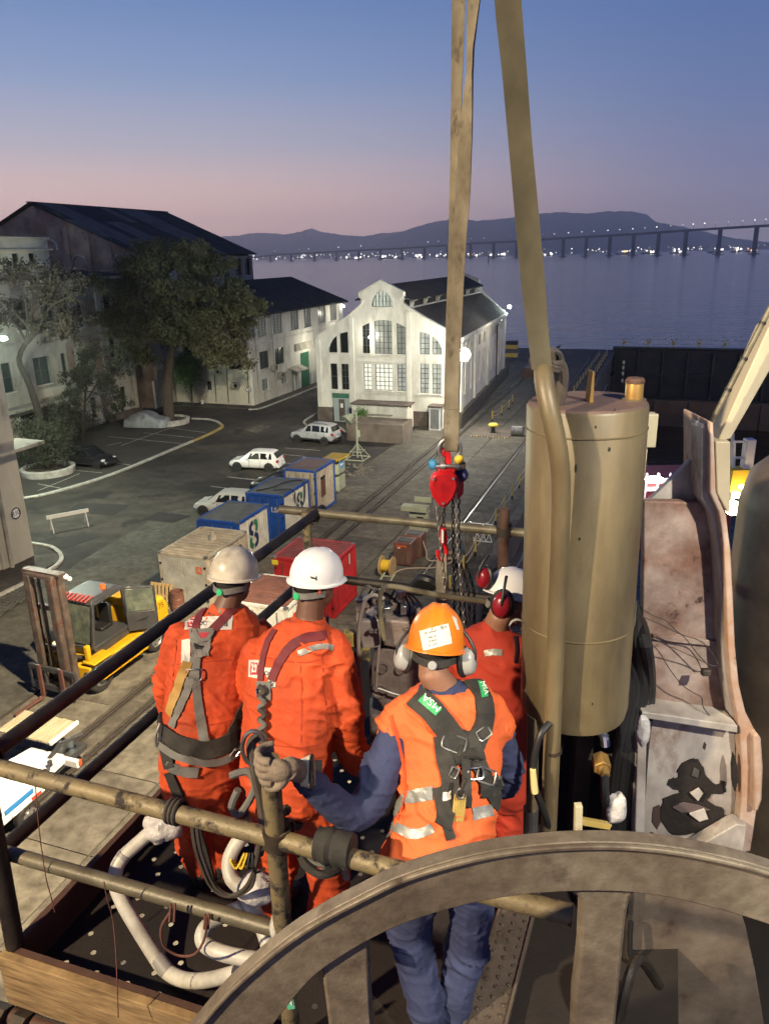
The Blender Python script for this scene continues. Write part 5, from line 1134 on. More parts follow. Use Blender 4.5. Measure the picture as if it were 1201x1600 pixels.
crown_tree('sparse brownish tree with bare forking limbs at the left edge', W(45.2,-43.4,.3), [(62,650,56.5),(46,600,56.5),(30,560,56.5),(52,520,56.5)], [(10,430,30),(50,425,28),(90,445,26),(25,470,26),(70,470,28),(110,480,24),(125,455,20),(5,500,22),(95,515,22),(60,505,18),(118,520,18)], 56.5, .3, M['leaf_brown'], 5600, .26, 31, .5, 'bark_dark')
crown_tree('thin airy tree between the stained wing and the black car', W(52.5,-46.8,0), [(132,650,65),(134,615,65)], [(120,575,20),(150,555,22),(178,585,20),(160,610,20),(190,555,16),(128,600,16),(180,630,16),(110,620,16)], 65, .16, M['leaf_shrub'], 7000, .24, 8, .5, 'bark_dark')
def bush(lab, c, r, n, seed, m, size=.2, name='shrub'):
    rg = random.Random(seed); t = thing(name, lab, 'shrub', (c[0], c[1], 0)); c = V(c); cl = []; mb = MB()
    for i in range(12):
        a = rg.uniform(0,6.28); q = c+V((cos(a)*r*.75*rg.random(), sin(a)*r*.75*rg.random(), r*rg.uniform(.2,1.5))); cl.append((q, r*.55)); mb.tube([(c.x,c.y,.05), c.lerp(q,.5)+V((rg.gauss(0,.1),rg.gauss(0,.1),0)), q], [.035,.025,.01], 5)
    o = mb.obj('stems', M['bark'], t); o['kind'] = 'stuff'
    o = foliage_mesh('leaves', cl, m, n, size, rg).obj('leaves', m, t, sharp=0); o['kind'] = 'stuff'; return t
bush('dense dark shrub growing in the nearer round planter', W(43.7,-42.5,.8), 1.9, 5200, 3, M['leaf_shrub']); bush('dark hedge shrub in front of the stained wing', W(49.5,-46.8,.6), 1.9, 4200, 4, M['leaf_shrub']); bush('low dark shrub against the wing beside the covered car', W(54.6,-48.6,.4), 1.5, 2600, 6, M['leaf_shrub'])
bush('low dark shrub left of the nearer round planter', W(40.5,-46.5,.5), 1.6, 2600, 16, M['leaf_shrub'])
bush('bright green shrub catching the light beside the big trunk', W(70.4,-47.3,2.1), 1.9, 3600, 9, M['leaf_green'], .24); bush('small green shrub growing by the workshop lean-to', W(63.6,-25.2,.4), .9, 900, 10, M['leaf_green'], .18)
def planter(c, r, lab):
    t = thing('planter', lab, 'planter', c, 'round white planters'); MB().rev([(r*.86,.02),(r,.02),(r*1.03,.5),(r*.97,.55),(r*.88,.55),(r*.86,.3)], c, n=28).obj('ring', M['kerb_paint'], t, sharp=40); MB().rev([(.001,.4),(r*.87,.36)], c, n=24).obj('soil', M['bark'], t)
planter(W(61.6,-44.2,0), 1.9, 'white round planter ring at the foot of the big dark tree'); planter(W(43.7,-42.5,0), 1.9, 'white round planter ring holding a dense shrub near the black car')
t = thing('plant_pot', 'small white flower pot against the office wall', 'pot', W(70.9,-46.4,0)); MB().rev([(.001,.0),(.14,0),(.2,.4),(.17,.4),(.16,.34),(.001,.34)], W(70.9,-46.4,.12), n=14).obj('pot', M['sign_white'], t)

# ------------------------------------------------------------------ smaller yard things
t = thing('barrier_trestle', 'white striped road barrier standing on the dark asphalt', 'barrier', W(34.1,-32.1,0)); a, b = W(33.1,-32.9,0), W(35.0,-31.5,0); mb = MB()
mb.beam(a+V((0,0,.9)), b+V((0,0,.9)), .05, .22); mb.obj('board', M['sign_white'], t); u_ = (b-a).normalized(); nrm = V((-u_.y,u_.x,0))
for p in (a+u_*.2, b-u_*.2):
    for sd in (-1,1): MB().beam(p+V((0,0,.95)), p+nrm*.4*sd, .05, .05).obj('leg', M['sign_white'], t)
def tiger(mb1, c, rz, d): pass
mat('tiger_yellow', (.62,.42,.03), .5); mat('pale_green', (.33,.36,.26), .5, col2=(.24,.26,.19), sc=2); mat('sign_blue', (.05,.28,.62), .4)
t = thing('control_cabinet', 'pale green control cabinet stack with tiger striped edges behind the tall container', 'cabinet', W(45.6,-20.0,0), None, -AX)
for z in (.55, 1.7):
    mb = MB(); mb.box((0,0,z), (.9,1.1,1.02)); o = local(t, 'cabinet_body', mb, M['pale_green'], .02)
    for k in range(7):
        mb = MB(); mb.box((-.39+k*.13,-.555,z-.45), (.06,.012,.12)); local(o, 'stripe', mb, M['black'])
        mb = MB(); mb.box((.455,-.46+k*.155,z-.45), (.012,.07,.12)); local(o, 'stripe', mb, M['black'])
mb = MB(); mb.box((0,0,2.3), (1.3,1.9,.1)); o = local(t, 'striped_roof', mb, M['tiger_yellow'], .01)
for k in range(8): mb = MB(); mb.box((-.57+k*.165,0,2.352), (.08,1.91,.012)); local(o, 'stripe', mb, M['black']); mb = MB(); mb.box((-.57+k*.165,-.952,2.3), (.08,.012,.1)); local(o, 'stripe', mb, M['black'])
mb = MB(); mb.box((.458,-.05,1.85), (.012,.6,.45)); o = local(t, 'blue_sign', mb, M['sign_blue']); mb = MB(); mb.box((.466,-.05,1.85), (.006,.4,.12)); local(o, 'sign_print', mb, M['sign_white']); mb = MB(); mb.box((-.2,-.558,1.85), (.3,.012,.35)); local(t, 'blue_sign', mb, M['sign_blue'])
# portable light tower
t = thing('light_mast', 'white portable lighting mast on a tubular base with tilted reflector', 'mast', W(53.8,-21.7,0)); c = W(53.8,-21.7,0); mb = MB(); q = [W(53.8+a*.75,-21.7+b*.75,.06) for a, b in ((-1,-1),(1,-1),(1,1),(-1,1))]
for i in range(4): mb.beam(q[i], q[(i+1) % 4], .07, .07)
for p in q: mb.beam(p, c+V((0,0,1.25)), .05, .05)
q2 = [W(53.8+a*.45,-21.7+b*.45,.65) for a, b in ((-1,-1),(1,-1),(1,1),(-1,1))]
for i in range(4): mb.beam(q2[i], q2[(i+1) % 4], .05, .05)
mb.obj('base_frame', M['pale_green'], t); MB().cyl(c+V((0,0,.1)), c+V((0,0,3.7)), .07, n=8).obj('mast_tube', M['pale_green'], t)
MB().cyl(c+V((-.35,.1,3.45)), c+V((-.75,-.15,3.05)), .16, .5, n=14).obj('reflector', M['pale_green'], t); MB().box(c+V((.12,0,2.0)), (.25,.25,.5)).obj('switch_box', M['pale_green'], t)
# pallet and drum by the grey container
mat('pallet_wood', (.42,.30,.14), .8, col2=(.30,.20,.09), sc=4, stretch=(1,1,4))
t = thing('pallet', 'pale wooden pallet leaning upright against the grey container', 'pallet', W(26.3,-20.4,0), None, -AX)
tilt = Matrix.Rotation(radians(-10), 3, 'X')
for k in range(6): mb = MB(); mb.box(tilt @ V((-.5+k*.2, 0, .6)), (.13,.025,1.2), M=tilt); local(t, 'board', mb, M['pallet_wood'], .006)
for z in (.08,.6,1.12): mb = MB(); mb.box(tilt @ V((0,.06,z)), (1.15,.09,.1), M=tilt); local(t, 'bearer', mb, M['pallet_wood'], .006)
t = thing('rusty_drum', 'rusty open drum standing beside the upright pallet', 'drum', W(26.4,-19.55,0)); c = W(26.4,-19.55,0); MB().rev([(.001,.02),(.29,.0),(.3,.3),(.315,.31),(.3,.33),(.3,.62),(.315,.63),(.3,.65),(.3,.95),(.27,.95),(.27,.1),(.001,.1)], c, n=20).obj('drum_shell', M['c_red_brown'], t)
# welding sets with a hose
t = thing('welding_set', 'pair of rusty red welding sets with pale printed front', 'welder', W(35.3,-11.5,0), None, -AX)
for k, (x, y) in enumerate(((-.05,-.6),(.1,.55))):
    mb = MB(); mb.box((x,y,.65), (.95,.95,1.2)); o = local(t, 'casing', mb, M['c_red_brown'], .03)
    mb = MB(); mb.box((x,y,1.26), (.7,.6,.03)); local(o, 'top_grille', mb, M['black'])
    for q in (-.3,0,.3): mb = MB(); mb.box((x+q,y-.48,.5), (.12,.02,.6)); local(o, 'louvre', mb, M['plinth'])
    if k == 0: mb = MB(); mb.box((x-.05,y-.485,1.08), (.55,.012,.07)); local(o, 'print', mb, M['c_orange']); mb = MB(); mb.box((x-.18,y-.486,.98), (.14,.012,.05)); local(o, 'print', mb, M['sign_white'])
t = thing('hose', 'pale air hose coiled on the quay right of the welding sets', 'hose', W(35.6,-10.0,0)); pts = [W(35.8,-11.0,1.0), W(35.6,-10.7,.4), W(35.2,-10.4,.05)]+[W(36.0+.45*sin(a),-9.7+.6*cos(a),.05+.012*a) for a in [i*.5 for i in range(26)]]+[W(34.6,-9.6,.05), W(33.9,-11.2,.05), W(33.0,-11.6,.05), W(31.5,-11.2,.05)]
MB().tube(bez(pts, 3), .035, 6).obj('hose_coil', mat('hose_pale', (.34,.27,.21), .7), t)
t = thing('control_desk', 'small pale green control desk behind the welding sets', 'desk', W(39.6,-12.3,0), None, -AX); mb = MB(); mb.box((0,0,.6), (1.1,.5,1.2)); local(t, 'desk_body', mb, M['pale_green'], .02); mb = MB(); mb.box((-.2,-.2,1.38), (1.5,.6,.3)); local(t, 'desk_top', mb, M['pale_green'], .02); mb = MB(); mb.box((.1,.3,1.75), (1.0,.1,.3)); local(t, 'display_box', mb, M['pale_green'], .02); mb = MB(); mb.box((.1,-.26,.6), (.4,.02,.6)); local(t, 'dark_opening', mb, M['black'])
t = thing('cable_reel', 'yellow wooden cable reel right of the red container', 'reel', W(32.9,-11.9,0)); c = W(32.9,-11.9,.5); e = W(0,1); mb = MB()
for q in (-.28,.28): MB().cyl(c+e*(q-.03), c+e*(q+.03), .5, n=20).obj('flange', M['pallet_wood'], t)
MB().cyl(c-e*.25, c+e*.25, .3, n=16).obj('drum', M['tiger_yellow'], t)
t = thing('step_ladder', 'short pale step ladder lying on the quay near the engine', 'ladder', W(30.6,-11.4,0)); mb = MB(); a, b = W(30.1,-11.8,.05), W(31.2,-11.4,.9); o_ = W(.0,.5)
mb = MB(); mb.beam(a,b,.06,.06); mb.obj('rail', M['pale_green'], t); MB().beam(a+o_,b+o_,.06,.06).obj('rail', M['pale_green'], t)
for k in range(4): p = a.lerp(b,(k+.5)/4); MB().beam(p,p+o_,.05,.05).obj('rung', M['pale_green'], t)
# mooring bollards
def bollard(c, lab):
    t = thing('mooring_bollard', lab, 'bollard', (c[0],c[1],0), 'yellow mooring bollards'); c = V(c)
    MB().rev([(.26,.0),(.24,.06),(.17,.12),(.16,.5),(.2,.56)], c, n=16).obj('stem', M['black'], t)
    MB().rev([(.2,.55),(.42,.58),(.45,.68),(.36,.78),(.001,.82)], c, n=18).obj('head', M['tiger_yellow'], t)
    return t
bp_ = W(65.2,-13.5,.08); bollard(bp_, 'yellow headed mooring bollard on a dark striped base slab')
t = thing('base_slab', 'dark square slab with yellow and black striped near edge', 'slab', W(65.2,-13.5,0), None, -AX); mb = MB(); mb.box((0,0,.04), (3.4,3.4,.07)); local(t, 'slab_body', mb, M['plinth'])
for k in range(14): mb = MB(); mb.box((-1.58+k*.243,-1.72,.05), (.12,.06,.09)); local(t, 'stripe', mb, M['tiger_yellow'] if k % 2 else M['sign_white'])
for s_, l_ in ((92,'yellow bollard far along the quay beside the workshop end'),(108,'farthest yellow bollard near the end of the quay')): bollard(W(s_,-13.2,0), l_)
# rope fences with yellow posts
def fence(pts, lab, posth=1.0, sag=.18, m=None, name='rope_fence', sub=True):
    t = thing(name, lab, 'fence', pts[0]); pts = [V(p) for p in pts]
    for p in pts:
        MB().cyl(p, p+V((0,0,posth)), .045, n=8).obj('post', m or M['tiger_yellow'], t); MB().cyl(p, p+V((0,0,.25)), .06, n=8).obj('post_foot', M['black'], t)
    for a, b in zip(pts[:-1], pts[1:]):
        for z in (posth*.95, posth*.55):
            MB().tube([a.lerp(b,f)+V((0,0,z-sag*4*f*(1-f))) for f in [i/7 for i in range(8)]], .025, 5).obj('rope', mat('rope_pale', (.4,.36,.26), .8) if 'rope_pale' not in M else M['rope_pale'], t)
    return t
fence([W(31.5+i*2.55,-8.35) for i in range(13)], 'yellow posts with sagging ropes along the dock edge')
fence([W(70,-14.6), W(73,-14.3), W(76,-14.2), W(79,-14.4)], 'short rope fence with yellow posts beside the workshop wall')
fence([W(86+i*3.2,-9.0) for i in range(11)], 'far rope fence with yellow posts along the dock edge')
t = thing('lattice_frame', 'white lattice gangway frame on the dock edge', 'frame', W(38.6,-8.7,0)); a, b = W(38.6,-9.2), W(38.6,-7.9); mb = MB()
for z in (.1,.6,1.1): MB().beam(a+V((0,0,z)), b+V((0,0,z)), .05, .05).obj('rail', M['sign_white'], t)
for k in range(4):
    p, q = a.lerp(b,k/4), a.lerp(b,(k+1)/4); MB().beam(p+V((0,0,.1)), q+V((0,0,1.1)), .04, .04).obj('brace', M['sign_white'], t); MB().beam(q+V((0,0,.1)), p+V((0,0,1.1)), .04, .04).obj('brace', M['sign_white'], t)
t = thing('steel_post', 'round grey steel post on the dock edge near the lattice frame', 'post', W(36.2,-8.6,0)); MB().cyl(W(36.2,-8.6,0), W(36.2,-8.6,1.7), .22, n=14).obj('tube', M['concrete'], t); MB().cyl(W(36.2,-8.6,1.7), W(36.2,-8.6,2.0), .07, n=8).obj('pin', M['steel'], t)
t = thing('rope_pile', 'dark coiled mooring ropes heaped on the far quay', 'rope', W(93,-13.6,0)); mb = MB()
for k in range(5): mb.tube([W(93+1.6*sin(a)*(1-.08*k),-13.6+1.1*cos(a)*(1-.1*k),.1+k*.14) for a in [2*pi*i/16 for i in range(16)]], .1, 6, close=True)
mb.obj('rope_coil', M['plinth'], t)
t = thing('steel_drum', 'short steel drum lying on its side near the tank', 'drum', W(64.8,-11.2,0)); c = W(64.8,-11.3,.42); MB().cyl(c-W(0,.5), c+W(0,.5), .42, n=18).obj('drum_shell', M['steel'], t)
t = thing('striped_cabinet', 'yellow and black striped cabinet standing at the far quay edge', 'cabinet', W(116.5,-21.6,0), None, -AX)
for z in range(4): mb = MB(); mb.box((0,0,.35+z*.6), (1.7,1.0,.56)); local(t, 'panel', mb, M['tiger_yellow'] if z % 2 == 0 else M['black'], .02)
t = thing('storage_box', 'long dull pink storage box on the far quay', 'box', W(100,-15.2,0), None, -AX); mb = MB(); mb.box((0,0,.6), (2.6,6,1.2)); local(t, 'box_body', mb, M['c_red_brown'], .03)
t = thing('manhole_heap', 'rubble heap around an open manhole beside the rails', 'rubble', W(50.6,-21.0,0)); rg = random.Random(4); mb = MB()
for i in range(70):
    a = rg.uniform(0,6.28); r = rg.uniform(.5,1.6); k = rg.uniform(.06,.22); mb.box(W(50.6+r*sin(a)*1.2,-20.8+r*cos(a),k*.3), (k,k*.8,k*.6), rg.uniform(0,3))
o = mb.obj('rubble', M['concrete'], t, sharp=0); o['kind'] = 'stuff'; MB().rev([(.001,.012),(.5,.012)], W(50.6,-20.8,0), n=18).obj('manhole', M['black'], t)
# ------------------------------------------------------------------ dock gate and the ship lying in the dock
mat('gate_steel', (.04,.043,.038), .6, .2, col2=(.075,.065,.05), sc=.6, bump=.2, bsc=8, rust=(.07,.035,.02), rsc=1.2, rlo=.6, rhi=.75); mat('sill_rust', (.36,.22,.12), .85, col2=(.20,.13,.08), sc=.5, bump=.3, bsc=5, rust=(.42,.18,.07), rsc=.9, rlo=.5, rhi=.7)
g = thing('dock_gate', 'dark ribbed steel dock gate with yellow crossed stanchions on top', 'gate', W(126,8,-7))
MB().beam(W(126.2,-7.6,-3.2), W(126.2,30,-3.2), .3, 7.6).obj('skin_plate', M['gate_steel'], g, sharp=0)
t = -7.3; k = 0
while t < 30: MB().beam(W(125.8,t,-7.0), W(125.8,t,.5), .35, .55, up=(0,1,0)).obj('rib', M['gate_steel'], g, sharp=0); t += 3.55
for z in (.3,-3.3,-6.9): MB().beam(W(125.75,-7.6,z), W(125.75,30,z), .5, .3).obj('stringer', M['gate_steel'], g, sharp=0)
MB().beam(W(126.2,-7.6,.68), W(126.2,30,.68), 1.8, .12).obj('walkway', M['dark_steel'], g, sharp=0)
t = -6; k = 0
while t < 29:
    for q in (-.35,.35):
        MB().beam(W(125.6,t+q,.75), W(125.6,t-q,2.1), .1, .1).obj('stanchion', M['tiger_yellow'], g, sharp=0)
    MB().box(W(125.55,t,1.5), (.5,.2,.22)).obj('stanchion_plate', M['tiger_yellow'], g, sharp=0); t += 3.55
mb = MB()
for z in (1.3,2.0): mb.tube([W(125.6,-7,z), W(125.6,29,z)], .03, 5)
mb.obj('hand_rope', M['sign_white'], g, sharp=0)
fm = MB().ell((0,0,0), (.16,.16,.13), n=8, m=5).mesh('float', M['sign_white'], sharp=0)
for i in range(44): inst('rope_float', fm, g, W(125.4,-6.5+i*.8,2.15+(.35 if i % 3 == 0 else -.1*(i % 2)))-g.location)
d = thing('dock_sill', 'rusty streaked sill wall under the dock gate', 'wall', W(124,8,-12)); MB().beam(W(125.2,-7.6,-9.6), W(125.2,30,-9.6), 1.6, 5.2).obj('wall_face', M['sill_rust'], d, sharp=0)
for t_ in range(-6, 29, 5): MB().beam(W(124.35,t_,-12), W(124.35,t_,-7.2), .12, .2, up=(0,1,0)).obj('fender_strip', M['dark_steel'], d, sharp=0)
t = thing('signal_mast', 'thin dark post with lamp strip near the dock gate corner', 'post', W(124.8,-5.8,-4)); MB().cyl(W(124.6,-5.8,-5), W(124.6,-5.8,-1.2), .12, n=6).obj('post', M['black'], t); 
for z in (-1.4,-2.2,-3.1,-4.2): MB().box(W(124.45,-5.8,z), (.3,.2,.5)).obj('lamp_strip', M['dim_glass'], t)
fence([W(96+i*3.1,-7.9,0) for i in range(8)], 'yellow stanchion fence climbing to the dock gate', 1.3)
# other vessel in the dock
mat('ship_red', (.22,.025,.03), .5, col2=(.15,.02,.025), sc=1); mat('ship_white', (.6,.58,.6), .5)
def PB(u, v, Y): return P(u, v, Y)
t = thing('deckhouse', 'red and white deckhouse with a glaring white lamp on the ship in the dock', 'deckhouse', (16.5,46,-1)); a = P(1008,742,46); b = P(1100,742,46); x0, x1 = a.x, b.x; z1 = a.z; z0 = P(1010,790,46).z
MB().hexa([(x0,46,z0-3),(x1+2,46,z0-3),(x1+2,50,z0-3),(x0,50,z0-3)], [(x0,46,z1-.5),(x1+2,46,z1-.5),(x1+2,50,z1-.5),(x0,50,z1-.5)]).obj('wall', M['ship_red'], t, sharp=0)
MB().box(((x0+x1)/2+1, 45.9, (z0+z1)/2+.1), (x1-x0+2, .12, .22)).obj('white_band', M['ship_white'], t, sharp=0); MB().box(((x0+x1)/2+1, 45.9, z1-.35), (x1-x0+2, .12, .3)).obj('white_band', M['ship_white'], t, sharp=0)
for i in range(6): MB().box((x0+i*(x1-x0)/5+.02, 45.88, (z0+z1)/2+.35), (.1,.1,z1-z0-.4)).obj('frame_post', M['ship_white'], t, sharp=0)
c = P(1021,749,45.7); MB().ell(c, (.55,.2,.22)).obj('lamp', M['lamp_white'], t); lamp('POINT', 'deckhouse_lamp', c+V((0,-.6,-.1)), 120, (1,.95,1), .3)
for i in range(4): MB().cyl(P(1077+i*5,740,47), P(1077+i*5,712,47), .12, n=6).obj('vent_pipe', M['ship_white'], t)
t = thing('gangway_tower', 'yellow lit lattice gangway tower beside the white boom', 'tower', (13.3,29,3)); mb = MB()
A0 = P(1143,800,29); 
def gq(u, v): return P(u, v, 29)
for u in (1143,1162):
    MB().beam(gq(u,800), gq(u+3,688), .1,.1, up=(0,1,0)).obj('post', M['ship_white'], t, sharp=0); MB().beam(gq(u,800)+V((0,1.2,0)), gq(u+3,688)+V((0,1.2,0)), .1,.1, up=(0,1,0)).obj('post', M['ship_white'], t, sharp=0)
for v in (690,715,738,760,785): MB().beam(gq(1143,v), gq(1164,v), .08,.08).obj('rung', M['tiger_yellow'] if v > 730 else M['ship_white'], t, sharp=0)
MB().box(gq(1167,715), (.35,.4,1.5)).obj('switch_box', M['ship_white'], t, bev=.02); MB().box(gq(1150,748), (.7,.6,.9)).obj('machine_box', M['tiger_yellow'], t, bev=.03)
for u, v, r in ((1139,790,.3),(1146,770,.13),(1152,757,.1)): MB().ell(gq(u,v)+V((0,-.3,0)), (r,r,r)).obj('lamp', M['lamp_warm'], t)
lamp('POINT', 'gangway_lamp', gq(1146,775)+V((0,-.8,0)), 160, (1,.72,.3), .2)
# ------------------------------------------------------------------ our ship: platform, rails, tank, wheel
mat('deck_shaded', (.010,.007,.006), .75, col2=(.018,.012,.009), sc=3, bump=.2, bsc=30); mat('toe_brown', (.085,.04,.025), .7, col2=(.05,.024,.016), sc=5, bump=.25, bsc=40, rust=(.13,.075,.045), rsc=3, rlo=.56, rhi=.7)  # deck colour darkened to hold the shadow lying on the platform floor
mat('tube_dark', (.022,.017,.014), .5, .35, col2=(.05,.038,.03), sc=6, lo=.45, hi=.7, bump=.25, bsc=70); mat('tube_yellow', (.21,.165,.085), .5, .1, col2=(.13,.105,.065), sc=5, rust=(.03,.024,.02), rsc=13, rlo=.50, rhi=.60, bump=.2, bsc=60); mat('tube_galv', (.17,.15,.10), .45, .15, col2=(.105,.09,.06), sc=6, bump=.15, bsc=60, fine=(.6, 8)); mat('clamp', (.05,.042,.035), .6, .5, col2=(.09,.06,.04), sc=20)
def Wd(s, t, drop): return W(s, t, H-drop)
FZ = H-3.1
def railtube(a, b, r, m, name, lab, group='guard rail tubes of the working platform', n=16):
    a, b = V(a), V(b); c = (a+b)/2; t = thing(name, lab, 'rail', c, group); mb = MB(); k = 10; ofs = random.uniform(0,9)
    mb.tube([a.lerp(b, i/k)+V((0,0,.004*noise.noise(V((i*.7,ofs,0))))) for i in range(k+1)], r, n, cap=False); mb.tube([a,a.lerp(b,.002)], r*.8, n); o = mb.obj('tube', m, t, sharp=60)
    q = MB(); d = (b-a).normalized()
    for p, e in ((a,1),(b,-1)): q = MB(); q.tube([p-d*.004*e, p+d*.02*e], [r*1.0, r*.99], n); q.obj('tube_end', m, t, sharp=40)
    return t
railtube(Wd(1.9,-2.57,2.0), Wd(5.55,-2.57,2.0), .037, M['tube_dark'], 'guard_rail', 'dark outer top rail running away along the left side of the platform')
railtube(Wd(1.9,-2.6,2.5), Wd(5.5,-2.6,2.5), .035, M['tube_dark'], 'guard_rail', 'dark outer middle rail under the left top rail')
railtube(Wd(5.44,-2.9,2.0), Wd(5.44,-.2,2.0), .036, M['tube_galv'], 'guard_rail', 'far top rail crossing behind the red chain hoist')
railtube(Wd(5.3,-2.5,2.5), Wd(5.3,-.3,2.5), .036, M['tube_dark'], 'guard_rail', 'dark far middle rail passing behind the white helmet')
railtube(Wd(2.0,-2.75,2.0), Wd(1.985,-.12,2.0), .0345, M['tube_yellow'], 'guard_rail', 'worn yellow near top rail crossing in front of the workers')
railtube(Wd(2.03,-2.75,2.5), Wd(2.05,-.86,2.5), .031, M['tube_galv'], 'guard_rail', 'grey galvanised near middle rail above the timber board')
railtube(Wd(1.99,-1.17,1.66), Wd(2.03,-1.19,3.45), .036, M['tube_yellow'], 'rail_post', 'yellow centre post gripped by the gloved hand')
railtube(Wd(1.98,-2.53,1.9), Wd(1.93,-2.53,3.4), .04, M['tube_dark'], 'rail_post', 'brown near left corner post of the platform')
railtube(Wd(5.36,-2.63,1.97), Wd(5.36,-2.63,3.3), .036, M['tube_yellow'], 'rail_post', 'far left corner post behind the two white helmets')
railtube(Wd(5.42,-1.02,1.82), Wd(5.42,-1.02,3.4), .04, M['toe_brown'], 'rail_post', 'thick rusty far post right of the hanging chains')
def clamp(c, lab, r=.052, ax=(0,0,1), ax2=None):
    t = thing('pipe_clamp', lab, 'clamp', c, 'scaffold clamps on the rails'); c = V(c); a = V(ax).normalized()
    mb = MB(); mb.rev([(r*.8,-.035),(r,-.035),(r,.035),(r*.8,.035)], c, a.to_track_quat('Z','Y').to_matrix(), 14); mb.obj('collar', M['clamp'], t)
    b = V(ax2 or W(0,1)).normalized(); mb = MB(); mb.rev([(r*.8,-.035),(r,-.035),(r,.035),(r*.8,.035)], c+a*.0+a.cross(b)*.03, b.to_track_quat('Z','Y').to_matrix(), 14); mb.obj('collar', M['clamp'], t)
    for sg in (-1,1):
        p = c+a.cross(b)*(.03)+a*.055*sg; MB().cyl(p-a.cross(b)*.06, p+a.cross(b)*.05, .012, n=6).obj('bolt', M['clamp'], t); MB().cyl(p+a.cross(b)*.04, p+a.cross(b)*.062, .019, n=6).obj('nut', M['clamp'], t)
    return t
clamp(Wd(2.0,-1.17,2.0), 'dark clamp joining the yellow centre post and the near top rail'); clamp(Wd(5.44,-2.6,2.0), 'clamp at the far left corner of the rails', ax=W(1,0)); clamp(Wd(5.44,-1.02,2.0), 'dark clamp on the rusty far post', r=.065); clamp(Wd(2.0,-2.55,2.0), 'clamp at the near left corner of the rails')
t = thing('wire_bundle', 'yellow and black tie wires hanging under the centre clamp', 'wire', Wd(1.97,-1.27,2.05)); c = Wd(1.95,-1.28,2.06)
for k in range(4): MB().tube(bez([c+V((.01*k,0,0)), c+V((.02*k-.03,-.02,-.05)), c+V((.03*k-.05,-.01,-.02-.02*k)), c+V((.03*k-.02,0,-.07))], 5), .005, 5).obj('wire', M['tiger_yellow'] if k < 2 else M['black'], t)
# floor of the platform with small drilled holes
fl = thing('platform_floor', 'dark perforated floor plate of the working platform', 'floor', Wd(3.6,-1.2,3.1)); mb = MB(); ps = .085; r = .0095
s0, s1, t0, t1 = 1.93, 5.42, -2.5, .35; ni, nj = int((s1-s0)/ps), int((t1-t0)/ps); n = 0; rg = random.Random(2)
for i in range(ni):
    for j in range(nj):
        a, b = s0+i*ps, t0+j*ps; cs_, ct = a+ps/2, b+ps/2
        hole = i < 26 and j < 16 and (i+j) % 2 == 0 and rg.random() < .82
        co = [Wd(a,b,3.1), Wd(a,b+ps,3.1), Wd(a+ps,b+ps,3.1), Wd(a+ps,b,3.1)]
        if not hole: mb.add(co, [(0,1,2,3)]); continue
        hs = [Wd(cs_+r*sin(q), ct+r*cos(q), 3.1) for q in [radians(225+k*45) for k in range(8)]]
        hs = [Wd(cs_+r*x, ct+r*y, 3.1) for x, y in ((-1,-1),(-1.4,0),(-1,1),(0,1.4),(1,1),(1.4,0),(1,-1),(0,-1.4))]
        mb.add(co+hs, [(0,1,6,5,4),(1,2,8,7,6),(2,3,10,9,8),(3,0,4,11,10)])
mb.obj('perforated_plate', M['deck_shaded'], fl, sharp=0, merge=True)
for s_ in (2.6,3.5,4.4,5.2): MB().beam(Wd(s_,-2.5,3.16), Wd(s_,.35,3.16), .06, .09).obj('floor_beam', M['deck_shaded'], fl, sharp=0)
mat('toe_timber', (.36,.24,.11), .8, col2=(.24,.15,.065), sc=2.2, stretch=(1,1,9), bump=.3, bsc=30, fine=(.8, 6), rnd=False)
t = thing('toe_board', 'pale timber toe board along the near edge of the platform', 'board', Wd(1.89,-1.6,3.1)); MB().beam(Wd(1.89,-2.56,3.07), Wd(1.93,-.3,3.07), .04, .28).obj('plank', M['toe_timber'], t, bev=.004); MB().beam(Wd(1.925,-2.5,2.935), Wd(1.965,-.3,2.935), .03, .012).obj('brown_edge', M['toe_brown'], t)
t = thing('toe_board', 'brown painted toe board along the left edge of the platform', 'board', Wd(3.6,-2.55,3.1)); MB().beam(Wd(1.92,-2.53,3.06), Wd(5.45,-2.53,3.06), .035, .27).obj('plank', M['toe_brown'], t, bev=.004)
t = thing('ledger_pipe', 'rusty ledger pipe with couplers under the timber toe board', 'pipe', Wd(1.86,-1.6,3.3)); MB().tube([Wd(1.86,-2.9,3.28), Wd(1.9,-.6,3.28)], .04, 12).obj('tube', M['toe_brown'], t); 
for q in (-2.62,-2.5): MB().cyl(Wd(1.84,q,3.28), Wd(1.84,q+.07,3.28), .065, n=8).obj('coupler', M['clamp'], t)
# scaffold plank with raised buttons, right of the blue trousers
mat('plank_steel', (.15,.125,.10), .5, .4, col2=(.09,.07,.055), sc=5, rust=(.07,.045,.035), rsc=4, rlo=.55, rhi=.7, bump=.2, bsc=40)
t = thing('scaffold_plank', 'steel scaffold plank with rows of raised buttons beside blue trousers', 'plank', Wd(2.5,-.44,3.05)); a, b = Wd(1.7,-.47,3.05), Wd(3.1,-.43,3.05); MB().beam(a, b, .17, .035).obj('plank_body', M['plank_steel'], t, bev=.004)
MB().beam(a+W(0,-.08,.022), b+W(0,-.08,.022), .012, .02).obj('edge_rib', M['plank_steel'], t); MB().beam(a+W(0,.08,.022), b+W(0,.08,.022), .012, .02).obj('edge_rib', M['plank_steel'], t)
bm_ = MB().rev([(.009,.0),(.008,.008),(.005,.009),(.0045,.002),(.001,.002)], n=10).mesh('button', M['plank_steel'])
for i in range(27):
    for q in (-.05,0,.05): inst('button', bm_, t, a.lerp(b,(i+.5+(.5 if q == 0 else 0))/27.5)+W(0,q,.0178)-t.location)
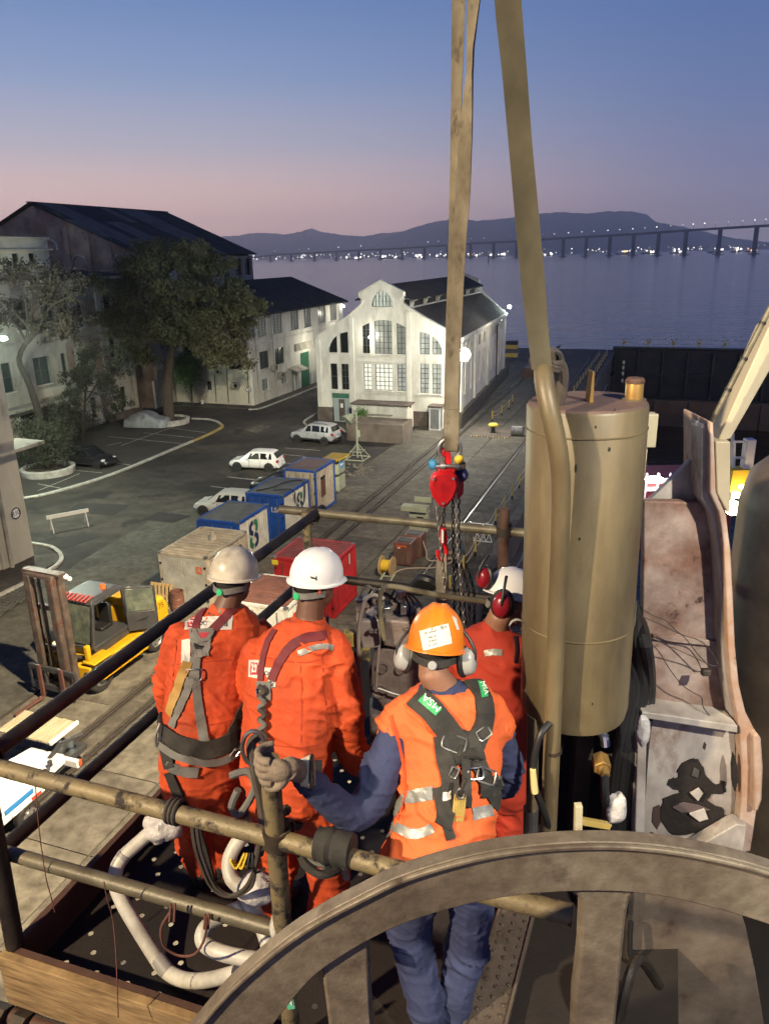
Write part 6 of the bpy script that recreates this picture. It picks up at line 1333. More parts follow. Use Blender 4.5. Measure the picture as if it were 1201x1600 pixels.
# dark machinery space below and behind: ship deck, channels
dk = thing('ship_deck', 'dark oily ship deck plates beneath the platform', 'deck', (1.6,3,11.2)); MB().box((2.0,3.2,10.9), (4.0,6.0,.2)).obj('deck_plate', M['deck_shaded'], dk, sharp=0)
for x in (.62,.78,.95): MB().beam((x,1.4,11.6), (x+.12,3.6,11.6), .07,.16).obj('pipe_channel', M['tube_dark'], dk, sharp=0)
MB().tube(bez([(.85,2.2,11.9),(.9,2.25,12.25),(.98,2.35,12.3),(1.1,2.4,12.1)],5), .022, 8).obj('hose_end', M['tube_dark'], dk)
for k, (x, y) in enumerate(((.62,3.3),(.75,3.6),(1.0,3.45),(1.12,3.2),(.55,3.55))): MB().beam((x,y,11.2), (x+.05,y+.1,13.0-.15*k), .05+.02*k,.09, up=(0,1,0)).obj('bracket', M['dark_steel'], dk, sharp=0)
MB().box((1.0,4.1,11.9), (1.6,.1,1.9)).obj('bulkhead', M['deck_shaded'], dk, sharp=0)
# ---- khaki tank with stand pipe
mat('khaki', (.165,.13,.07), .45, col2=(.105,.085,.05), sc=3.5, lo=.4, hi=.7, bump=.06, bsc=30, stretch=(1,1,.3), fine=(.7, 4), rust=(.075,.042,.018), rsc=6, rlo=.55, rhi=.78); mat('khaki_top', (.11,.07,.06), .7, col2=(.08,.05,.042), sc=6); mat('hole_dark2', (.015,.011,.009), .8); mat('brass', (.45,.28,.09), .4, .6, col2=(.3,.17,.05), sc=10)
t0_, t1_ = V((.802,2.9,13.10)), V((.777,2.9,14.455)); ax = (t1_-t0_); L_ = ax.length; Q = ax.to_track_quat('Z','Y').to_matrix()
tk = thing('khaki_tank', 'tall khaki cylindrical tank standing right of the workers', 'tank', t0_); R_t = .226
MB().rev([(.001,-.012),(.12,-.012),(.19,.0),(.218,.02),(R_t,.06),(R_t,L_-.012),(R_t-.006,L_-.002)], t0_, Q, 56).obj('shell', M['khaki'], tk, sharp=40)
MB().rev([(R_t-.004,L_-.004),(R_t-.012,L_+.004),(.001,L_+.006)], t0_, Q, 48).obj('top_plate', M['khaki_top'], tk)
c = t1_+V((.17,-.02,.0)); MB().rev([(.033,0),(.033,.075),(.03,.085),(.02,.088),(.001,.088)], c, n=20).obj('nozzle', M['brass'], tk); MB().rev([(.045,0),(.045,.012),(.03,.014)], c, n=20).obj('nozzle_flange', M['khaki'], tk); MB().rev([(.0335,.07),(.036,.072),(.036,.082),(.03,.09),(.001,.09)], c, n=20).obj('nozzle_cap', M['toe_brown'], tk)
MB().prism([t1_+V((-.005,-.05,.0)), t1_+V((.012,-.05,.0)), t1_+V((.008,-.05,.12)), t1_+V((.0,-.05,.12))], (0,.06,0)).obj('lifting_lug', M['brass'], tk, bev=.002)
ppx = [(856,1300,2.63),(861,1180,2.63),(866,1050,2.63),(871,930,2.62),(875,830,2.61),(876,760,2.60),(873,715,2.59),(866,675,2.59),(858,640,2.6),(851,605,2.63),(849,578,2.68),(853,562,2.75),(860,556,2.85),(866,560,2.95)]
pp = thing('stand_pipe', 'khaki stand pipe bending over the top in front of the tank', 'pipe', P(*ppx[0])); MB().tube(bez([P(*q) for q in ppx], 5), .034, 20).obj('pipe_run', M['khaki'], pp)
MB().tube([P(863,1175,2.63), P(863,1170,2.63)], .0365, 20).obj('weld_collar', M['clamp'], pp)
p2 = thing('support_pipe', 'second khaki pipe standing under the tank left of the hose', 'pipe', P(828,1300,2.75)); MB().tube([P(830,1300,2.8), P(832,1120,2.8)], .026, 14).obj('pipe_run', M['khaki'], p2); MB().tube([P(828,1330,2.8), P(829,1262,2.8)], .034, 14).obj('sleeve', M['steel'], p2)
# rear column of the tank with a pale edge
t = thing('edge_bar', 'narrow pale rusty flat bar standing right behind the tank', 'bar', P(990,900,3.05)); a, b = P(1004,690,3.12), P(975,985,3.12); MB().beam(a, b, .035,.03, up=(0,1,0)).obj('bar', mat('pale_rust', (.50,.45,.30), .6, col2=(.40,.36,.24), sc=5, rust=(.16,.05,.02), rsc=6, rlo=.58, rhi=.68), t, bev=.003); MB().box(a+V((.01,0,.05)), (.07,.06,.14)).obj('bracket', M['pale_rust'], t, bev=.005)
for u, v, a_ in ((930,667,.008),(951,702,.011),(899,732,.011),(905,842,.008),(960,640,.006),(880,1050,.007),(925,1100,.007)):
    d_ = ray(u,v); f_ = 2.66/d_.y
    for _ in range(60):
        q_ = V((0,0,H))+d_*f_; ax_ = t0_.lerp(t1_, max(0,min(1,(q_.z-t0_.z)/(t1_.z-t0_.z))))
        if (V((q_.x,q_.y,0))-V((ax_.x,ax_.y,0))).length <= R_t+.001: break
        f_ += .004
    n_ = V((q_.x-ax_.x, q_.y-ax_.y, 0)).normalized(); MB().ell(q_, (a_*.5,.002,a_*(1.6 if u == 899 else .8)), Matrix((V((-n_.y,n_.x,0)),n_,V((0,0,1)))).transposed(), 9, 5).obj('paint_chip', M['hole_dark2'], tk)
for z_ in (.33,.93):
    c_ = t0_.lerp(t1_, z_); MB().tube([c_+Q @ V((cos(a)*(R_t+.0005),sin(a)*(R_t+.0005),0)) for a in [2*pi*i/56 for i in range(56)]], .0035, 6, close=True).obj('weld_seam', M['khaki'], tk)
# hoses, fittings and plastic wrap below the tank
t = thing('hydraulic_hose', 'black hydraulic hose with a yellow tag under the tank', 'hose', P(845,1200,2.58)); MB().tube(bez([P(858,1130,2.6), P(843,1150,2.57), P(834,1190,2.56), P(836,1230,2.56), P(848,1265,2.58), P(860,1300,2.62)], 6), .014, 10).obj('hose_run', M['black'], t); MB().tube([P(832,1202,2.545), P(835,1238,2.545)], [.012,.015], 8).obj('yellow_tag', mat('tag_cream', (.6,.5,.22), .5), t)
t = thing('hose_bundle', 'thick bundle of black hoses between the tank and the white frame', 'hose', P(990,1050,3.15))
for k in range(9): 
    o_ = k*3.2; MB().tube(bez([P(984+o_*.5,930+k*4,3.15+.02*k), P(976+o_*1.3,1010,3.14-.015*k), P(980+o_*1.35,1080,3.1+.012*k), P(966+o_*1.5,1160,3.08), P(955+o_*1.7,1240,3.1), P(950+o_*1.6,1330,3.1)], 5), .02+.004*(k % 3), 9).obj('hose_run', M['black'], t)
t = thing('hex_fitting', 'brass hexagon fitting hanging below the tank', 'fitting', P(938,1188,2.95)); c = P(938,1188,2.95); MB().cyl(c+V((0,.02,.0)), c+V((-.005,-.05,-.01)), .042, n=6).obj('hex_nut', M['brass'], t, bev=.003); MB().cyl(c+V((0,-.05,-.01)), c+V((0,-.085,-.02)), .025, .02, n=14).obj('spigot', M['brass'], t); MB().tube(bez([c+V((0,-.07,-.02)), c+V((0,-.1,-.12)), c+V((.05,-.02,-.3))], 5), .02, 8).obj('hose_tail', M['black'], t)
t = thing('steel_elbow', 'shiny steel elbow with white tape under the tank', 'fitting', P(942,1155,3.0)); MB().tube(bez([P(935,1140,3.0), P(943,1150,2.98), P(945,1165,2.97)], 4), .022, 10).obj('elbow', M['chrome'], t)
mat('wrap_plastic', (.55,.53,.52), .25, col2=(.42,.40,.40), sc=12, bump=.7, bsc=26)
def blob(mb, c, r, seed, amp=.25, n=20, m=12):
    k = len(mb.v); mb.ell(c, r, n=n, m=m)
    for i in range(k, len(mb.v)):
        d = mb.v[i]-V(c); mb.v[i] = V(c)+d*(1+amp*noise.noise(d*18+V((seed,0,0)))+amp*.5*noise.noise(d*44+V((seed,3,0))))
    return mb
t = thing('plastic_wrapped_end', 'white plastic wrapped hose end hanging at the corner of the white frame', 'wrap', P(1003,1140,2.9)); blob(MB(), P(1003,1140,2.9), (.032,.032,.085), 2, .22).obj('wrap', M['wrap_plastic'], t)
t = thing('plastic_wrapped_end', 'crumpled clear plastic wrap low beside the black hoses', 'wrap', P(962,1262,2.85)); blob(MB(), P(962,1262,2.85), (.045,.04,.075), 5, .3).obj('wrap', M['wrap_plastic'], t)
t = thing('yellow_bracket', 'small yellow and white rusted bracket behind the wheel rim', 'bracket', P(905,1285,2.6)); MB().beam(P(902,1305,2.6), P(903,1257,2.6), .03,.03, up=(0,1,0)).obj('upright', M['pale_rust'], t, bev=.002); MB().beam(P(905,1282,2.62), P(950,1290,2.7), .03,.025).obj('arm', mat('bracket_yellow', (.5,.36,.1), .5), t, bev=.002)
# ---- white and rusty crane pedestal at the right
mat('ped_white', (.50,.465,.43), .55, col2=(.35,.31,.29), sc=2.5, rust=(.13,.045,.022), rsc=3.5, rlo=.55, rhi=.68, bump=.12, bsc=24, fine=(.7, 6), stretch=(1,1,.55)); mat('ped_rusty', (.46,.37,.325), .65, col2=(.25,.13,.095), sc=4, lo=.36, hi=.62, rust=(.045,.025,.02), rsc=8, rlo=.62, rhi=.68, bump=.2, bsc=30, fine=(.8, 5)); mat('ped_edge', (.36,.22,.15), .65, col2=(.46,.37,.32), sc=7, rust=(.05,.025,.018), rsc=9, rlo=.62, rhi=.7); mat('boom_cream', (.50,.44,.31), .5, col2=(.40,.34,.23), sc=3, rust=(.2,.1,.04), rsc=4, rlo=.64, rhi=.74)
pd = thing('crane_pedestal', 'white and rusty fabricated crane pedestal with flanged edge at the right', 'pedestal', P(1100,1300,3.2))
def plate(name, px, Y, th, m, par=None, bev=.006, Y2=None):
    pts = [P(q[0], q[1], q[2] if len(q) > 2 else Y) for q in px]; return MB().prism(pts, (0,th,0)).obj(name, m, par or pd, bev=bev, sharp=40)
plate('rusty_plate', [(1006,783),(1122,786),(1128,830),(1131,920),(1133,1020),(1140,1090),(1146,1137),(1004,1118),(1003,1000),(1005,880)], 3.22, .05, M['ped_rusty'])
plate('stiffener', [(1020,992),(1132,1004),(1132,1012),(1020,1000)], 3.20, .02, M['ped_rusty'], bev=.002)
plate('fin', [(1012,784),(1030,768),(1098,700),(1108,690),(1110,790)], 3.3, .04, M['ped_white'])
plate('inner_flange', [(1096,668),(1101,662),(1108,662),(1108,770),(1122,800),(1130,850),(1134,920),(1137,1010),(1142,1070),(1152,1122),(1142,1120),(1131,1060),(1126,1000),(1124,920),(1120,850),(1112,806),(1095,778)], 3.14, .12, M['ped_white'])
plate('outer_flange', [(1109,660),(1114,660),(1118,770),(1134,806),(1141,860),(1145,940),(1148,1010),(1154,1070),(1164,1112),(1178,1140),(1184,1190),(1184,1250),(1172,1330),(1150,1334),(1158,1250),(1158,1180),(1152,1122),(1142,1070),(1137,1010),(1134,920),(1130,850),(1122,800),(1108,770)], 3.10, .30, M['ped_edge'])
plate('column', [(1117,690),(1141,690),(1140,800),(1134,800),(1119,770)], 3.25, .12, M['boom_cream'])
plate('boom', [(1119,692),(1141,686),(1215,556),(1222,490),(1200,512)], 3.3, .12, M['boom_cream'])
MB().tube([P(1112,658,3.2), P(1212,462,3.2)], .012, 10).obj('gas_strut', M['tube_galv'], pd)
for f in (.25,.5,.78): p = P(1112,658,3.2).lerp(P(1212,462,3.2), f); MB().tube([p, p+V((.004,0,.012))], .0145, 10).obj('strut_ring', M['black'], pd)
plate('cross_flange', [(1003,1112),(1152,1134),(1152,1146),(1001,1122)], 3.08, .16, M['ped_white'])
lwp = [(1010,1122),(1148,1142),(1150,1260),(1150,1290),(1085,1325),(1000,1330),(1004,1200)]
# lower panel with a torn opening in it
hole = [(1058,1204),(1072,1190),(1088,1186),(1097,1196),(1104,1212),(1118,1226),(1130,1222),(1132,1238),(1112,1240),(1104,1252),(1128,1262),(1132,1275),(1118,1290),(1085,1303),(1052,1304),(1036,1286),(1032,1262),(1042,1246),(1062,1240),(1044,1228),(1048,1218),(1060,1216)]
plate('lower_panel', lwp, 3.16, .02, M['ped_white'])
rgh = random.Random(8); hole = [(a_+rgh.uniform(-2.2,2.2), b_+rgh.uniform(-2.2,2.2)) for a_, b_ in [(q_.x, q_.y) for q_ in bez([(a,b,0) for a,b in hole]+[(hole[0][0],hole[0][1],0)], 3)[:-1]]]
for pl in ([(1020,1262),(1030,1258),(1034,1280),(1026,1296),(1018,1284)], [(1016,1300),(1030,1306),(1024,1320),(1012,1314)], [(1100,1160),(1103,1163),(1101,1172),(1098,1168)]): plate('paint_loss', pl, 3.155, .004, mat('hole_edge', (.05,.03,.025), .8) if 'hole_edge' not in M else M['hole_edge'], bev=0)
plate('torn_opening', hole, 3.152, .006, mat('hole_dark', (.012,.008,.007), .85, bump=.8, bsc=12), bev=0)
plate('paint_curl', [(1050,1262),(1066,1254),(1090,1258),(1110,1266),(1088,1268),(1064,1270)], 3.142, .006, mat('curl_dark', (.10,.075,.075), .6), bev=.001); plate('paint_curl', [(1084,1200),(1092,1204),(1090,1216),(1080,1212)], 3.14, .008, M['steel'], bev=.001); plate('paint_curl', [(1078,1240),(1092,1232),(1098,1240),(1090,1252)], 3.13, .01, M['ped_white'], bev=.001); plate('paint_curl', [(1076,1272),(1100,1264),(1106,1280),(1092,1284)], 3.135, .01, M['ped_white'], bev=.001)
plate('left_rib', [(996,1150),(1010,1150),(1006,1335),(990,1335)], 3.02, .14, M['ped_white'])
plate('rim_disc', [(1183,1146),(1189,1155),(1192,1200),(1190,1250),(1184,1268),(1176,1268),(1178,1200),(1176,1150)], 3.06, .36, M['ped_edge'], bev=.01)
plate('web_slot', [(1146,1178),(1151,1196),(1152,1222),(1148,1238),(1144,1222),(1143,1196)], 3.09, .02, M['hole_dark'], bev=0)
plate('gusset', [(1150,1288),(1085,1326),(1160,1345),(1166,1290)], 3.06, .08, M['ped_white'])
plate('base_plate', [(985,1385),(1150,1400),(1165,1450),(1180,1520),(1200,1640),(970,1640)], 2.75, .08, mat('base_brown', (.17,.135,.105), .6, col2=(.11,.085,.068), sc=4, bump=.15, bsc=30, fine=(.6,5), rust=(.05,.03,.025), rsc=5, rlo=.62, rhi=.7))
plate('base_edge', [(983,1385),(992,1385),(984,1500),(980,1640),(968,1640),(974,1500)], 2.70, .05, M['dark_steel'])
MB().tube(bez([P(985,1440,2.68), P(984,1490,2.66), P(994,1515,2.66), P(1001,1525,2.66)], 5), .012, 8).obj('pin_chain', M['black'], pd); blob(MB(), P(1002,1535,2.66), (.02,.02,.025), 3, .1).obj('pin', M['black'], pd)
# loose wires over the rusty plate
t = thing('loose_wire', 'thin loose wires trailing across the rusty plate', 'wire', P(1060,1000,3.1))
for w in ([(1003,952),(1020,962),(1040,970),(1055,985),(1068,995),(1080,1010),(1092,1025),(1108,1042)], [(1003,964),(1030,975),(1060,990),(1090,1000),(1105,1012),(1120,1035),(1112,1040),(1090,1030),(1060,1016),(1040,1008),(1015,995)], [(1012,1000),(1030,1020),(1045,1045),(1065,1070),(1082,1082),(1095,1090),(1098,1105),(1110,1120),(1130,1140)]):
    MB().tube(bez([P(u,v,3.12-.02*sin(u*.05)) for u, v in w], 4), .0022, 6).obj('wire', M['dark_steel'], t)
MB().box(P(1102,1050,3.1), (.04,.03,.03)).obj('connector', M['dark_steel'], t, bev=.004)
# dark drum and rusty wall at the extreme right
t = thing('dark_drum', 'dark brown domed drum cut by the right edge of the picture', 'drum', (2.72,4.2,10)); c = V((2.72,4.2,0)); zt = P(1190,722,4.0).z; MB().rev([(.62,10.5),(.62,zt-.35),(.58,zt-.18),(.46,zt-.06),(.25,zt),(.001,zt+.02)], c, n=44).obj('drum_shell', mat('drum_brown', (.14,.105,.07), .5, col2=(.09,.065,.045), sc=2, bump=.1, bsc=20, fine=(.5, 4)), t)
MB().box((3.6,4.4,12), (1.6,.3,3.2)).obj('rear_bulkhead', M['toe_brown'], dk, sharp=0)
# ---- big cast wheel rim in the foreground
mat('cast_iron', (.215,.18,.135), .5, .1, col2=(.115,.09,.066), sc=2.4, lo=.40, hi=.62, bump=.15, bsc=90, fine=(.5, 26), rust=(.055,.036,.027), rsc=8, rlo=.56, rhi=.72)
wh = thing('cast_wheel', 'big curved cast iron wheel rim with two spokes in the foreground', 'wheel', P(900,1500,1.5))
outer = [(230,1680),(262,1638),(300,1590),(345,1537),(395,1490),(450,1446),(505,1412),(560,1383),(620,1356),(690,1333),(760,1316),(830,1306),(900,1301),(970,1301),(1040,1307),(1110,1319),(1180,1336),(1260,1362)]
inner = [(380,1690),(400,1650),(425,1605),(455,1565),(490,1526),(530,1497),(575,1470),(630,1444),(690,1424),(750,1409),(810,1399),(860,1395),(905,1393),(975,1394),(1040,1402),(1110,1418),(1180,1438),(1260,1466)]
ob, ib = bez([P(u+(4 if u < 600 else 0),v+15,1.5) for u,v in outer], 4), bez([P(u,v,1.5) for u,v in inner], 4); k = min(len(ob), len(ib)); mb = MB(); rows = []
for i in range(k):
    o, n_ = ob[i], ib[i]; d = (o-n_).normalized(); rows.append([o, n_, n_+V((0,.035,0)), o-d*.02+V((0,.036,0)), o-d*.02+V((0,.042,0)), o+V((0,.042,0))])
mb.loft(rows); mb.obj('rim', M['cast_iron'], wh, bev=.006, sharp=40)
mb = MB(); rows = []
for i in range(k):
    o, n_ = ob[i], ib[i]; d = (o-n_).normalized(); rows.append([o+V((0,-.012,0))-d*.004, o+V((0,-.012,0))-d*.016, o-d*.018, o-d*.002])
mb.loft(rows); mb.obj('rim_lip', M['cast_iron'], wh, bev=.003, sharp=40)
def spoke(px, nm='spoke'): 
    pts = [P(u,v,1.515) for u,v in px]; return MB().prism(pts, (0,.045,0)).obj(nm, M['cast_iron'], wh, bev=.01, sharp=40)
spoke([(895,1360),(885,1392),(900,1398),(908,1412),(905,1480),(896,1560),(892,1680),(955,1680),(966,1560),(978,1440),(985,1402),(1000,1390),(990,1360)])
spoke([(495,1478),(508,1560),(522,1680),(588,1680),(580,1560),(574,1440),(540,1455)])
spoke([(515,1470),(572,1430),(576,1438),(523,1482)], 'web_ridge')
# upper deck rail beside the photographer, out of frame, put in to throw the shadow bands on tank and wheel
ur = thing('unseen_rail', 'unseen guard rail beside the viewpoint, put in for its shadow bands', 'rail', (-1.6,-.5,14)); MB().tube([(-2.6,-.7,15.62),(-.9,-.25,15.62)], .05, 12).obj('top_tube', M['tube_dark'], ur); MB().tube([(-2.6,-.7,15.15),(-.9,-.25,15.15)], .04, 12).obj('middle_tube', M['tube_dark'], ur)
for x in (-1.05,-1.75): MB().tube([(x,-.3+(x+1.05)*.27,13.9),(x,-.3+(x+1.05)*.27,15.62)], .045, 12).obj('post', M['tube_dark'], ur)
# ---- lifting gear
mat('webbing', (.21,.18,.125), .85, col2=(.12,.10,.065), sc=9, lo=.38, hi=.62, rust=(.05,.038,.025), rsc=16, rlo=.56, rhi=.70, stretch=(1,1,.55), bump=.2, bsc=220)
def webbing(par, name, path, m, th=.008):               # path entries: u, v, Y, width, twist in degrees
    P_ = [(P(u,v,Y), w, tw) for u, v, Y, w, tw in path]; c = bez([p for p, _, _ in P_], 8); rings = []
    for i, q in enumerate(c):
        f = i/8; j = min(int(f), len(P_)-2); f -= j; w = P_[j][1]*(1-f)+P_[j+1][1]*f; tw = radians(P_[j][2]*(1-f)+P_[j+1][2]*f)
        d = (c[min(i+1,len(c)-1)]-c[max(i-1,0)]).normalized(); x = V((1,0,0)); x = (x-d*x.dot(d)).normalized(); y = d.cross(x); xx = x*cos(tw)+y*sin(tw); yy = d.cross(xx)
        ring = []
        for a, b in ((-.5,-.5),(-.25,-.62),(0,-.66),(.25,-.62),(.5,-.5),(.5,.5),(.25,.38),(0,.34),(-.25,.38),(-.5,.5)): ring.append(q+xx*a*w+yy*b*th+yy*.002*noise.noise(q*14))
        rings.append(ring)
    return MB().loft(rings).obj(name, m, par, sharp=50)
s1_ = thing('twisted_sling', 'worn beige webbing sling with a twisted leg carrying the chain hoist', 'sling', P(705,690,3.7))
webbing(s1_, 'straight_leg', [(717,-130,3.72,.062,5),(716,0,3.71,.056,6),(713,150,3.7,.046,14),(711,260,3.69,.046,24),(711,380,3.68,.062,8),(708,500,3.67,.07,6),(705,610,3.67,.068,4),(704,692,3.68,.07,4)], M['webbing'], .012)
webbing(s1_, 'twisted_leg', [(752,-130,3.62,.06,12),(740,0,3.62,.052,25),(735,70,3.62,.034,45),(733.5,115,3.62,.03,45),(728,200,3.63,.055,25),(723,300,3.64,.064,15),(717,390,3.65,.058,10),(712,500,3.66,.056,8),(708,600,3.70,.066,0),(706,692,3.72,.066,0)], M['webbing'], .012)
webbing(s1_, 'wrapped_eye', [(705,640,3.64,.07,2),(705,680,3.64,.068,3),(704,704,3.68,.062,3),(704,690,3.74,.062,3)], M['webbing'], .014)
s2_ = thing('wide_sling', 'wide olive webbing sling hanging from above to the stand pipe', 'sling', P(848,560,2.66))
webbing(s2_, 'strap', [(786,-140,2.7,.083,8),(793,0,2.69,.08,8),(803,110,2.68,.075,5),(812,220,2.68,.073,4),(822,330,2.67,.076,3),(832,440,2.66,.078,2),(841,530,2.66,.07,2),(846,575,2.66,.066,2)], mat('webbing_olive', (.105,.095,.06), .85, col2=(.065,.058,.036), sc=6, stretch=(1,1,.7), bump=.12, bsc=220, fine=(.4, 5)), .009)
mb = MB(); cc = P(853,572,2.72)
for q in range(3): mb.tube([cc+V((.043*cos(a)*(1+.1*q), .05*sin(a), .012*sin(a*2)+.012*q)) for a in [2*pi*i/18 for i in range(18)]], .011, 7, close=True)
mb.obj('choke_wrap', mat('strap_dark', (.05,.042,.035), .85, col2=(.08,.06,.05), sc=12), s2_); MB().tube(bez([P(868,560,2.78), P(878,580,2.8), P(876,615,2.82), P(868,640,2.84)], 5), .022, 8).obj('tail', M['strap_dark'], s2_)
# shackle
sh = thing('bow_shackle', 'galvanised bow shackle with coloured tape under the twisted sling', 'shackle', P(702,715,3.68)); c = P(702,700,3.68); R_s = .047
bow = [c+V((.036,0,-.085)), c+V((.042,0,-.05)), c+V((.052,0,-.01)), c+V((.043,0,.025)), c+V((.02,0,.044)), c+V((0,0,.049)), c+V((-.02,0,.044)), c+V((-.043,0,.025)), c+V((-.052,0,-.01)), c+V((-.042,0,-.05)), c+V((-.036,0,-.085))]
MB().tube(bez(bow, 5), .0125, 12).obj('bow', M['steel'], sh)
for sg in (-1,1): MB().cyl(c+V((.036*sg-.012,0,-.092)), c+V((.036*sg+.012,0,-.092)), .024, n=16).obj('eye', M['steel'], sh)
MB().cyl(c+V((-.085,0,-.092)), c+V((.07,0,-.092)), .012, n=12).obj('pin', M['steel'], sh); MB().cyl(c+V((.06,0,-.092)), c+V((.078,0,-.092)), .021, n=6).obj('nut', M['dark_steel'], sh)
blob(MB(), c+V((-.085,0,-.08)), (.02,.02,.028), 3, .2).obj('blue_tape', mat('tape_blue', (.03,.19,.36), .5), sh); blob(MB(), c+V((.045,-.015,-.055)), (.024,.02,.022), 7, .2).obj('yellow_tape', M['tiger_yellow'], sh)
# chain hoist
mat('hoist_red', (.62,.015,.02), .3, col2=(.5,.01,.015), sc=6, fine=(.5, 12)); mat('chain_steel', (.42,.40,.36), .35, .85); mat('chain_dark', (.04,.035,.03), .5, .7)
ho = thing('chain_hoist', 'red hand chain hoist hanging from the shackle with its chains', 'hoist', P(700,770,3.7)); hx = lambda u, v, Y: P(u, v, Y)
MB().prism([hx(u,v,3.64) for u,v in ((674,744),(682,739),(708,738),(714,744),(716,760),(710,778),(697,794),(688,793),(676,778),(671,762))], (0,.05,0)).obj('front_cover', M['hoist_red'], ho, bev=.012)
MB().prism([hx(u,v,3.70) for u,v in ((682,741),(704,738),(716,744),(725,756),(724,772),(716,782),(700,778),(686,776))], (0,.07,0)).obj('gear_case', M['hoist_red'], ho, bev=.014)
MB().cyl(hx(717,744,3.71), hx(722,741,3.75), .035, n=20).obj('hand_wheel', mat('hoist_blue', (.05,.055,.16), .45), ho, bev=.004)
MB().box(hx(697,735,3.69), (.085,.06,.03)).obj('top_bracket', M['hoist_red'], ho, bev=.006); MB().tube(bez([hx(697,733,3.69), hx(700,722,3.69), hx(698,708,3.69), hx(693,704,3.69), hx(691,712,3.69)], 5), [.016]*21, 8).obj('top_hook', M['hoist_red'], ho)
for u, v in ((677,749),(708,748),(692,787)): MB().cyl(hx(u,v,3.642), hx(u,v,3.63), .007, n=6).obj('cover_bolt', M['steel'], ho)
lk = {}
def linkmesh(R_, r, m):
    mb = MB(); pts = []
    for i in range(14):
        a = 2*pi*i/14; pts.append((R_*.55*cos(a), 0, R_*sin(a)*.62+(R_*.5 if sin(a) > 0 else -R_*.5)))
    mb.tube(pts, r, 6, close=True); return mb.mesh('chain_link', m, sharp=60)
LA, LB = linkmesh(.0125, .0036, M['chain_steel']), linkmesh(.0125, .0036, M['chain_dark'])
def chain(par, pts, me, pitch=.0275):
    c = bez(pts, 30); d = 0; k = 0; last = c[0]; nxt = pitch*.5
    for a, b in zip(c[:-1], c[1:]):
        L_ = (b-a).length
        while d+L_ >= nxt:
            p = a.lerp(b, (nxt-d)/max(L_,1e-9)); q = (b-a).normalized().to_track_quat('Z','Y') @ Quaternion((0,0,1), (pi/2 if k % 2 else 0)+.35)
            o = inst('chain_link', me, par, p-par.location); o.rotation_mode = 'QUATERNION'; o.rotation_quaternion = q; nxt += pitch; k += 1
        d += L_
chain(ho, [hx(680,776,3.69), hx(686,830,3.69), hx(693,900,3.69), hx(703,960,3.69)], LA); chain(ho, [hx(683,778,3.71), hx(688,840,3.71), hx(695,890,3.71), hx(706,975,3.71)], LA)
chain(ho, [hx(712,770,3.68), hx(714,830,3.68), hx(718,890,3.68), hx(726,985,3.68)], LA); chain(ho, [hx(707,778,3.74), hx(708,850,3.74), hx(710,960,3.74)], LB); chain(ho, [hx(716,772,3.76), hx(717,850,3.76), hx(719,970,3.76)], LB); chain(ho, [hx(694,792,3.70), hx(692,828,3.70)], LB)
for q in range(3): chain(ho, [hx(712+q*7,880,3.76), hx(722+q*9,925,3.75), hx(728+q*6,985,3.74)], LB)
hk = thing('load_hook', 'red lower hook block on the load chain above the engine', 'hook', hx(692,845,3.7)); MB().prism([hx(u,v,3.68) for u,v in ((688,826),(697,826),(700,842),(697,856),(688,850))], (0,.04,0)).obj('block', M['hoist_red'], hk, bev=.006); MB().tube(bez([hx(694,850,3.7), hx(697,862,3.7), hx(694,874,3.7), hx(686,872,3.7), hx(684,860,3.7)], 5), .012, 10).obj('hook', M['hoist_red'], hk); MB().box(hx(691,838,3.67), (.01,.01,.07)).obj('print_strip', M['sign_white'], hk)
t = thing('grey_sling', 'short grey webbing sling running from the red hook down to the engine', 'sling', hx(690,900,3.7)); webbing(t, 'strap', [(690,864,3.7,.045,5),(689,900,3.7,.058,8),(690,940,3.72,.055,5),(688,985,3.72,.05,0)], mat('webbing_grey', (.26,.24,.20), .85, col2=(.16,.145,.12), sc=8, bump=.3, bsc=60), .02)
# ---- engine with pipes and yellow brackets
mat('engine', (.22,.17,.15), .55, .2, col2=(.14,.105,.09), sc=8, bump=.3, bsc=40, fine=(.6, 10)); mat('engine_pale', (.30,.25,.22), .5, .3, col2=(.2,.165,.145), sc=8)
en = thing('engine_block', 'greasy brown engine block with bent pipes between the workers', 'engine', P(605,1050,3.55)); E = lambda u, v, Y=3.5: P(u, v, Y)
MB().prism([E(u,v) for u,v in ((585,1022),(600,1012),(640,1008),(662,1018),(664,1060),(656,1100),(640,1124),(600,1116),(578,1082),(576,1050))], (0,.2,0)).obj('gear_housing', M['engine'], en, bev=.02)
MB().prism([E(u,v,3.47) for u,v in ((600,968),(640,972),(642,1008),(630,1016),(598,1010))], (0,.2,0)).obj('rocker_cover', M['engine'], en, bev=.012)
MB().prism([E(u,v,3.5) for u,v in ((556,972),(592,968),(596,1012),(566,1016))], (0,.18,0)).obj('side_block', M['engine_pale'], en, bev=.01)
MB().prism([E(u,v,3.56) for u,v in ((600,955),(662,958),(664,978),(600,976))], (0,.14,0)).obj('head', M['engine'], en, bev=.008)
for u, v, r in ((597,1042,.035),(593,1078,.045),(625,1046,.028),(580,985,.012),(588,985,.012),(634,980,.012)): MB().rev([(r,0),(r,.014),(r*.75,.016),(r*.7,.008),(.001,.008)], E(u,v,3.50 if v > 1015 else 3.47), Matrix.Rotation(pi/2,3,'X'), 20).obj('boss', M['engine'], en)
rg = random.Random(12)
for k in range(26): u, v = rg.uniform(560,655), rg.uniform(925,972); c = E(u,v,3.55+rg.uniform(-.05,.08)); MB().box(c, (rg.uniform(.015,.05), .03, rg.uniform(.015,.05)), rg.uniform(0,2)).obj('fitting', M['engine'] if k % 3 else M['steel'], en, bev=.003)
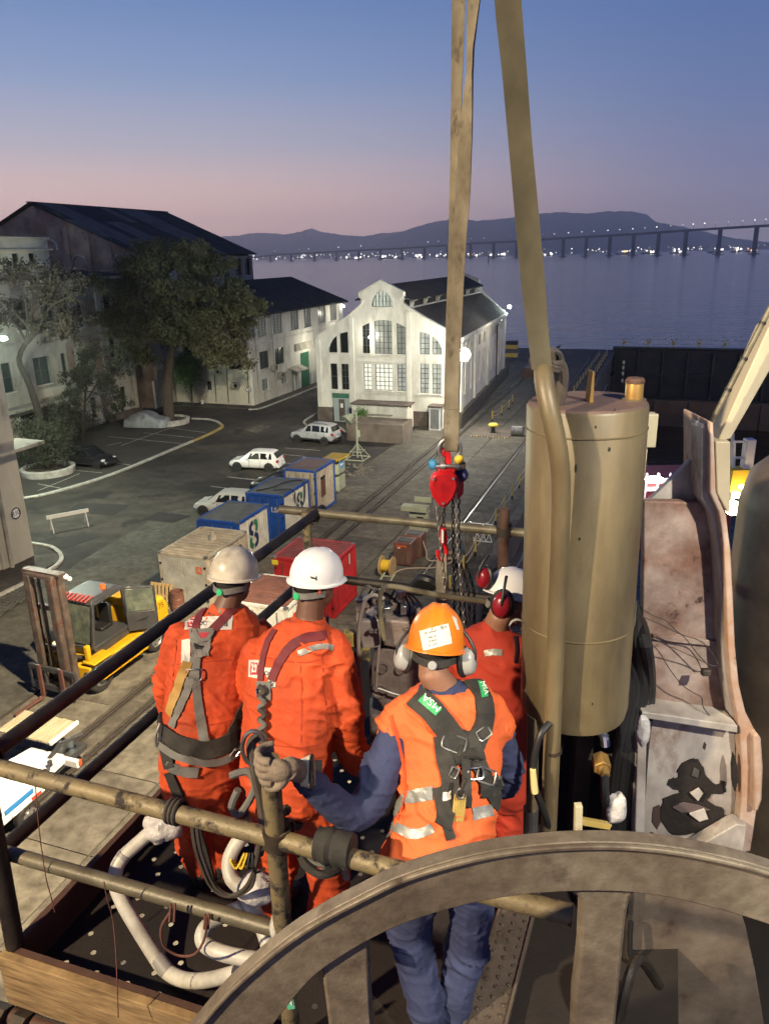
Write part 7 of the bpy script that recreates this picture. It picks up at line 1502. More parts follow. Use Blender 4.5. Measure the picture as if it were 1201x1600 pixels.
for pth, r, m in (([(566,1100),(561,1040),(560,985),(565,955),(572,935),(585,930),(600,936)], .011, 'engine_pale'), ([(600,1000),(594,960),(593,935),(598,920),(610,916),(640,921),(690,931),(760,940),(815,946)], .014, 'tube_galv'), ([(587,1080),(589,1040),(592,1010)], .008, 'engine_pale'), ([(590,1075),(610,1082),(635,1090),(650,1100),(660,1112)], .006, 'steel')):
    MB().tube(bez([E(u,v,3.44) for u,v in pth], 6), r, 9).obj('pipe', M[m], en)
for a, b, c, d in ((537,990,562,1012),(538,1018,578,1034)): MB().prism([E(a,b,3.46),E(c,b,3.46),E(c,d,3.46),E(a,d,3.46)], (0,.05,0)).obj('yellow_bracket', mat('engine_yellow', (.36,.26,.07), .5, col2=(.2,.15,.05), sc=9, rust=(.04,.03,.025), rsc=14, rlo=.5, rhi=.6) if 'engine_yellow' not in M else M['engine_yellow'], en, bev=.004)
for k in range(8): MB().tube(bez([E(560+k*9,940+5*(k%3),3.58), E(575+k*9,915+4*(k%4),3.55), E(600+k*8,950,3.56), E(590+k*7,985,3.52)], 5), .006, 6).obj('cable', M['black'] if k % 2 else M['engine'], en)
MB().box(P(610,1150,3.6), (.22,.2,.4)).obj('sump', M['engine'], en, bev=.02)
t = thing('black_bundle', 'black bundle standing in for gloved hands on the far rail above the orange helmet', 'hose', P(665,915,4.6))  # tubes stand in for the dark gloves on the far rail
for k in range(6): MB().tube(bez([P(640+k*3,925,4.6), P(655+k*5,905+k*2,4.55), P(675+k*3,908+k*2,4.5), P(690,918+k*2,4.6)], 5), .03, 8).obj('hose_run', M['black'], t)
# ---- white pipes wrapped in plastic, lying in the platform box
mat('pipe_white', (.58,.56,.50), .45, col2=(.48,.46,.41), sc=4, fine=(.5, 8)); mat('pipe_tape', (.25,.24,.24), .5)
wp = thing('white_pipe', 'white bent pipe with plastic wrapped end in the platform box', 'pipe', P(200,1400,2.75), 'white bent pipes in the platform box')
px = [(250,1288,3.05),(215,1318,2.98),(188,1345,2.92),(180,1375,2.87),(192,1410,2.82),(215,1450,2.76),(240,1490,2.7),(258,1515,2.66),(285,1530,2.6),(320,1532,2.55),(370,1520,2.5)]
MB().tube(bez([P(*q) for q in px], 6), .033, 18).obj('pipe_run', M['pipe_white'], wp)
for a, b in (((196,1334,2.94),(187,1347,2.92)),((246,1497,2.69),(262,1518,2.65))): MB().tube([P(*a), P(*b)], .0345, 18).obj('tape', M['pipe_tape'], wp)
blob(MB(), P(254,1290,3.03), (.095,.07,.075), 1, .25, 28, 18).obj('plastic_wrap', M['wrap_plastic'], wp)
w2 = thing('white_pipe', 'second white curved pipe with wrapped ball end behind the centre post', 'pipe', P(380,1380,2.7), 'white bent pipes in the platform box')
MB().tube(bez([P(*q) for q in ((400,1290,2.95),(372,1315,2.9),(358,1345,2.85),(362,1372,2.8),(378,1390,2.75),(395,1420,2.68),(412,1455,2.6),(425,1500,2.52))], 6), .033, 18).obj('pipe_run', M['pipe_white'], w2)
blob(MB(), P(400,1388,2.70), (.082,.07,.075), 4, .2, 28, 18).obj('plastic_wrap', M['wrap_plastic'], w2); MB().tube([P(380,1305,2.92), P(370,1318,2.9)], .0345, 18).obj('tape', M['pipe_tape'], w2)
w3 = thing('white_pipe', 'third white pipe stub lying low under the grey middle rail', 'pipe', P(340,1470,2.55), 'white bent pipes in the platform box'); MB().tube(bez([P(*q) for q in ((395,1410,2.75),(340,1435,2.68),(318,1455,2.62),(320,1475,2.58),(350,1490,2.53),(400,1500,2.5))], 6), .033, 18).obj('pipe_run', M['pipe_white'], w3)
# ropes, straps and cords on the rails
t = thing('black_strap', 'black webbing strap knotted round the near top rail and trailing down', 'strap', P(300,1290,2.7))
for k in range(3): MB().tube([Wd(2.0,-1.62+k*.018,2.0)+V((.0,.0,.0))+W(.044*cos(a),0,.044*sin(a)) for a in [2*pi*i/14 for i in range(14)]], .008, 6, close=True).obj('strap_turn', M['strap_dark'], t)
for o_ in (0,7): MB().tube(bez([P(300+o_,1272,2.55), P(303+o_,1310,2.55), P(312+o_,1345,2.58), P(330+o_,1385,2.6), P(358+o_,1400,2.6), P(385+o_,1385,2.58), P(400,1350,2.55), P(408,1310,2.5)], 6), .0095, 6).obj('strap_run', M['strap_dark'], t)
t = thing('tie_cord', 'thin red brown cord looped on the grey middle rail', 'cord', P(290,1450,2.5)); MB().tube(bez([P(266,1425,2.42), P(252,1450,2.42), P(256,1478,2.42), P(280,1493,2.42), P(305,1490,2.4), P(320,1465,2.39), P(324,1432,2.36)], 7), .005, 6).obj('cord_loop', mat('cord_red', (.13,.05,.035), .8), t)
for u in (268,275,322,328): MB().tube([P(u-1,1412 if u < 300 else 1428,2.4), P(u-3,1440 if u < 300 else 1452,2.38)], .005, 6).obj('cord_turn', M['cord_red'], t)
for pth, lab in (([(163,1378,2.42),(168,1405,2.42),(177,1440,2.42),(182,1500,2.36),(185,1590,2.28)], 'thin dark cord hanging from the grey middle rail over the timber board'), ([(55,1218,2.72),(62,1300,2.68),(72,1370,2.66),(80,1400,2.66),(86,1425,2.66)], 'thin dark wire with beads hanging at the far left of the rails')):
    t = thing('cord', lab, 'cord', P(*pth[0])); MB().tube(bez([P(*q) for q in pth], 5), .0026, 6).obj('cord_run', M['cord_red'], t)
t = thing('white_tie', 'white cloth strip tied on the grey middle rail next to the wheel', 'cloth', P(432,1450,2.3)); blob(MB(), P(432,1446,2.31), (.025,.045,.05), 9, .15).obj('knot', M['pipe_white'], t); MB().prism([P(426,1450,2.27), P(442,1450,2.27), P(450,1480,2.25), P(438,1490,2.25)], (0,.004,0)).obj('tail', M['pipe_white'], t)
t = thing('green_tag', 'small green and white inspection tag low on the centre post', 'tag', P(451,1565,2.2)); MB().prism([P(444,1560,2.2), P(456,1553,2.2), P(461,1576,2.2), P(450,1578,2.2)], (0,.003,0)).obj('card', mat('tag_green', (.12,.5,.3), .5), t); MB().prism([P(449,1563,2.198), P(455,1559,2.198), P(457,1572,2.198)], (0,-.001,0)).obj('triangle_mark', M['sign_white'], t)
# ------------------------------------------------------------------ the workers
mat('cov_orange', (.62,.078,.014), .8, col2=(.46,.052,.011), sc=4, bump=.2, bsc=160, fine=(.45, 5), rust=(.22,.035,.014), rsc=2.6, rlo=.60, rhi=.86); mat('cov_red', (.40,.032,.012), .8, col2=(.32,.025,.010), sc=5, bump=.15, bsc=160); mat('navy', (.035,.045,.115), .85, col2=(.026,.034,.09), sc=6, bump=.15, bsc=160, fine=(.4, 4)); mat('vest', (.68,.125,.028), .8, col2=(.56,.095,.022), sc=4, rust=(.16,.055,.025), rsc=5, rlo=.60, rhi=.78, bump=.12, bsc=150)
mat('skin_dark', (.13,.062,.04), .5, col2=(.10,.048,.03), sc=12); mat('skin_tan', (.27,.135,.085), .5, col2=(.22,.105,.065), sc=12); mat('hair', (.012,.01,.009), .8); mat('reflect', (.25,.25,.235), .4, .2, col2=(.17,.17,.16), sc=14); mat('glove_tan', (.27,.215,.16), .85, col2=(.16,.125,.095), sc=9, bump=.35, bsc=60, rust=(.06,.05,.04), rsc=11, rlo=.58, rhi=.72); mat('glove_white', (.5,.46,.38), .85, col2=(.35,.31,.25), sc=8); mat('boot', (.02,.017,.015), .6)
mat('hat_white', (.72,.72,.74), .28, col2=(.64,.64,.66), sc=3); mat('hat_dirty', (.66,.62,.52), .35, col2=(.52,.48,.39), sc=4, fine=(.6, 9)); mat('hat_orange', (.72,.20,.015), .3, col2=(.60,.15,.012), sc=5, rust=(.2,.08,.03), rsc=6, rlo=.66, rhi=.8); mat('strap_black', (.018,.017,.016), .8, col2=(.04,.036,.03), sc=12, bump=.3, bsc=120); mat('strap_grey', (.16,.155,.145), .75, col2=(.11,.105,.10), sc=10, bump=.3, bsc=120); mat('strap_wine', (.14,.015,.022), .75, col2=(.10,.012,.018), sc=8); mat('patch_white', (.55,.53,.49), .7); mat('logo_red', (.36,.02,.04), .7); mat('muff_grey', (.30,.30,.29), .3); mat('muff_red', (.22,.010,.02), .3); mat('label_green', (.03,.33,.11), .5); mat('plastic_green', (.03,.42,.17), .4); mat('strap_yellow', (.40,.24,.06), .7, col2=(.30,.17,.04), sc=9); mat('lanyard_yellow', (.50,.36,.10), .6, col2=(.32,.22,.06), sc=9); mat('print_black', (.02,.02,.02), .7)
DG = bpy.context.evaluated_depsgraph_get
CAMP = V((0, 0, H))
def remesh(mb, name, m, parent, vox=.01, sm=4, wr=0.0, seed=0, zlim=None, wscale=(7.5,7.5,17)):
    me = mb.mesh(name+'_raw', m, None, 0)
    o = bpy.data.objects.new('tmp', me); COL.objects.link(o)
    r = o.modifiers.new('r', 'REMESH'); r.mode = 'VOXEL'; r.voxel_size = vox; r.use_smooth_shade = True
    if sm: s = o.modifiers.new('s', 'SMOOTH'); s.factor = .5; s.iterations = sm
    bpy.context.view_layer.update(); dg = DG(); dg.update()
    me2 = bpy.data.meshes.new_from_object(o.evaluated_get(dg)); bpy.data.objects.remove(o); bpy.data.meshes.remove(me)
    me2.name = name
    if wr:
        nn = noise.noise; S_ = V((seed*3.1, seed*1.7, 0)); new = []
        for v in me2.vertices:
            p = v.co; q = V((p.x*wscale[0], p.y*wscale[1], p.z*wscale[2]))+S_
            wv = nn(V((p.x*3, p.y*3, p.z*3))+S_)*.9
            a = max(-.25, 1-abs(nn(q+V((wv,wv,p.x*6))))*5.0); b = max(-.3, 1-abs(nn(V((p.x*19+p.z*14, p.y*19, p.z*27))+S_))*5.5); c = nn(V((p.x*5, p.y*5, p.z*6))+S_)
            k = wr*(a*1.25*(.28+2.2*max(0,c+.10))+b*.42*(.4+1.6*max(0,-c))+c*1.1)
            new.append(p+v.normal*k)
        for v, p in zip(me2.vertices, new): v.co = p
    if parent is not None: me2.transform(Matrix.Translation(-wloc(parent)))
    me2.materials.clear(); me2.materials.append(m); me2.shade_smooth()
    ob = bpy.data.objects.new(name, me2); COL.objects.link(ob); ob.parent = parent
    return ob
def bvh_of(*obs):
    vs, fs = [], []
    for o in obs:
        k = len(vs); w = wloc(o); vs += [v.co+w for v in o.data.vertices]; fs += [[i+k for i in p.vertices] for p in o.data.polygons]
    return BVHTree.FromPolygons(vs, fs)
def hit(b, u, v):
    r = b.ray_cast(CAMP, ray(u, v).normalized()); return (r[0], r[1]) if r[0] is not None else None
def ringE(c, hw, hd, x, up, n=20, e=2.4):
    x = V(x).normalized(); y = V(up).normalized().cross(x).normalized(); out = []
    for k in range(n):
        a = 2*pi*k/n; ca, sa = cos(a), sin(a); out.append(V(c)+x*hw*math.copysign(abs(ca)**(2/e), ca)+y*hd*math.copysign(abs(sa)**(2/e), sa))
    return out
def trunk(mb, secs, n=20, sub=3):
    cs = bez([s[0] for s in secs], sub); rows = []
    for i, c in enumerate(cs):
        f = i/sub; j = min(int(f), len(secs)-2); f -= j; a, b = secs[j], secs[j+1]
        up = (cs[min(i+1,len(cs)-1)]-cs[max(i-1,0)]); x = V(a[3]).lerp(V(b[3]), f)
        rows.append(ringE(c, a[1]*(1-f)+b[1]*f, a[2]*(1-f)+b[2]*f, x, up, n))
    mb.loft(rows)
def limb(mb, pts, n=14, sub=5):
    c = bez([p[0] for p in pts], sub); rs = []
    for i in range(len(c)):
        f = i/sub; j = min(int(f), len(pts)-2); f -= j; rs.append(pts[j][1]*(1-f)+pts[j+1][1]*f)
    mb.tube(c, rs, n); mb.ell(c[0], (rs[0],)*3, n=10, m=6); mb.ell(c[-1], (rs[-1],)*3, n=10, m=6)
def headM(c, yaw, pitch, tilt=0):                       # yaw 0 looks along +Y, positive turns to the right
    return Matrix.Translation(c) @ Matrix.Rotation(-radians(yaw), 4, 'Z') @ Matrix.Rotation(radians(-pitch), 4, 'X') @ Matrix.Rotation(radians(tilt), 4, 'Y')
def head(mb, HM, neckbase):
    R = HM.to_3x3(); f = lambda x,y,z: HM @ V((x,y,z))
    mb.ell(f(0,-.008,.02), (.078,.096,.105), R, 20, 14); mb.ell(f(0,.03,-.06), (.058,.066,.065), R, 16, 10); mb.ell(f(0,.07,-.095), (.03,.025,.022), R, 10, 8)
    mb.ell(f(0,.1,-.02), (.016,.024,.028), R, 10, 8); mb.ell(f(0,.075,.03), (.055,.022,.018), R, 12, 8); mb.ell(f(0,.088,-.062), (.026,.014,.014), R, 10, 6)
    for s in (-1,1): mb.ell(f(s*.081,-.005,-.015), (.012,.022,.034), R, 10, 8)
    mb.tube([f(0,-.02,-.04), f(0,-.03,-.09), V(neckbase)], [.062,.06,.068], 14)
def hat(par, HM, m, ridge='line', band=M['strap_grey'], knob=M['plastic_green'], peak=True, h=.126, z0=.035):
    f = lambda x,y,z: HM @ V((x,y,z)); a, b = .112, .133; N_ = 48; rows = []
    def sect(r, z, add=0, inner=0):
        row = []
        for k in range(N_):
            q = 2*pi*k/N_; x, y = cos(q), sin(q); rr = r; e = add
            if add: e = add*(1+ (3.0*max(0,y)**6 if peak else 0)+.35*max(0,-y)**2)
            px, py, pz = x*(a*rr+e), y*(b*rr+e), z-(.012*max(0,y)**4 if add else 0)
            if not inner and z > z0+.03:
                ax_ = abs(px)
                if ridge == 'line': pz += .006*math.exp(-(ax_/.012)**2)+.004*math.exp(-((ax_-.045)/.01)**2)
                else: pz += .009*math.exp(-((ax_-.018-.18*(py+.12)*.3)/.013)**2)+.003*math.exp(-(ax_/.05)**2)
            row.append(f(px, py, pz))
        return row
    for j in range(1, 13):
        th = pi/2*j/12; rows.append(sect(sin(th)**.86, z0+h*cos(th)))
    rows.append(sect(1.0, z0-.012)); rows.append(sect(1.02, z0-.018, .008)); rows.append(sect(1.02, z0-.024, .0085)); rows.append(sect(.97, z0-.018, 0, 1))
    for j in range(11, 0, -2): th = pi/2*j/12; rows.append(sect(.955*sin(th)**.86, z0+(h-.008)*cos(th), 0, 1))
    o = MB().loft(rows).obj('helmet', m, par, sharp=50)
    mb = MB(); rows = [[], [], [], []]
    for k in range(33):
        q = pi*(1.06+.88*k/32)-0; x, y = cos(q), sin(q); zz = -.028-.014*max(0,-y)**3
        for i, (rr, dz) in enumerate(((1.0,.016),(1.03,.015),(1.03,-.013),(1.0,-.014))): rows[i].append(f(x*.088*rr, y*.112*rr-.002, zz+dz))
    mb.grid(rows+[rows[0]]); bd = mb.obj('head_band', band, o, sharp=40)
    MB().rev([(.001,.009),(.015,.008),(.018,.004),(.018,-.004)], f(0,-.118,-.044), HM.to_3x3() @ Matrix.Rotation(pi/2,3,'X'), 16).obj('ratchet_knob', knob, o)
    for s in (-1,1): mb = MB(); mb.hexa([f(s*.104-.012,.0,.01),f(s*.104+.012,.0,.01),f(s*.104+.012,.035,.01),f(s*.104-.012,.035,.01)], [f(s*.1-.012,.0,.035),f(s*.1+.012,.0,.035),f(s*.1+.012,.035,.035),f(s*.1-.012,.035,.035)]); mb.obj('accessory_slot', m, o, bev=.002)
    return o
def hair(par, HM):
    f = lambda x,y,z: HM @ V((x,y,z)); mb = MB(); rows = []
    for j in range(10):
        z = .05-.150*j/9; row = []
        for k in range(17):
            q = pi*(1.02+.96*k/16); w = sqrt(max(.05,1-((z-.02)/.125)**2)); row.append(f(cos(q)*.082*w, -.008+sin(q)*.1*w*(1 if sin(q) < 0 else .3), z))
        rows.append(row)
    return mb.grid(rows).obj('hair', M['hair'], par, sharp=0)
def ribbon(b, px, width, m, par, name='strap', off=.005, th=.004, taper=None):
    pts = []
    for i in range(len(px)-1):
        for k in range(6): f = k/6; pts.append((px[i][0]*(1-f)+px[i+1][0]*f, px[i][1]*(1-f)+px[i+1][1]*f))
    pts.append(px[-1]); hs = [hit(b, *q) for q in pts]; hs = [h for h in hs if h]
    if len(hs) < 2: return None
    P_ = [h[0] for h in hs]; Nn = [h[1] for h in hs]
    for _ in range(4):                                   # relax so the strap bridges small folds
        P_ = [P_[0]]+[(P_[i-1]+P_[i]*2+P_[i+1])/4 for i in range(1,len(P_)-1)]+[P_[-1]]; Nn = [((Nn[max(i-1,0)]+Nn[i]+Nn[min(i+1,len(Nn)-1)])).normalized() for i in range(len(Nn))]
    rings = []
    for i, (p, n) in enumerate(zip(P_, Nn)):
        d = (P_[min(i+1,len(P_)-1)]-P_[max(i-1,0)]).normalized(); w = d.cross(n).normalized(); top = []
        wd = width if taper is None else width*(1-i/(len(P_)-1))+taper*i/(len(P_)-1)
        for q in (-.5,-.17,.17,.5):
            s = p+w*wd*q; r = b.find_nearest(s)
            if r[0] is not None:
                dd = (r[0]-p).dot(n); s = s+n*max(-.02, min(.02, (r[0]-s).dot(n)))
            top.append(s+n*off)
        rings.append([t_-n*th for t_ in top]+[t_+n*th*.5 for t_ in reversed(top)])
    return MB().loft(rings).obj(name, m, par, sharp=60)
def decal(b, quad, m, par, name, nx=6, ny=6, off=.004):
    rows = []
    for j in range(ny+1):
        row = []
        for i in range(nx+1):
            fx, fy = i/nx, j/ny; u = (quad[0][0]*(1-fx)+quad[1][0]*fx)*(1-fy)+(quad[3][0]*(1-fx)+quad[2][0]*fx)*fy; v = (quad[0][1]*(1-fx)+quad[1][1]*fx)*(1-fy)+(quad[3][1]*(1-fx)+quad[2][1]*fx)*fy
            h = None
            for dv in (0,2,4,7,10,14,18,24):
                h = hit(b, u, v+dv)
                if h: break
            if h is None: return None
            row.append(h[0]+h[1]*off)
        rows.append(row)
    back = [[p-(p-CAMP).normalized()*-.002 for p in r] for r in rows]
    mb = MB(); mb.grid(rows); return mb.obj(name, m, par, sharp=0)
def decal_text(b, txt, o, ex, ey, m, par, off=.0065, name='lettering'):
    t = lettering(txt, 1.0, m, None, Matrix.Identity(4), name, 0, 0.0, 'LEFT'); ok = True; w = wloc(par)
    for v in t.data.vertices:
        u, vv = o[0]+ex[0]*v.co.x+ey[0]*v.co.y, o[1]+ex[1]*v.co.x+ey[1]*v.co.y; h = hit(b, u, vv)
        v.co = (h[0]+h[1]*off if h else P(u, vv, 3.0))-w
    t.parent = par; return t
def muff(par, c, n, up, m, size=1.0):
    n = V(n).normalized(); Rm = n.to_track_quat('Z','Y').to_matrix(); c = V(c); mb = MB(); u_ = V(up)
    y = (u_-n*u_.dot(n)).normalized(); x = y.cross(n); Rm = Matrix((x,y,n)).transposed()
    prof = [(.001,.036),(.6,.033),(.85,.024),(1.0,.006),(1.0,-.004)]; o = len(mb.v)
    for r, z in prof:
        for k in range(24): q = 2*pi*k/24; mb.v.append(c+Rm @ V((.036*r*cos(q)*size, .05*r*sin(q)*size, z*size)))
    for j in range(len(prof)-1):
        for k in range(24): mb.f.append([o+j*24+k, o+j*24+(k+1)%24, o+(j+1)*24+(k+1)%24, o+(j+1)*24+k]); mb.mi.append(0)
    e = mb.obj('ear_muff', m, par, sharp=50)
    mb = MB(); mb.tube([c-n*.012*size+Rm @ V((.033*cos(q)*size, .047*sin(q)*size, 0)) for q in [2*pi*k/24 for k in range(24)]], .012*size, 8, close=True); mb.obj('cushion', M['black'], e)
    MB().tube(bez([c+n*.03*size, c+n*.034*size+y*.04*size, c+n*.014*size+y*.085*size, c-n*.01+y*.11*size],5), .007, 7).obj('muff_arm', M['black'], e); return e
def boots(par, ank, d, z, side=0):
    d = V((d[0], d[1], 0)).normalized(); a = V(ank); s = V((-d.y, d.x, 0)); rows = []
    for f, w, h in ((-.07,.03,.05),(-.05,.042,.10),(0,.045,.12),(.06,.046,.095),(.12,.05,.07),(.17,.046,.055),(.2,.025,.04)):
        c = V((a.x,a.y,z))+d*f; rows.append([c+s*w, c+s*w*.95+V((0,0,h*.6)), c+s*w*.5+V((0,0,h)), c-s*w*.5+V((0,0,h)), c-s*w*.95+V((0,0,h*.6)), c-s*w])
    mb = MB(); mb.loft(rows); mb.tube([V((a.x,a.y,z+.06)), a+V((0,0,.05))], [.05,.055], 12); o = mb.obj('boot', M['boot'], par, bev=.01); return o
def glove(par, wrist, knuck, m, curl=V((0,0,-1)), name='glove'):
    w, k = V(wrist), V(knuck); d = (k-w).normalized(); c = (V(curl)-d*V(curl).dot(d)).normalized(); s = d.cross(c); mb = MB()
    mb.ell(w.lerp(k,.55), (.043,.045,.02), Matrix((s,d,c)).transposed(), 14, 10); mb.tube([w-d*.03, w+d*.02], [.036,.034], 12)
    for i in range(4):
        L_ = (.07,.08,.075,.06)[i]; b0 = k+s*(.03-.02*i); mb.tube(bez([b0-d*.02, b0+d*L_*.35+c*.005, b0+d*L_*.55+c*.035, b0+d*L_*.35+c*.06],4), [.0105]*13, 8)
    b0 = w.lerp(k,.3)+s*.035; mb.tube(bez([b0, b0+s*.025+d*.03+c*.01, b0+s*.02+d*.06+c*.03],4), [.0125]*9, 8)
    return remesh(mb, name, m, par, .0045, 3)
def worker(lab, org, J, cov, skin, sd, wr=.006, vox=.0105):
    """J: joints in world space; returns thing, coverall, head matrix"""
    t = thing('person', lab, 'person', org, 'people working on the platform'); HM = J['HM']; X = J['X']
    mb = MB(); head(mb, HM, J['neck'])
    trunk(mb, [(c, w*.82, d*.8, X) for c, w, d in J['torso'][:-1]])
    for a in J['arms']: limb(mb, [(p, r*.66) for p, r in a])
    for l in J['legs']: limb(mb, [(p, r*.68) for p, r in l])
    for a in J['arms']: mb.ell(a[-1][0]+(a[-1][0]-a[-2][0]).normalized()*.05, (.035,.035,.035), n=10, m=8)
    body = remesh(mb, 'body', skin, t, .0085, 2)
    mb = MB(); trunk(mb, [(c, w, d, X) for c, w, d in J['torso']])
    for a in J['arms']: limb(mb, a)
    for l in J['legs']: limb(mb, l)
    mb.tube([J['neck']-V((0,0,.03)), J['neck']+(HM.translation-J['neck'])*J.get('col',.22)], [.092,.074], 16)
    co = remesh(mb, 'coverall', cov, t, vox, 3, wr, sd)
    return t, body, co
X3 = V((1,.10,0))
# === worker in the orange helmet, nearest, holding the centre post
J = dict(col=.14, HM=headM(P(680,1014,2.72), 8, 19, 4), neck=P(691,1076,2.67), X=X3,
 torso=[(P(692,1070,2.67),.085,.07),(P(699,1097,2.66),.178,.10),(P(700,1145,2.64),.205,.125),(P(702,1190,2.58),.19,.125),(P(702,1240,2.52),.175,.125),(P(698,1295,2.46),.18,.13),(P(694,1345,2.43),.175,.13),(P(690,1372,2.42),.12,.10)],
 arms=[[(P(628,1128,2.63),.072),(P(603,1185,2.55),.074),(P(576,1255,2.46),.070),(P(545,1272,2.40),.066),(P(505,1243,2.36),.057),(P(474,1214,2.33),.049)], [(P(772,1128,2.66),.072),(P(786,1180,2.68),.07),(P(790,1225,2.74),.063),(P(768,1215,2.9),.055),(P(748,1200,3.02),.046)]],
 legs=[[(P(654,1352,2.43),.098),(P(642,1430,2.43),.094),(P(646,1500,2.42),.078),(P(660,1550,2.38),.074),(P(668,1600,2.35),.064)], [(P(730,1350,2.45),.098),(P(735,1420,2.46),.094),(P(727,1490,2.46),.080),(P(715,1545,2.42),.074),(P(709,1590,2.40),.064)]])
t3, b3, c3 = worker('person in orange helmet and grimy orange vest gripping the centre post', (.22,2.42,FZ), J, M['navy'], M['skin_tan'], 3, .0085, .0085)
mb = MB(); trunk(mb, [(P(693,1073,2.667),.10,.088,X3),(P(699,1094,2.66),.20,.125,X3),(P(700,1145,2.64),.224,.148,X3),(P(702,1190,2.58),.212,.15,X3),(P(700,1240,2.51),.200,.15,X3),(P(690,1295,2.44),.205,.158,X3),(P(678,1336,2.39),.222,.172,X3),(P(676,1356,2.38),.215,.165,X3)])
limb(mb, [(P(636,1110,2.64),.072),(P(622,1132,2.62),.084)]); limb(mb, [(P(764,1110,2.67),.072),(P(774,1134,2.66),.084)])
v3 = remesh(mb, 'vest', M['vest'], t3, .0088, 3, .0085, 11)
h3 = hat(t3, J['HM'], M['hat_orange'], 'vee', M['strap_black'], M['muff_grey'], True, .150, .026); hair(t3, J['HM'])
bV = bvh_of(v3, c3); bHat = bvh_of(h3)
HM = J['HM']; 
muff(t3, HM @ V((-.118,-.005,-.045)), HM.to_3x3() @ V((-1,-.55,.1)), (0,.2,1), M['muff_grey'], 1.12); muff(t3, HM @ V((.125,.0,-.035)), HM.to_3x3() @ V((1,-.35,.1)), (0,.2,1), M['muff_grey'], 1.12)
ST = lambda px, w, m, nm='harness_strap', **k: ribbon(bV, px, w, m, t3, nm, **k)
ST([(650,1090),(672,1106),(694,1134),(716,1164),(728,1186)], .092, M['strap_black'], 'shoulder_pad', off=.012, th=.010); ST([(738,1066),(754,1090),(758,1120),(746,1152),(732,1182)], .078, M['strap_black'], 'shoulder_pad', off=.012, th=.010)
ST([(690,1150),(694,1180),(704,1215),(700,1262),(690,1292)], .066, M['strap_black'], off=.010, th=.006); ST([(730,1170),(748,1196),(764,1232),(784,1268)], .062, M['strap_black'], off=.009, th=.006)
ST([(708,1140),(732,1150),(756,1140)], .034, M['strap_black'], off=.011); ST([(714,1172),(734,1178),(752,1172)], .075, M['strap_black'], 'dorsal_pad', off=.015, th=.009); ST([(682,1230),(690,1270),(704,1310)], .036, M['strap_black'], off=.008); ST([(724,1180),(728,1220),(724,1262)], .034, M['strap_black'], 'lanyard_web', off=.022)
def buckle(q, m=M['steel'], sz=.03, par=t3, b=bV, rot=0.0, nm='buckle', off=.02):
    h = hit(b, *q)
    if not h: return
    n = h[1]; x = V((cos(rot),0,sin(rot))); x = (x-n*x.dot(n)).normalized(); y = n.cross(x); c = h[0]+n*off; mb = MB(); mb.tube([c+x*a*sz+y*bb*sz*.72 for a, bb in ((-1,-1),(-.6,-1.1),(.6,-1.1),(1,-1),(1.1,-.5),(1.1,.5),(1,1),(-1,1),(-1.1,.5),(-1.1,-.5))], .0042, 6, close=True); mb.obj(nm, m, par)
buckle((708,1162), sz=.04, rot=-.5); buckle((752,1147), sz=.026, rot=.6); buckle((740,1208), M['chrome'], .026, nm='dorsal_ring', off=.024, rot=.1); buckle((710,1205), sz=.018, rot=1.2); buckle((756,1212), sz=.034, rot=-.4)
decal(bV, [(742,1216),(772,1210),(782,1240),(750,1246)], M['strap_black'], t3, 'harness_pouch', off=.018); decal(bV, [(692,1238),(704,1236),(704,1250),(692,1252)], M['patch_white'], t3, 'size_label', 3, 3, .016); 
bS = bvh_of(*[o for o in ALLC() if o.parent == t3 and o.name.startswith('shoulder_pad')])
decal(bS, [(653,1095),(663,1085),(690,1108),(680,1118)], M['label_green'], t3, 'green_label', 5, 5, .003); decal_text(bS, 'MSA', (687,1109), (-13.2,-11.3), (-10.4,11.2), M['sign_white'], t3, .006)
decal(bS, [(746,1064),(756,1066),(762,1088),(752,1090)], M['label_green'], t3, 'green_label', 5, 5, .003); decal_text(bS, 'MSA', (752,1066), (3.6,10.5), (10.5,-2.6), M['sign_white'], t3, .006)
for q in ([(634,1236),(676,1228),(676,1250),(632,1258)], [(604,1290),(616,1284),(660,1300),(672,1296),(672,1311),(640,1322),(606,1312)][0:4], [(737,1262),(768,1256),(770,1274),(738,1282)], [(772,1215),(784,1210),(788,1226),(776,1232)], [(612,1262),(630,1240),(632,1256),(618,1278)]):
    decal(bV, q, M['reflect'], t3, 'reflective_band', 8, 4, .005)
ribbon(bV, [(596,1286),(616,1292),(640,1304),(662,1302),(676,1292)], .034, M['reflect'], t3, 'reflective_band', .004, .003)
ribbon(bV, [(611,1118),(622,1160),(632,1200),(636,1240),(622,1280)], .012, M['cov_orange'], t3, 'vest_piping', .004, .004)
# yellow energy absorber hanging at the back
h = hit(bV, 716,1272); c = h[0]+h[1]*.03; d = (P(722,1245,2.4)-P(714,1300,2.36)).normalized(); mb = MB()
q = (P(722,1240,0) if False else c); up = V((.08,-.0,1)).normalized(); xx = V((1,0,-.08)).normalized()
for k in range(5): o = k-2; mb.tube([c+xx*o*.0082+up*.055+V((0,-.004*abs(o)*-1,0)), c+xx*o*.009, c+xx*o*.0082-up*.055], .0062, 7)
mb.obj('energy_absorber', M['lanyard_yellow'], t3); MB().tube(bez([c+up*.055, c+up*.09+V((0,-.01,0)), c+up*.13+V((.012,0,0))],4), .009, 7).obj('lanyard_web', M['strap_black'], t3); MB().tube([c+up*.075+xx*.016*cos(a)+up*.022*sin(a)+V((0,-.012,0)) for a in [2*pi*i/14 for i in range(14)]], .0045, 6, close=True).obj('snap_hook', M['steel'], t3)
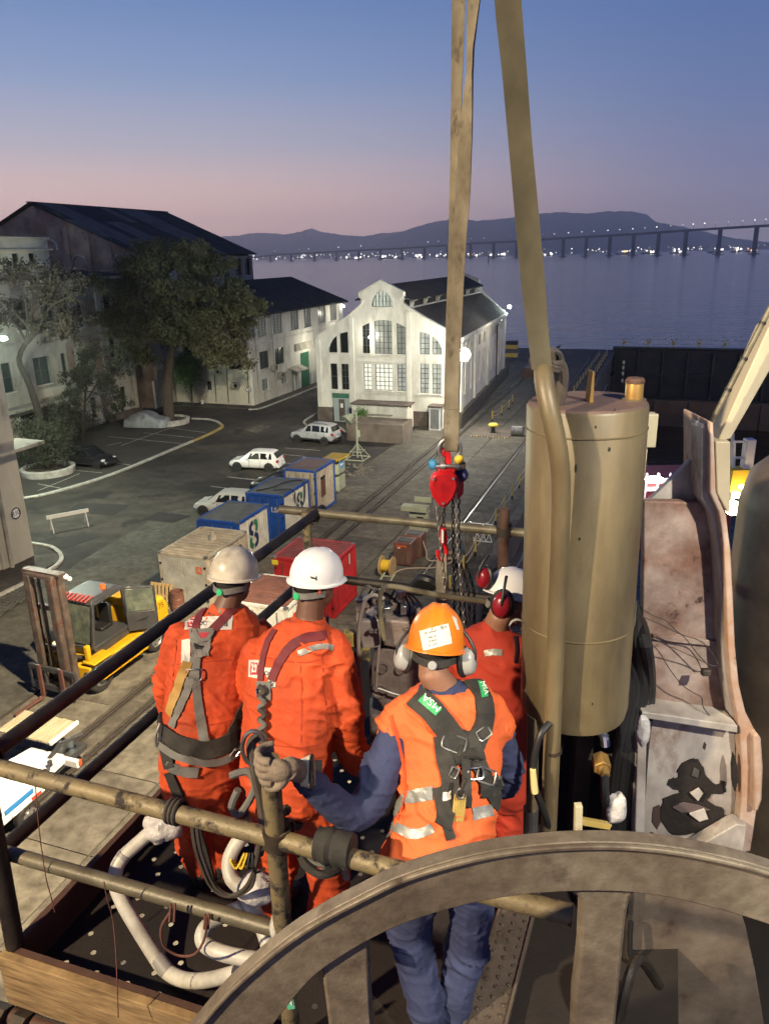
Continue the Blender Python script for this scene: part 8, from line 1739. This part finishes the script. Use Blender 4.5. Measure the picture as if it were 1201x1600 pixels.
# helmet stickers
decal(bHat, [(655,986),(700,974),(706,1005),(661,1017)], M['patch_white'], h3, 'helmet_sticker', 8, 6, .0012); decal_text(bHat, 'B+', (688,982), (8.5,-2.2), (-2.4,-7.5), M['print_black'], h3, .002)
for k, (a, w_) in enumerate((('* SEG OFFSHOR', 34),('TRAB ALT', 24),('TURMA', 18),('N 1470', 22))): decal_text(bHat, a, (661+k*.9+(6 if k else 0), 991+k*6), (w_/len(a)*1.15,-w_/len(a)*.3), (1.2,-4.6), M['print_black'], h3, .002)
decal(bHat, [(629,962),(640,952),(648,966),(636,984)], M['patch_white'], h3, 'helmet_sticker', 5, 5, .0012); decal(bHat, [(705,962),(712,966),(717,984),(713,984)], M['patch_white'], h3, 'helmet_sticker', 4, 4, .0012)
# gloved left hand closed round the post
Hc = Wd(2.0,-1.17,1.79); Hc = V((P(432,1192,2.28).x, 2.28, P(432,1192,2.28).z)); wr_ = P(474,1207,2.32); mb = MB()
pz = V((0,0,1)); near = V((.1,-1,0)).normalized(); lf = V((-1,-.1,0)).normalized()
mb.ell(Hc+near*.05-lf*.008+pz*.004, (.05,.026,.047), Matrix.Rotation(-.05,3,'Z'), 18, 12); mb.ell(Hc-lf*.05+near*.035, (.04,.03,.040), n=14, m=10); mb.tube([Hc-lf*.04+near*.035, wr_, wr_-lf*.04], [.042,.038,.05], 14)
for i in range(4):
    z = pz*(.045-.0295*i); e = (1.0,1.08,1.04,.9)[i]
    mb.tube(bez([Hc+near*.052+lf*.015+z, Hc+near*.04+lf*.048*e+z*1.02, Hc+lf*.060*e+z*.98-near*.004, Hc+lf*.045-near*.042*e+z*.93, Hc-near*.058+lf*.008+z*.9], 5), [.0155,.016,.0155,.0155,.015,.0155,.0155,.015,.0145,.0145,.015,.0145,.014,.0135,.0135,.0135,.013,.013,.0125,.012,.0115], 9)
mb.tube(bez([Hc-lf*.035+near*.05-pz*.02, Hc-lf*.012+near*.056-pz*.05, Hc+lf*.016+near*.046-pz*.068, Hc+lf*.036+near*.026-pz*.076], 5), [.018]*6+[.0165]*5+[.015]*5, 9)
g3 = remesh(mb, 'glove', M['glove_tan'], t3, .0036, 2, .0016, 5, wscale=(30,30,34))
mb = MB(); d = (wr_-(wr_-lf*.05)).normalized(); a0 = wr_+lf*.012; a1 = wr_-lf*.030; mb.tube([a0, a0.lerp(a1,.5), a1], [.046,.053,.060], 20, cap=False); mb.tube([a1, a0.lerp(a1,.5), a0], [.056,.049,.042], 20, cap=False); mb.obj('glove_cuff', M['glove_white'], g3); MB().tube([a1+V((0,cos(q)*.058,sin(q)*.058)) for q in [2*pi*i/20 for i in range(20)]], .0055, 6, close=True).obj('cuff_binding', M['black'], g3)
glove(t3, P(748,1200,3.02), P(738,1195,3.1), M['glove_tan'])
for l in J['legs']: boots(t3, l[-1][0], (.1,1), FZ)
decal(bV, [(622,1545),(632,1538),(636,1575),(628,1585)], M['vest'], t3, 'orange_knee_patch', 4, 4, .004); ribbon(bV, [(601,1448),(610,1490),(622,1530),(630,1570)], .014, M['vest'], t3, 'side_stripe', .004)
# === worker with the dirty white helmet at the left
X1 = V((1,.35,0)); J = dict(HM=headM(P(366,905,3.5), 24, 12, 0), neck=P(352,955,3.44), X=X1,
 torso=[(P(352,952,3.44),.10,.085),(P(340,975,3.42),.19,.115),(P(334,1010,3.39),.215,.14),(P(326,1060,3.33),.205,.15),(P(320,1110,3.26),.20,.15),(P(316,1165,3.2),.205,.155),(P(315,1212,3.18),.20,.155),(P(316,1240,3.18),.13,.11)],
 arms=[[(P(282,995,3.36),.078),(P(268,1050,3.40),.076),(P(266,1105,3.48),.066),(P(290,1110,3.62),.056),(P(318,1112,3.76),.047)], [(P(402,992,3.52),.076),(P(418,1045,3.58),.072),(P(428,1090,3.66),.064),(P(440,1080,3.8),.055),(P(456,1068,3.92),.047)]],
 legs=[[(P(284,1225,3.18),.105),(P(294,1280,3.24),.098),(P(306,1320,3.26),.085),(P(318,1365,3.24),.07)], [(P(348,1225,3.24),.105),(P(352,1280,3.3),.096),(P(350,1320,3.32),.083),(P(346,1362,3.3),.07)]])
t1, b1, c1 = worker('person with scuffed white helmet in orange coverall at the left of the group', (-.85,3.2,FZ), J, M['cov_orange'], M['skin_dark'], 1, .0085, .0088)
h1 = hat(t1, J['HM'], M['hat_dirty'], 'line'); hair(t1, J['HM']); bV = bvh_of(c1); SR = lambda px, w, m, nm='harness_strap', **k: ribbon(bV, px, w, m, t1, nm, **k)
SR([(318,952),(308,972),(306,990),(312,1000)], .042, M['strap_wine'], off=.006); SR([(366,948),(350,966),(332,984),(318,1000)], .042, M['strap_wine'], off=.006)
decal(bV, [(297,984),(312,996),(334,980),(330,1008),(318,1028),(302,1028)][0:1]+[(334,982),(326,1026),(301,1024)], M['strap_grey'], t1, 'dorsal_pad', 6, 6, .011); SR([(305,985),(312,1000),(322,1003),(333,985)], .018, M['strap_grey'], 'pad_rim', off=.014); decal(bV, [(306,990),(328,988),(318,1002),(312,1002)], M['logo_red'], t1, 'red_pad_centre', 4, 4, .013); decal(bV, [(303,1006),(318,1006),(316,1016),(305,1016)], M['black'], t1, 'pad_slot', 3, 3, .013)
SR([(306,1026),(304,1046),(303,1062)], .05, M['strap_grey'], off=.008); buckle((304,1054), M['chrome'], .034, t1, bV, 0, 'buckle', .014)
SR([(298,1060),(290,1085),(278,1112),(268,1135)], .04, M['strap_grey'], off=.007); SR([(306,1060),(308,1090),(312,1120),(318,1150),(324,1172)], .036, M['strap_grey'], off=.007, taper=.05)
SR([(292,1034),(286,1052),(276,1085),(266,1115)], .045, M['strap_yellow'], 'yellow_lanyard', off=.012, th=.008)
decal(bV, [(285,1000),(298,998),(298,1034),(284,1036)], M['patch_white'], t1, 'back_label', 4, 5, .005)
decal(bV, [(290,966),(364,962),(362,984),(288,984)], M['patch_white'], t1, 'back_patch', 10, 4, .004)
for a, b_, m in ((0,14,'logo_red'),(3,11,'patch_white'),(5,9,'logo_red')): decal(bV, [(293+a,968+a*.9),(293+b_,967.5+a*.9),(293+b_,968+b_*.95),(293+a,968+b_*.95)], M[m], t1, 'logo_square', 3, 3, .0052+.0008*a/3)
decal_text(bV, 'OCI', (311,975), (7.5,-.3), (0,-9), M['print_black'], t1, .0062); decal_text(bV, 'NE', (346,976), (8,-.2), (0,-9), M['print_black'], t1, .0062)
SR([(251,1140),(275,1160),(310,1172),(345,1168),(382,1140)], .085, M['strap_black'], 'waist_belt', off=.014, th=.012); SR([(253,1158),(280,1180),(315,1190),(350,1186),(384,1158)], .034, M['strap_grey'], 'belt_band', off=.030, th=.005); SR([(262,1195),(285,1204),(310,1206)], .05, M['strap_grey'], 'leg_loop', off=.012, th=.006); SR([(266,1206),(275,1230),(290,1262)], .05, M['strap_black'], 'leg_loop', off=.012, th=.008); SR([(252,1120),(258,1160),(266,1200)], .06, M['strap_black'], 'harness_strap', off=.012, th=.01); SR([(385,1090),(372,1120),(360,1145)], .045, M['strap_black'], off=.01)
buckle((362,1172), M['steel'], .022, t1, bV, .6, off=.034)
MB().tube(bez([P(250,1130,3.1), P(244,1150,3.08), P(246,1166,3.08), P(252,1150,3.1)],5), .006, 6).obj('side_ring', M['steel'], t1)
MB().tube(bez([P(300,1250,3.06), P(310,1290,3.04), P(322,1330,3.04), P(333,1375,3.0)], 6), .013, 7).obj('trailing_strap', M['strap_black'], t1)
glove(t1, P(318,1112,3.76), P(330,1110,3.84), M['glove_tan']); glove(t1, P(456,1068,3.92), P(466,1062,3.99), M['glove_tan'])
for l in J['legs']: boots(t1, l[-1][0], (.3,1), FZ)
def seam(b, px, par, m): return ribbon(b, px, .0055, m, par, 'seam', .0012, .0012)
mat('seam_orange', (.34,.035,.01), .85)
for q in ([(268,1040),(300,1036),(335,1033),(372,1030),(404,1026)], [(262,1128),(300,1134),(340,1132),(384,1118)], [(400,1000),(396,1040),(392,1080)], [(276,1000),(272,1050),(266,1100)]): seam(bV, q, t1, M['seam_orange'])
# === worker with the clean white helmet in the middle
X2 = V((1,-.35,0)); J = dict(HM=headM(P(494,910,3.25), 42, 8, 0), neck=P(482,978,3.2), X=X2,
 torso=[(P(480,972,3.2),.10,.09),(P(468,1000,3.18),.195,.125),(P(462,1040,3.16),.225,.16),(P(455,1090,3.10),.22,.17),(P(450,1140,3.05),.215,.17),(P(450,1195,3.0),.21,.165),(P(452,1245,2.98),.20,.155),(P(455,1275,2.98),.13,.11)],
 arms=[[(P(402,1020,3.24),.08),(P(388,1080,3.30),.078),(P(392,1130,3.4),.066),(P(420,1125,3.55),.056),(P(450,1118,3.68),.047)], [(P(518,1010,3.14),.086),(P(534,1070,3.10),.088),(P(542,1130,3.08),.082),(P(552,1180,3.10),.074),(P(572,1190,3.25),.064),(P(600,1170,3.42),.05)]],
 legs=[[(P(424,1262,3.0),.108),(P(430,1320,3.02),.10),(P(432,1372,3.02),.086),(P(430,1430,3.0),.072)], [(P(486,1262,2.95),.108),(P(505,1330,2.88),.10),(P(512,1380,2.86),.088),(P(500,1430,2.88),.072)]])
t2, b2, c2 = worker('person with clean white helmet in orange coverall in the middle', (-.4,3.0,FZ), J, M['cov_orange'], M['skin_dark'], 2, .0085, .0088)
h2 = hat(t2, J['HM'], M['hat_white'], 'line'); hair(t2, J['HM']); bV = bvh_of(c2); SQ = lambda px, w, m, nm='harness_strap', **k: ribbon(bV, px, w, m, t2, nm, **k)
HM2 = J['HM']; 
bh = bvh_of(h2); decal(bh, [(484,900),(494,903),(496,906),(486,904)], M['print_black'], h2, 'scuff', 3, 3, .001); decal(bh, [(493,902),(495,899),(495,907),(493,907)], M['print_black'], h2, 'scuff', 3, 3, .001)
MB().box(HM2 @ V((.085,-.06,-.005)), (.012,.012,.028)).obj('orange_clip', M['c_orange'], h2, bev=.003)
SQ([(430,984),(418,1005),(410,1035),(408,1064)], .034, M['strap_wine'], off=.006); SQ([(510,992),(480,994),(455,1008),(436,1034),(424,1064)], .042, M['strap_wine'], off=.006)
decal(bV, [(402,1066),(424,1064),(425,1094),(404,1092)], M['strap_grey'], t2, 'dorsal_pad', 5, 5, .011)
for k in range(5): h = hit(bV, 412+k*.6, 1082+k*17); c = h[0]+h[1]*.022; MB().tube(bez([c+V((-.012,0,.035)), c+V((.015,-.01,.01)), c+V((-.012,-.006,-.015)), c+V((.012,0,-.04))],5), .011, 7).obj('lanyard_web', M['strap_grey'] if k % 2 else M['strap_dark'], t2)
buckle((411,1080), M['chrome'], .02, t2, bV, .3, 'dorsal_ring', .02); 
MB().tube(bez([P(404,1150,2.68), P(392,1165,2.66), P(398,1205,2.62), P(408,1255,2.6), P(412,1300,2.58), P(404,1335,2.56)], 6), .020, 8).obj('tool_lanyard', M['strap_dark'], t2); MB().tube([P(396+22*cos(a)*.8,1168+26*sin(a),2.62) for a in [2*pi*i/18 for i in range(18)]], .009, 8, close=True).obj('snap_hook', M['steel'], t2)
MB().tube(bez([P(360,1212,2.8), P(388,1206,2.8), P(398,1232,2.78), P(376,1270,2.78), P(362,1262,2.78), P(372,1234,2.78)], 6), .017, 8).obj('large_hook', M['strap_grey'], t2)
decal(bV, [(390,1031),(409,1031),(408,1060),(389,1058)], M['patch_white'], t2, 'back_patch', 4, 4, .004); decal(bV, [(411,1043),(433,1044),(431,1074),(424,1076),][0:4], M['patch_white'], t2, 'back_patch', 4, 4, .004)
for a, b_, m in ((0,12,'logo_red'),(2.5,9.5,'patch_white'),(4.5,7.5,'logo_red')): decal(bV, [(393+a,1036+a*1.3),(393+b_,1036+a*1.3),(392.5+b_,1036+b_*1.55),(392.5+a,1036+b_*1.55)], M[m], t2, 'logo_square', 3, 3, .0052+.0008*a/2.5)
decal_text(bV, 'OI', (414,1052), (8,1), (0,-9), M['print_black'], t2, .006); decal_text(bV, 'NI', (426,1066), (1,9), (8,-1), M['print_black'], t2, .006)
SQ([(466,1022),(485,1014),(506,1010),(520,1012)], .026, M['reflect'], 'reflective_band', off=.004)
SQ([(392,1165),(420,1190),(455,1200),(500,1196)], .05, M['strap_black'], 'waist_belt', off=.012, th=.01); SQ([(412,1260),(440,1280),(470,1290)], .045, M['strap_black'], 'leg_loop', off=.012, th=.008)
SQ([(500,1362),(520,1352),(540,1352)], .02, M['reflect'], 'reflective_band', off=.004)
glove(t2, P(600,1170,3.42), P(610,1160,3.5), M['glove_tan']); glove(t2, P(450,1118,3.68), P(460,1112,3.75), M['glove_tan'])
for l in J['legs']: boots(t2, l[-1][0], (.6,1), FZ)
for q in ([(392,1020),(420,1028),(450,1034),(482,1036),(500,1030)], [(500,1004),(505,1050),(508,1100),(512,1150)], [(470,1040),(472,1100),(470,1160)], [(392,1150),(430,1166),(480,1168),(512,1158)], [(520,1150),(545,1160),(568,1158)]): seam(bV, q, t2, M['seam_orange'])
# === worker with red ear muffs half behind the tank
X4 = V((1,-.7,0)); J = dict(HM=headM(P(796,938,3.42), 66, 24, -10), neck=P(772,985,3.4), X=X4,
 torso=[(P(772,982,3.4),.10,.085),(P(766,1005,3.4),.185,.115),(P(766,1040,3.38),.205,.14),(P(768,1085,3.35),.20,.145),(P(770,1130,3.32),.19,.14),(P(772,1180,3.3),.19,.145),(P(774,1225,3.28),.185,.14),(P(775,1250,3.28),.12,.10)],
 arms=[[(P(728,1015,3.48),.078),(P(716,1060,3.58),.072),(P(712,1095,3.68),.064),(P(735,1085,3.78),.055),(P(752,1070,3.84),.046)], [(P(806,1018,3.34),.076),(P(826,1062,3.42),.07),(P(834,1085,3.5),.062),(P(826,1078,3.62),.055),(P(815,1065,3.72),.046)]],
 legs=[[(P(752,1238,3.3),.10),(P(750,1290,3.32),.095),(P(750,1330,3.32),.083),(P(750,1375,3.3),.07)], [(P(800,1238,3.28),.10),(P(806,1290,3.28),.095),(P(806,1330,3.28),.083),(P(804,1375,3.27),.07)]])
t4, b4, c4_ = worker('person with red ear muffs and white helmet bending half behind the tank', (.6,3.3,FZ), J, M['cov_red'], M['skin_tan'], 4, .007, .0115)
h4 = hat(t4, J['HM'], M['hat_white'], 'line', M['strap_grey'], M['strap_grey']); hair(t4, J['HM']); HM = J['HM']; bV = bvh_of(c4_)
muff(t4, P(784,945,3.24), V((-.25,-1,.12)), (.1,0,1), M['muff_red'], 1.25); muff(t4, P(757,903,3.40), V((-.9,-.5,.1)), (0,0,1), M['muff_red'], 1.05)
ribbon(bV, [(757,1022),(770,1018),(784,1020)], .03, M['reflect'], t4, 'reflective_band', .004); decal(bV, [(714,1030),(726,1026),(728,1044),(716,1048)], M['patch_white'], t4, 'shoulder_patch', 4, 4, .004); decal_text(bV, '2N', (716,1042), (6,-1.6), (-1.6,-7), M['print_black'], t4, .006)
mb = MB(); c = P(806,976,3.12); mb.rev([(.03,0),(.036,.01),(.03,.02)], c, Matrix.Rotation(pi/2,3,'X'), 18); mb.obj('respirator_filter', M['muff_grey'], t4); MB().tube(bez([P(806,995,3.13), P(808,1015,3.12), P(806,1035,3.12)],4), .012, 8).obj('respirator_hose', M['steel'], t4)
glove(t4, P(752,1070,3.84), P(760,1062,3.9), M['glove_tan']); glove(t4, P(815,1065,3.72), P(808,1055,3.79), M['glove_tan'])
for l in J['legs']: boots(t4, l[-1][0], (.8,.6), FZ)
# black wrap and visor hanging on the near rail
t = thing('black_sleeve', 'black padded sleeve wrapped round the near top rail right of the post', 'sleeve', Wd(2.0,-.93,2.0)); c = Wd(1.998,-.94,1.99); e = W(0,1); mb = MB(); rows = []
for i in range(9):
    f = i/8-.5; r = .060+.014*noise.noise(V((i*.6,2,0)))-.01*abs(f); rows.append([c+e*f*.13+V((0,0,.01))+W(r*cos(a)*(1+.1*noise.noise(V((i*.5,a*1.5,1)))),0,r*1.12*sin(a)) for a in [2*pi*k/18 for k in range(18)]])
mb.loft(rows); mb.obj('sleeve_wrap', M['strap_black'], t)
t = thing('hanging_visor', 'dark visor on grey straps hanging below the near top rail', 'visor', P(500,1355,2.3)); MB().tube(bez([P(470,1335,2.3), P(478,1352,2.26), P(500,1366,2.24), P(522,1362,2.26), P(534,1350,2.3)],5), [.017]*21, 8).obj('visor_rim', M['strap_black'], t); MB().tube(bez([P(474,1328,2.31), P(482,1344,2.28), P(505,1352,2.27), P(528,1346,2.3)],5), .012, 8).obj('grey_strap', M['strap_grey'], t); MB().tube(bez([P(522,1350,2.28), P(534,1352,2.28), P(542,1372,2.3)],4), .013, 8).obj('grey_strap', M['strap_grey'], t)
